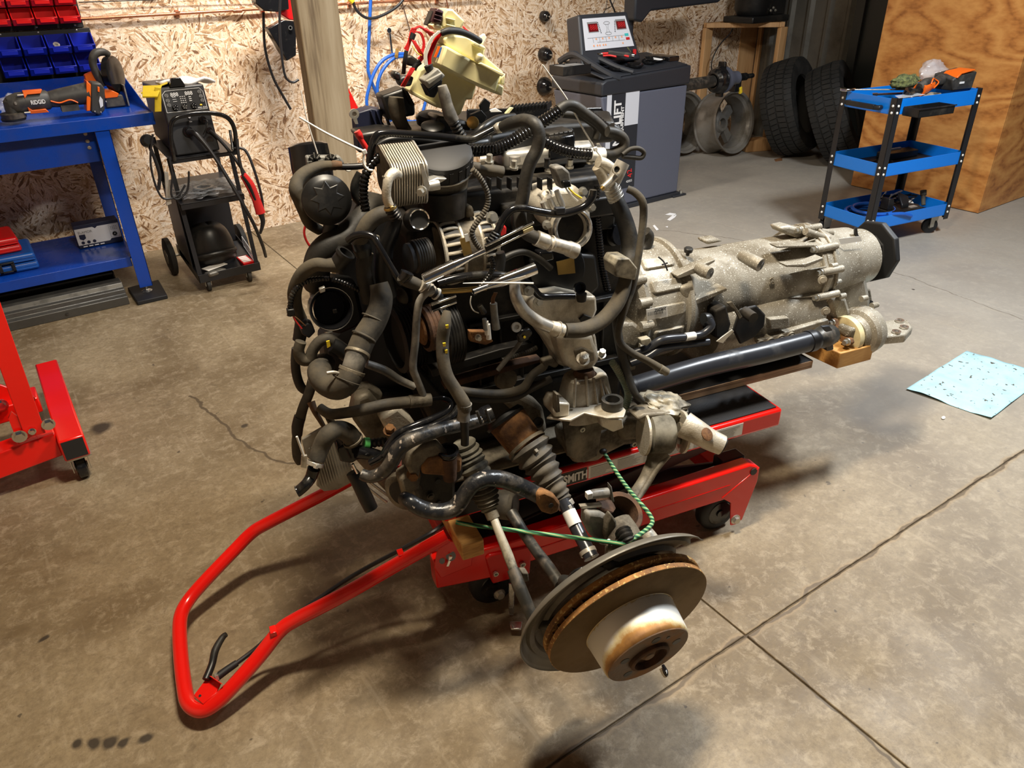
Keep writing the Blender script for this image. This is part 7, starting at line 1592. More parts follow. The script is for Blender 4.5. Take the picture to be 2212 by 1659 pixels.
hose('neck_tube', [(968, 985, -.38), (970, 1010), (972, 1035)], [20, 18, 14], 'rustd', n=20)
for a, b_ in ((930, 1072), (948, 1088), (946, 1040)): disc('bracket_hole', a, b_, -.363, (0, -1, 0), [(0, 6), (1, 6)], 'print', 16)
bolt(930, 1072, -.364, r=.006, hh=.006, mt_='darksteel')
DX = V((-.75, -.62, .1)).normalized()
disc('stabiliser_bush', 868, 1062, -.34, DX, [(-30, 36), (-14, 44), (0, 45), (6, 40), (8, 28), (4, 20)], 'alud', 36)
disc('bush_bore', 868, 1062, -.34, DX, [(8, 27), (9, 27)], 'darkmetal', 30)
plate('bush_bracket', [(862, 1035), (885, 1020), (902, 1010), (912, 1030), (905, 1070), (895, 1100), (880, 1108)], -.37, .04, 'alud', .008)
bolt(893, 1024, -.375, (-.3, -1, 0), .010, .014, 'rust')
hose('stabiliser_bar', [(872, 1076, -.39), (886, 1084, -.41), (905, 1096, -.42), (930, 1104, -.43), (960, 1105, -.44), (985, 1094, -.44), (1003, 1070, -.44), (1022, 1046, -.44), (1050, 1034, -.44), (1085, 1036, -.44), (1118, 1048, -.44), (1148, 1062, -.44), (1170, 1074, -.44)], [15, 17, 18, 18, 18.5, 18.5, 18.5, 18.5, 18.5, 19, 19, 18, 18], 'sway', n=22)
plate('bar_end', [(1160, 1068), (1178, 1062), (1200, 1072), (1212, 1088), (1208, 1106), (1190, 1114), (1172, 1108), (1162, 1092)], -.465, .022, 'rust', .006)
disc('bar_end_hole', 1190, 1092, -.466, (0, -1, 0), [(0, 6), (1, 6)], 'print', 16)
hose('rack_boot', [(1000, 955, -.30), (1012, 985, -.31), (1028, 1018, -.33), (1040, 1045, -.34)], [25, 32, 31, 26], 'lightboot', rib=1, step=.014, amp=.12, n=24)
hose('rack_gaiter', [(1040, 1045, -.42), (1048, 1068, -.43), (1056, 1092, -.44), (1062, 1106, -.45)], [29, 28, 22, 14], 'lightboot', rib=1, step=.010, amp=.2, n=26)
hose('gaiter_clamp', [(1060, 1104, -.45), (1066, 1120, -.46)], [15, 14], 'alud', n=16)
hose('tie_rod', [(1066, 1118, -.46), (1078, 1150, -.49), (1098, 1200, -.53), (1112, 1238, -.56)], [9, 9.5, 11, 10], 'ragm', n=16, label='pale grey tie rod')
hose('tie_rod_end', [(1108, 1230, -.56), (1122, 1268, -.59), (1136, 1300, -.61), (1150, 1335, -.63)], [13, 15, 14, 13], 'darksteel', n=16)
plate('tie_rod_nut', [(1128, 1238), (1142, 1238), (1144, 1256), (1132, 1258)], -.57, .02, 'alud', .003)
disc('arm_bush', 1092, 1090, -.34, (.75, -.6, .1), [(-30, 26), (-16, 32), (14, 33), (20, 28), (24, 16)], 'boot', 32)
disc('arm_bush_ring', 1092, 1090, -.345, (.75, -.6, .1), [(20, 22), (24, 24), (26, 14), (28, 10)], 'darkmetal', 28)
hose('control_arm', [(1105, 1108, -.38), (1128, 1145, -.43), (1155, 1185, -.49), (1185, 1225, -.55), (1210, 1262, -.60)], [14, 12, 12, 13, 13], 'darksteel', n=16)
# ---- drive shaft
disc('diff_flange', 1093, 908, -.26, dirv((1093, 905, -.25), (1160, 1000, -.33)), [(-14, 42), (-4, 48), (2, 46)], 'blackpl', 36)
hose('drive_joint', [(1096, 908, -.26), (1120, 940, -.29), (1142, 968, -.32)], [44, 42, 40], 'rust', n=32)
plate('diff_casting', [(1085, 870), (1120, 850), (1175, 880), (1185, 930), (1160, 950), (1120, 900)], -.20, .06, 'alud', .012)
disc('drain_plug', 1162, 912, -.22, (0, -1, .2), [(0, 12), (4, 12), (4, 7), (1, 7)], 'darkmetal', 20)
band(1138, 962, -.318, dirv((1120, 940, -.29), (1142, 968, -.32)), 45, 8, 'alud', 'boot_clamp')
def segboot():
    pts = [(1140, 962, -.32), (1152, 980, -.335), (1166, 1000, -.35), (1180, 1022, -.37), (1192, 1042, -.385), (1203, 1058, -.40), (1212, 1072, -.41), (1218, 1084, -.42)]
    P = pw(pts); Q = cr(P, 12); n = len(Q)
    Ls = [0]; [Ls.append(Ls[-1] + (Q[i] - Q[i - 1]).length) for i in range(1, n)]
    rows = []; nr = 9; T = Ls[-1]; out = []; R = []
    bounds = [0]; 
    for k in range(nr): bounds.append(bounds[-1] + (1.5 - k * .09))
    bounds = [b_ / bounds[-1] for b_ in bounds]
    for k in range(nr):
        a, b_ = bounds[k], bounds[k + 1]
        for j in range(6):
            t = a + (b_ - a) * j / 6; env = 51 - 32 * t
            rr = env * (1 - .17 * abs(math.cos(math.pi * j / 6)) ** 2)
            out.append(t); R.append(rr)
    PP, RR = [], []
    for t, rr in zip(out, R):
        d = t * T; i = 0
        while i < n - 2 and Ls[i + 1] < d: i += 1
        p = Q[i].lerp(Q[i + 1], (d - Ls[i]) / max(Ls[i + 1] - Ls[i], 1e-9)); PP.append(p); RR.append(rr * dep(p) / FPX)
    G().tube(PP, RR, 36, smooth=False).go('drive_shaft_boot', M['boot'], eng, ang=50)
segboot()
band(1222, 1090, -.425, dirv((1203, 1058, -.40), (1225, 1098, -.43)), 17, 12, 'silver')
hose('drive_shaft', [(1216, 1080, -.42), (1232, 1112, -.45), (1250, 1150, -.49), (1268, 1185, -.53), (1278, 1205, -.55)], [15, 15, 15, 15, 18], 'shaftblk', n=24)
g = G(); Pq = pw([(1228, 1104, -.447), (1242, 1134, -.475)]); g.tube([Pq[0] + V((0, -.0008, 0)), Pq[1] + V((0, -.0008, 0))], 15.3 * dep(Pq[0]) / FPX, 24); g.go('shaft_label', M['white'], eng, label='torn white sticker')
band(1270, 1192, -.535, dirv((1250, 1150, -.49), (1270, 1190, -.53)), 17, 10, 'silver')
# ---- right hand control arm bush, tube, arm
BX = V((.92, -.25, -.10)).normalized()
disc('arm_bush_shell', 1398, 938, -.36, BX, [(0, 34), (4, 42), (38, 44), (48, 43), (54, 38), (56, 30)], 'lightboot', 36)
for k, px_ in enumerate((1388, 1470)):
    disc('bush_plate', px_, 938 - k * 5, -.36 - k * .02, BX, [(0, 46), (5, 47)], 'alu', 30)
for k in (0, 1): bolt(1466, 922 + k * 28, -.385, BX, .008, .02, 'alud')
plate('bush_bracket', [(1376, 905), (1392, 895), (1462, 890), (1478, 905), (1470, 915), (1388, 918)], -.36, .05, 'alud', .005)
hose('open_tube', [(1478, 918, -.40), (1500, 930, -.42), (1530, 948, -.44), (1560, 962, -.46)], [30, 27, 24, 22], 'alu', n=26)
disc('tube_slot', 1528, 938, -.462, (.2, -.7, .7), [(-3, 14), (0, 15), (2, 12)], 'rust', 24)
disc('tube_bore', 1562, 963, -.461, dirv((1530, 948, -.44), (1560, 962, -.46)), [(0, 19), (.6, 19)], 'print', 24)
hose('lower_arm', [(1425, 975, -.38), (1412, 1000, -.39), (1395, 1035, -.41), (1370, 1072, -.44), (1350, 1092, -.47)], [27, 17, 15, 15, 14], 'alud', n=18)
hose('arm_ridge', [(1440, 985, -.40), (1420, 1012, -.41), (1398, 1045, -.43), (1378, 1078, -.46)], [8, 6, 6, 5], 'alud')

# ================================================================== GEARBOX (bolted to the engine: its parts stay with it)
gz = .68; gx = .965
gb = G().lathe((gx, 0.02, gz), (1, 0, -.01), [(0, .165), (.015, .175), (.03, .165), (.145, .160), (.150, .168), (.162, .168), (.168, .152), (.21, .128), (.27, .116), (.61, .113), (.635, .122)], 72).go('gearbox_housing', M['gear'], eng, ang=30)
gy = .02
def gp(x, a, r, dz=0): return V((x, gy - math.sin(a) * r, gz - .01 * (x - gx) + math.cos(a) * r + dz))
# bell housing ribs (recess bars)
for a in (.55, .95, 1.35, 1.75, 2.15):
    g = G(); g.hull([gp(gx + .035, a - .11, .160), gp(gx + .035, a + .11, .160), gp(gx + .140, a - .10, .158), gp(gx + .140, a + .10, .158), gp(gx + .045, a - .09, .172), gp(gx + .045, a + .09, .172), gp(gx + .130, a - .08, .168), gp(gx + .130, a + .08, .168)]); g.go('bell_rib', M['gear'], gb, bev=.005)
for a in [k * .35 + .1 for k in range(9)]: G().bolt(gp(gx + .012, a, .176), (-1, 0, 0), .006, .012).lathe(gp(gx - .008, a, .172), (1, 0, 0), [(0, .014), (.035, .012)], 14).go('bell_boss', M['gear'], gb)

# label on the bell housing
lb = plate('barcode_label', [(1396, 669), (1441, 660), (1443, 683), (1398, 692)], -.158, .001, 'white', 0, par=gb)
g = G(); 
for k in range(16):
    x0_, y0_ = 1400 + k * 2.1, 683 - k * .42; g.bar(e(x0_, y0_, -.1592), e(x0_ - .2, y0_ - 8, -.1592), (.0008, .0016)[k % 3 == 0], .0004)
g.go('barcode', M['print'], lb)
text('20820Z', 'lettering', M['print'], lb, e(1439, 663, -.1593), e(1400, 671, -.1592) - e(1439, 663, -.1592), V((0, 0, -1)), .011)
# rear housing, castings
G().prism([gp(gx + .635, a, r) for a, r in [(i * math.pi / 9, (.135, .128, .14, .13, .142, .132, .138, .13, .136, .135, .128, .14, .13, .142, .132, .138, .13, .136)[i]) for i in range(18)]], (.022, 0, 0)).go('rear_flange', M['gear'], gb, bev=.004)
G().lathe((gx + .65, gy, gz), (1, 0, -.01), [(0, .130), (.05, .122), (.09, .104), (.19, .098), (.195, .090), (.25, .086), (.253, .05)], 56).go('extension_housing', M['gear'], gb, ang=30)
G().lathe((gx + .675, gy, gz), (1, 0, 0), [(0, .133), (.010, .133)], 18).go('joint_flange', M['gear'], gb, bev=.003)
for a in (.5, 1.15, 1.8): 
    G().hull([gp(gx + .50, a - .012, .110), gp(gx + .50, a + .012, .110), gp(gx + .636, a - .016, .138), gp(gx + .636, a + .016, .138), gp(gx + .636, a, .105), gp(gx + .52, a, .105)]).go('housing_rib', M['gear'], gb, bev=.003)
for a in (.15, .75, 1.25, 1.8, 2.3):
    g = G(); g.cyl(gp(gx + .615, a, .138), gp(gx + .69, a, .138), .011, 14); g.go('bolt_boss', M['gear'], gb)
    g = G(); g.bolt(gp(gx + .613, a, .138), (-1, 0, 0), .0075, .014); g.go('bolt', M['zinc'], gb)
# side bosses seen on the tube
hose('side_boss', [(1603, 552, -.10), (1622, 562, -.14), (1643, 573, -.17)], [12, 14, 15], 'gear', par=gb, n=18)
disc('boss_bore', 1646, 574, -.175, (.5, -.8, -.2), [(0, 9), (.8, 9)], 'print', 18, par=gb)
hose('side_boss', [(1508, 578, -.12), (1520, 585, -.14), (1534, 591, -.16)], [13, 14, 13], 'gear', par=gb, n=18)
disc('boss_bore', 1537, 592, -.163, (.5, -.8, -.2), [(0, 7), (.8, 7)], 'print', 18, par=gb)
def gplate(name, L, w, th, bev=.003): return plate(name, L, w, th, 'gear', bev, par=gb)
gplate('cast_web', [(1462, 596), (1500, 578), (1546, 560), (1544, 566), (1505, 590), (1466, 602)], -.12, .03, .002)
gplate('cast_web', [(1468, 664), (1520, 640), (1570, 622), (1571, 628), (1525, 650), (1470, 672)], -.12, .04, .002)
gplate('cast_web', [(1696, 572), (1740, 570), (1778, 556), (1779, 562), (1740, 578), (1700, 577)], -.12, .03, .002)
gplate('cast_pad', [(1470, 622), (1500, 612), (1508, 640), (1478, 648)], -.13, .04, .008)
gplate('cast_web', [(1676, 532), (1778, 528), (1778, 534), (1680, 536)], -.07, .03, .002)
disc('vent_plug', 1486, 546, -.03, (0, -.1, 1), [(-6, 4), (0, 4), (2, 9), (10, 10), (12, 8)], 'blackpl', 8, par=gb)
g = G(); g.tube(pw([(1422, 555, -.10), (1434, 566, -.11), (1442, 585, -.12)]), .002, 6).tube(pw([(1430, 572, -.12), (1442, 568, -.12)]), .002, 6); g.go('cast_mark', M['print'], gb)
text('K2', 'lettering', M['gear'], gb, e(1662, 600, -.092), V((.15, 0, -1)), V((1, 0, .1)), .020, depth=.002)
# top rear castings
gplate('top_casting', [(1684, 493), (1706, 488), (1735, 496), (1778, 514), (1790, 530), (1770, 535), (1740, 522), (1690, 503)], .0, .05, .008)
hose('top_rod', [(1732, 492, .0), (1760, 498), (1796, 504)], [9, 7, 8], 'gear', par=gb); hose('top_rod', [(1740, 500, -.03), (1770, 510), (1786, 516)], [8, 8, 11], 'gear', par=gb)
gplate('top_casting', [(1520, 520), (1550, 515), (1565, 522), (1530, 530)], .03, .04, .008)
# sump side
G().lathe(V((1.235, -.03, .585)), (1, 0, -.03), [(0, .05), (.01, .085), (.18, .092), (.30, .094), (.38, .098), (.385, .08)], 56).go('gear_sump', M['gear'], gb, ang=30)
G().box(1.24, 1.60, -.10, .12, .455, .56).go('sump_pan', M['gear'], gb, bev=.02)
plate('oily_patch', [(1600, 668), (1635, 660), (1655, 680), (1652, 705), (1630, 730), (1600, 745), (1585, 715)], -.134, .01, 'darkmetal', .006, par=gb, label='dark oil soaked patch')
hose('sump_stub', [(1606, 672, -.14), (1618, 680, -.16), (1628, 687, -.18)], [12, 12, 12], 'darkmetal', par=gb, n=18)
gplate('cast_plate', [(1663, 690), (1705, 686), (1705, 708), (1665, 712)], -.142, .02, .003)
gplate('sump_rail', [(1640, 735), (1790, 690), (1792, 700), (1645, 748)], -.14, .03, .003)
for k in range(4): bolt(1640 + k * 22, 742 - k * 6, -.16, (0, -1, -.3), .009, .02, 'alud', gb)
plate('valve_box', [(1545, 672), (1570, 660), (1580, 700), (1570, 735), (1545, 730)], -.14, .06, 'darkmetal', .006, par=gb)
plate('shift_lever', [(1572, 655), (1582, 652), (1604, 684), (1598, 690), (1588, 670), (1576, 660)], -.17, .008, 'alud', .001, par=gb)
plate('shift_tab', [(1548, 738), (1560, 728), (1582, 712), (1586, 716), (1570, 732), (1562, 742)], -.20, .004, 'silver', .001, par=gb)
hose('cooler_line', [(1360, 765, -.16), (1400, 752, -.17), (1430, 734, -.18), (1480, 728, -.18), (1515, 722, -.18), (1536, 705, -.18), (1530, 692, -.17)], [8, 9, 9, 8, 8, 9, 11], 'shaftblk', par=gb, n=16)
hose('cooler_line', [(1362, 785, -.17), (1400, 770, -.18), (1430, 752, -.18), (1480, 745, -.18), (1530, 738, -.18)], [8, 8, 8, 7, 8], 'shaftblk', par=gb, n=16)
hose('line_sleeve', [(1480, 728, -.181), (1500, 725)], [8.8, 8.8], 'white', par=gb)
hose('line_sleeve', [(1520, 690, -.16), (1528, 690), (1532, 700)], [14, 14, 12], 'blackpl', par=gb)
plate('case_foot', [(1385, 735), (1405, 730), (1408, 738), (1398, 748), (1386, 745)], -.18, .02, 'ragm', .002, par=gb)
gplate('lower_bell', [(1335, 700), (1370, 695), (1400, 720), (1372, 755), (1340, 745)], -.15, .06, .01)
# transfer case: lower front output
TXn = e(1830, 722, -.13)
G().lathe(TXn + V((.05, 0, -.0)), (-1, -.12, -.02), [(-.06, .045), (-.03, .072), (0, .076), (.014, .070), (.022, .058), (.038, .052)], 48).go('output_casting', M['gear'], gb, ang=30)
ring = G().lathe(TXn - V((.0, 0, 0)), (-1, -.12, -.02), [(-.012, .050), (-.004, .058), (.016, .058), (.020, .050), (.022, .040)], 44).go('output_ring', M['ringcream'], gb)
fl_ = TXn - V((.028, .0, .0))
g = G()
for k in range(3):
    a = k * 2 * math.pi / 3 + .6
    g.hull([fl_ + V((dx, math.sin(a + da) * r, math.cos(a + da) * r)) for dx in (0, -.014) for da, r in ((-.5, .016), (.5, .016), (-.22, .052), (.22, .052), (0, .058))])
g.go('flange_spider', M['rust'], ring, bev=.003)
for k in range(3):
    a = k * 2 * math.pi / 3 + .6; gg = G(); gg.bolt(fl_ + V((-.014, math.sin(a) * .044, math.cos(a) * .044)), (-1, -.1, 0), .008, .016); gg.go('flange_bolt', M['zinc'], ring)
gplate('case_front', [(1800, 590), (1840, 578), (1876, 600), (1885, 650), (1880, 690), (1840, 690), (1810, 660)], -.07, .12, .02)
gplate('case_side', [(1790, 640), (1830, 640), (1845, 690), (1880, 690), (1886, 730), (1870, 760), (1850, 772), (1830, 765), (1800, 690)], -.10, .10, .014)
gplate('case_lug', [(1838, 712), (1865, 705), (1868, 722), (1845, 738), (1832, 730)], -.17, .05, .008)
gplate('case_lug', [(1832, 738), (1848, 735), (1880, 745), (1882, 762), (1860, 768), (1835, 762)], -.16, .05, .005)
for k, (a, b_) in enumerate(((1800, 575), (1808, 610), (1818, 640), (1765, 690), (1780, 665), (1865, 645), (1888, 660))): hose('case_boss', [(a - 5, b_ + 1, -.105), (a + 7, b_ - 2, -.105)], [7, 6], 'gear', par=gb, n=14)
for a, b_ in ((1776, 604), (1783, 672)): disc('boss_face', a, b_, -.14, (-.4, -1, .1), [(0, 10), (2, 10), (2, 6), (5, 6)], 'alu', 18, par=gb)
gplate('tail_casting', [(1850, 620), (1882, 625), (1886, 650), (1872, 668), (1850, 660)], .02, .05, .006)
hose('tail_hook', [(1878, 655, .0), (1882, 668, .0), (1872, 690, .0)], [8, 7, 7], 'darkmetal', par=gb)
# output flange disc, black, at the far end and hook
fx = V((1.885, gy, gz + .006))
G().lathe(fx, (1, 0, 0), [(0, .05), (.02, .055), (.022, .094), (.026, .098), (.042, .098), (.048, .09)], 9).go('rubber_coupling', M['blackmt'], gb, bev=.006)
G().lathe(fx + V((.0, 0, 0)), (1, 0, 0), [(-.02, .04), (.06, .04)], 24).go('coupling_hub', M['darkmetal'], gb)
hose('hook_pin', [(1848, 492, -.02), (1850, 510), (1862, 520)], [3.5, 4.5, 5], 'blacksat', par=gb)
plate('case_label', [(1812, 516), (1858, 510), (1862, 521), (1816, 528)], -.065, .001, 'white', 0, par=gb, label='cream barcode strip')
# rear mount arm
G().prism([h(1868, 700, .50), h(1925, 690, .50), h(1962, 690, .50), h(1972, 706, .50), h(1958, 722, .50), h(1905, 727, .50), h(1870, 735, .50)], (0, 0, -.03)).go('rear_mount_arm', M['gear'], gb, bev=.006)
for a, b_ in ((1943, 694), (1953, 708), (1936, 718)):
    p = h(a, b_, .501); G().lathe(p, (0, 0, 1), [(0, .013), (.005, .013), (.005, .007), (-.004, .007)], 20).go('mount_bush', M['steel'], gb)
# propeller shaft
sh = hose('propeller_shaft', [(1352, 842, -.20), (1500, 797), (1650, 762), (1752, 736)], [24, 23, 23, 22], 'shaftblk', n=36, par=eng)
hose('shaft_collar', [(1744, 738, -.20), (1756, 735), (1764, 733)], [24, 24, 20], 'blacksat', par=eng, n=30)
hose('joint_yoke', [(1760, 734, -.20), (1778, 728, -.195), (1794, 722, -.185)], [18, 25, 22], 'darksteel', par=eng, n=20)
plate('yoke_window', [(1776, 706), (1792, 704), (1800, 714), (1786, 718)], -.235, .01, 'greydk', .002)
plate('yoke_fork', [(1782, 735), (1800, 732), (1802, 756), (1788, 760)], -.22, .03, 'darksteel', .004)
band(1366, 838, -.20, dirv((1352, 842, -.20), (1500, 797, -.2)), 24, 8, 'blacksat', 'shaft_ring', False)

# ================================================================== THINGS LYING ON OR TIED TO THE ENGINE
def lay(name, label, cat): return ething(name, label, cat)
for idx, (A1, A2, jaw, lab, wv) in enumerate((
        (((915, 604), (1046, 542)), ((1040, 545), (1152, 490)), ((1048, 538), (1152, 487)), 'upper chrome slotted hand tool lying across the alternator, jaws to the upper right', -.33),
        (((1156, 580), (1022, 630)), ((1030, 626), (935, 664)), ((985, 645), (932, 665)), 'lower chrome slotted hand tool, its jaws pointing down to the rusty pulley', -.34))):
    t = lay('chrome_tool', lab, 'hand tool')
    a, b_ = A1; P0, P1 = e(a[0], a[1], wv), e(b_[0], b_[1], wv); u_ = (P1 - P0)
    r_ = [.0105, .0115, .0095, .0050, .0065] if idx == 0 else [.0125, .0125, .0115, .0055, .0060]
    G().tube([P0, P0 + u_ * .25, P0 + u_ * .55, P0 + u_ * .78, P1], r_, n=14).go('handle', M['chrome'], t)
    g = G(); nn = u_.normalized(); xx, yy = perp(nn)
    for k in range(26): c = P0 + u_ * (.04 + .018 * k); g.lathe(c - nn * .0005, nn, [(0, .0118), (.0012, .0118)], 16)
    g.go('knurling', M['chrome'], t)
    J0, J1 = e(jaw[0][0], jaw[0][1], wv - .003), e(jaw[1][0], jaw[1][1], wv - .003); sd = V((0, 0, 1)) * .0065
    G().bar(J0 + sd, J1 + sd, .008, .004).go('jaw', M['chrome'], t, bev=.001); G().bar(J0 - sd, J1 - sd, .008, .004).go('jaw', M['chrome'], t, bev=.001)
    G().bar(J0, J1, .004, .009).go('jaw_slot', M['blackgl'], t)
    if idx == 0: G().bar(e(1130, 500, wv - .005), e(1150, 491, wv - .005), .008, .006).go('jaw_pad', M['ringcream'], t)
    G().bar(e(a[0], a[1], wv) .lerp(P1, .25) + V((0, -.013, .008)), P0.lerp(P1, .6) + V((0, -.013, .008)), .003, .006).go('grip_strip', M['blackgl'], t) if False else None
def ztag(name, L, r, lab, head=None):
    t = lay(name, lab, 'cable tie')
    P = pw(L); G().tube(P, [q * dep(p) / FPX for q, p in zip(r, P)], 8).go('tie_strap', M['creamw'], t)
    if head: p = e(*head); G().ob(p, (.004, 0, .001), (0, .003, 0), (-.001, 0, .004)).go('tie_head', M['creamw'], t, bev=.001)
ztag('cable_tie', [(1172, 140, -.10), (1195, 172), (1225, 215), (1255, 270), (1283, 318)], [1.2, 1.8, 1.9, 2, 2.2], 'long white cable tie standing up from the taped loom', (1286, 322, -.18))
ztag('cable_tie', [(1283, 320, -.18), (1300, 340), (1306, 348)], [1.8, 1.8, 1.5], 'short white cable tie crossing the taped loom')
ztag('cable_tie', [(646, 253, -.20), (700, 285), (760, 315), (785, 326)], [1.8, 2.4, 2.6, 2.4], 'clear white cable tie pointing at the timber post', (787, 328, -.2))
ztag('cable_tie', [(788, 328, -.2), (785, 342), (786, 355), (795, 366), (805, 368)], [2.6, 2.6, 2.6, 2.6, 2.4], 'white cable tie loop around the corrugated loom by the oil cooler')
ztag('cable_tie', [(1000, 612, -.37), (1050, 611), (1100, 611), (1152, 612)], [.8, 1.8, 2.0, 2.2], 'white cable tie sticking out level over the chrome tool')
ztag('cable_tie', [(650, 195, -.02), (664, 262), (686, 332)], [1.2, 1.5, 1.5], 'thin pale tie hanging before the timber post')
rg = blob('dirty_rag', (0, 0, 0), (.062, .05, .026), M['ragm'], 'dirty crumpled plastic rag on the subframe beside the mount', 'rag', 21, .38, 1.7, 40)
rp = e(1434, 876, -.31); rg.location = EO + Matrix.Rotation(EA, 3, 'Z') @ rp; rg.rotation_euler = (0, .25, EA)
rg2 = lay('green_strap', 'frayed green grey braided strap hanging beside the engine mount', 'strap')
G().ribbed(pw([(1322, 782, -.30), (1335, 800), (1350, 826), (1358, 850), (1352, 878), (1342, 900)]), [.008, .0095, .010, .010, .009, .008], .006, .12, 10).go('strap_braid', mat('green_grey_braid', (.13, .17, .12), .8, dirt=(.25, .26, .18), damt=.5, dscale=40, bump=.8, bscale=220), rg2)
rope = lay('braided_rope', 'green braided rope tied from the subframe around the knuckle', 'rope')
G().tube(pw([(1305, 978, -.34), (1320, 1002, -.38), (1345, 1040, -.45), (1375, 1078, -.53), (1398, 1104, -.57), (1409, 1124, -.60), (1403, 1138, -.62), (1380, 1156, -.64), (1355, 1170, -.645), (1335, 1174, -.64), (1290, 1167, -.60), (1230, 1160, -.56), (1160, 1152, -.52), (1090, 1143, -.48), (1020, 1134, -.44), (985, 1128, -.42)]), .0046, 10).go('cord_run', M['rope'], rope)
G().ell(e(1303, 975, -.34), (.010, 0, 0), (0, .008, 0), (0, 0, .007), 12, 8).go('cord_knot', M['darkmetal'], rope)

# ================================================================== WHEEL HUB WITH BRAKE DISC (hangs on the cord)
RL = V((.602, -.724, .363)); RN = V((.0, -.966, -.26)).normalized()
hub = ething('brake_hub', 'rusty vented brake disc on its hub and knuckle, hanging by the cord', 'brake hub')
ty = RN.cross(V((1, 0, 0))).normalized(); tx = ty.cross(RN).normalized()
if ty.z < 0: ty = -ty
def rp_(t, a, r): return RL + RN * t + (tx * math.cos(a) + ty * math.sin(a)) * r
disc1 = G().lathe(RL, RN, [(-.012, .085), (-.0115, .168), (-.0105, .172), (-.001, .174), (0, .1735), (.001, .170), (.001, .080)], 96).go('disc_outer_plate', M['rotface'], hub, ang=30)
G().lathe(RL, RN, [(-.0108, .1735), (-.0105, .1745), (-.0008, .1745), (-.0003, .1735)], 96, cap=False).go('disc_rim', M['rotedge'], hub)
G().lathe(RL, RN, [(-.034, .085), (-.034, .172), (-.032, .1745), (-.024, .1745), (-.0225, .172), (-.0225, .085)], 96).go('disc_inner_plate', M['rotedge'], hub, ang=30)
for k in range(40):
    a = 2 * math.pi * k / 40
    P = [rp_(t, a + da, r) for t in (-.0226, -.0118) for da, r in ((-.012, .1), (.012, .1), (.011, .166), (-.011, .166))]
    G().hull(P).go('vent_vane', M['rustd'], hub)
hat = G().lathe(RL, RN, [(0, .097), (.004, .0955), (.055, .091), (.060, .088)], 96, cap=False).go('disc_hat', M['hat'], hub, ang=30)
at = hat.data.attributes.new('rustband', 'FLOAT', 'POINT')
for i, v in enumerate(hat.data.vertices):
    t = (v.co - RL).dot(RN); at.data[i].value = max(0, min(1, (t - .020) / .035)) * .75 if t > .02 else (.28 if t < .003 else 0)
# extra rings so the rust band reads: rebuild with rows
bpy.data.objects.remove(hat)
rows_ = [(0, .0975), (.002, .0955)] + [(.004 + .0035 * i, .0955 - .0003 * i) for i in range(18)] + [(.069, .0893), (.072, .086)]
hat = G().lathe(RL, RN, rows_, 96, cap=False).go('disc_hat', M['hat'], hub, ang=40)
at = hat.data.attributes.new('rustband', 'FLOAT', 'POINT')
for i, v in enumerate(hat.data.vertices):
    d = v.co - RL; t = d.dot(RN); a = math.atan2(d.dot(ty), d.dot(tx))
    at.data[i].value = max(0, min(1, (t - .042 - .012 * math.sin(a * 2 + .5)) / .030)) * .50 + (.22 if t < .004 else 0)
G().lathe(RL + RN * .0715, RN, [(0, .087), (.002, .086), (.0025, .045), (.001, .042), (-.006, .040), (-.008, 0)], 72, cap=False).go('hat_face', M['hub'], hub, ang=30)
G().lathe(RL + RN * .066, RN, [(0, .042), (.014, .042), (.016, .039), (.016, .035), (.002, .034)], 40).go('hub_centre', M['rustd'], hub)
G().lathe(RL + RN * .063, RN, [(0, .026), (.012, .012), (.014, .010)], 28).go('axle_end', M['hub'], hub)
for k in range(5):
    a = k * 2 * math.pi / 5 + .3
    G().lathe(rp_(.0715, a, .060), RN, [(.0026, .0095), (.0030, .0095), (.0030, .0)], 18, cap=False).go('stud_hole', M['print'], hub)
G().lathe(rp_(.0715, 1.05, .060), RN, [(.0026, .004), (.0032, .004), (.0032, 0)], 14, cap=False).go('pin_hole', M['print'], hub)
# splash shield: dished, wraps the left and top
def shd(u, v):
    a = math.radians(48 + 205 * u); r = .10 + .122 * v
    t = -.050 - .018 * (1 - v) + (.009 if .40 < v < .52 else 0) + (.008 if .68 < v < .80 else 0) + (.016 * max(0, v - .9) * 10)
    if u < .03 or u > .97: r *= .985
    return rp_(t, a, r)
G().grid(shd, 64, 24).go('splash_shield', M['shield'], hub, solid=.0018, ang=50)
G().lathe(RL + RN * -.075, RN, [(0, .05), (.02, .07), (.04, .06)], 30).go('hub_carrier', M['alud'], hub)
# knuckle with open eye
kc = e(1345, 1106, -.56); KN = V((.10, -.55, .85)).normalized()
kk = dep(kc) / FPX
G().lathe(kc, KN, [(-.075, .035), (-.03, .044), (-.002, .047), (0, .045), (0, .036), (-.04, .034), (-.07, .030)], 40, cap=False).go('knuckle_eye', M['rustd'], hub, ang=35)
G().lathe(kc, KN, [(-.050, .034), (-.049, .034)], 30).go('eye_bottom', M['darkmetal'], hub)
for (a, b_, c, d_, nm) in (((1262, 1060, -.52), (1275, 1112, -.55), (1300, 1150, -.58), .02, 0),):
    pass
G().hull(pw([(1285, 1075, -.54), (1320, 1070, -.54), (1332, 1100, -.55), (1302, 1112, -.57), (1290, 1095, -.57), (1325, 1110, -.58)])).go('knuckle_ear', M['rustd'], hub, bev=.004)
hose('clamp_bolt', [(1268, 1070, -.56), (1285, 1067, -.56), (1312, 1064, -.56)], [9, 11, 11], 'tape', par=hub, n=16); G().ob(e(1272, 1069, -.565), (.006, 0, 0), (0, .006, 0), (0, 0, .007)).go('bolt_tip', M['white'], hub, bev=.001)
plate('knuckle_fin', [(1316, 1045), (1322, 1052), (1328, 1085), (1320, 1085)], -.55, .01, 'tape', .002, par=hub)
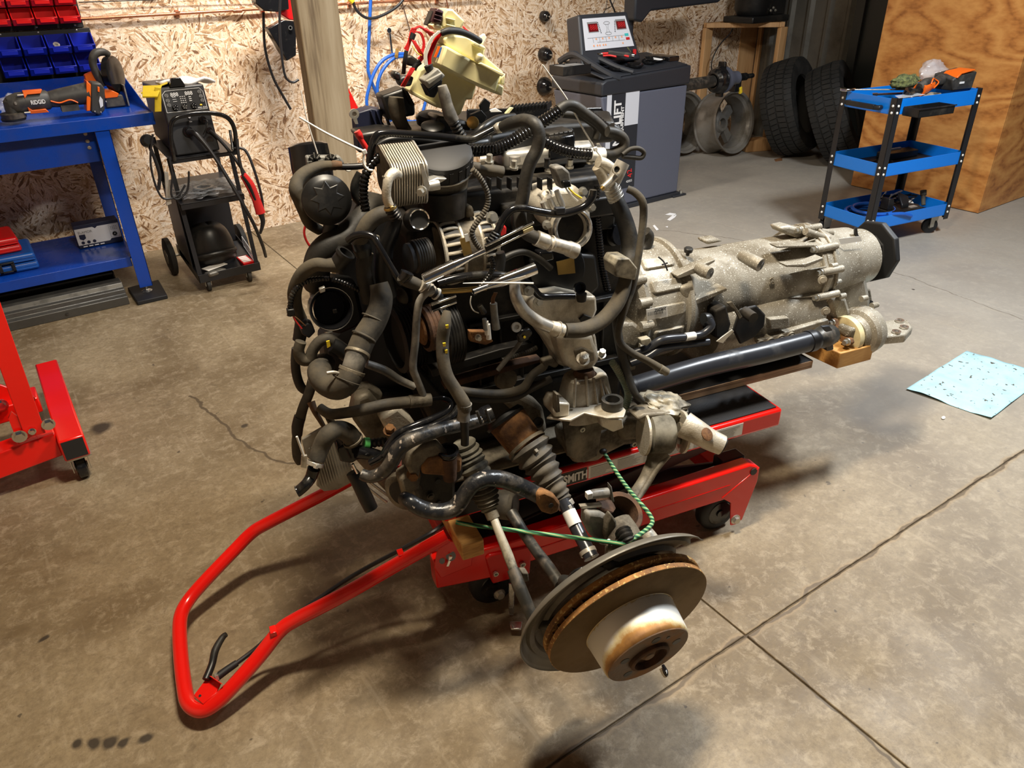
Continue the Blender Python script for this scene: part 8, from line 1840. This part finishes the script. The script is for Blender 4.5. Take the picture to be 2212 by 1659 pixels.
plate('edge_strip', [(1254, 1094), (1300, 1090), (1300, 1096), (1256, 1100)], -.57, .01, 'silver', .001, par=hub)
plate('knuckle_plate', [(1268, 1108), (1300, 1110), (1325, 1122), (1338, 1150), (1330, 1185), (1300, 1180), (1278, 1160), (1266, 1135)], -.585, .03, 'tape', .008, par=hub)
plate('knuckle_web', [(1322, 1112), (1333, 1128), (1330, 1170), (1318, 1190), (1308, 1160), (1312, 1130)], -.60, .02, 'alud', .004, par=hub)
hose('knuckle_body', [(1330, 1130, -.57), (1345, 1160, -.60), (1352, 1195, -.63), (1350, 1230, -.66)], [34, 40, 46, 44], 'alud', par=hub, n=18)
hose('knuckle_leg', [(1395, 1150, -.58), (1408, 1175, -.60), (1400, 1205, -.63)], [16, 20, 18], 'alu', par=hub, n=16)
hose('lower_balljoint', [(1215, 1255, -.60), (1240, 1262, -.63), (1262, 1262, -.65)], [14, 18, 20], 'darksteel', par=hub, n=16)
hose('balljoint_boot', [(1345, 1148, -.62), (1352, 1160, -.635), (1358, 1172, -.645)], [18, 17, 14], 'darkmetal', par=hub, rib=1, step=.006)
hose('nut_cluster', [(1312, 1170, -.61), (1318, 1178, -.62)], [9, 8], 'zinc', par=hub); hose('nut_cluster', [(1330, 1168, -.62), (1345, 1176, -.62)], [9, 10], 'rust', par=hub)
hose('tie_rod_ball', [(1150, 1335, -.63), (1170, 1345, -.66), (1200, 1345, -.69)], [13, 15, 15], 'darksteel', par=hub)
# wheel speed sensor cable over the shield
sc_ = [(1228, 1250, -.70), (1240, 1235, -.705), (1270, 1224, -.71), (1302, 1221, -.715)]
hose('sensor_cable', sc_, [3.5, 3.5, 3.5, 4], 'blackgl', par=hub)
hose('cable_grommet', [(1302, 1221, -.715), (1314, 1220), (1326, 1219)], [5, 13, 8], 'rubberg', par=hub, n=16); hose('cable_sleeve', [(1324, 1219, -.715), (1345, 1216), (1362, 1212)], [8, 8, 7], 'rubberg', par=hub, n=14)
hose('sensor_cable', [(1362, 1212, -.715), (1385, 1205), (1415, 1200), (1440, 1204), (1460, 1214)], [4, 4, 4, 4, 5], 'blackgl', par=hub)
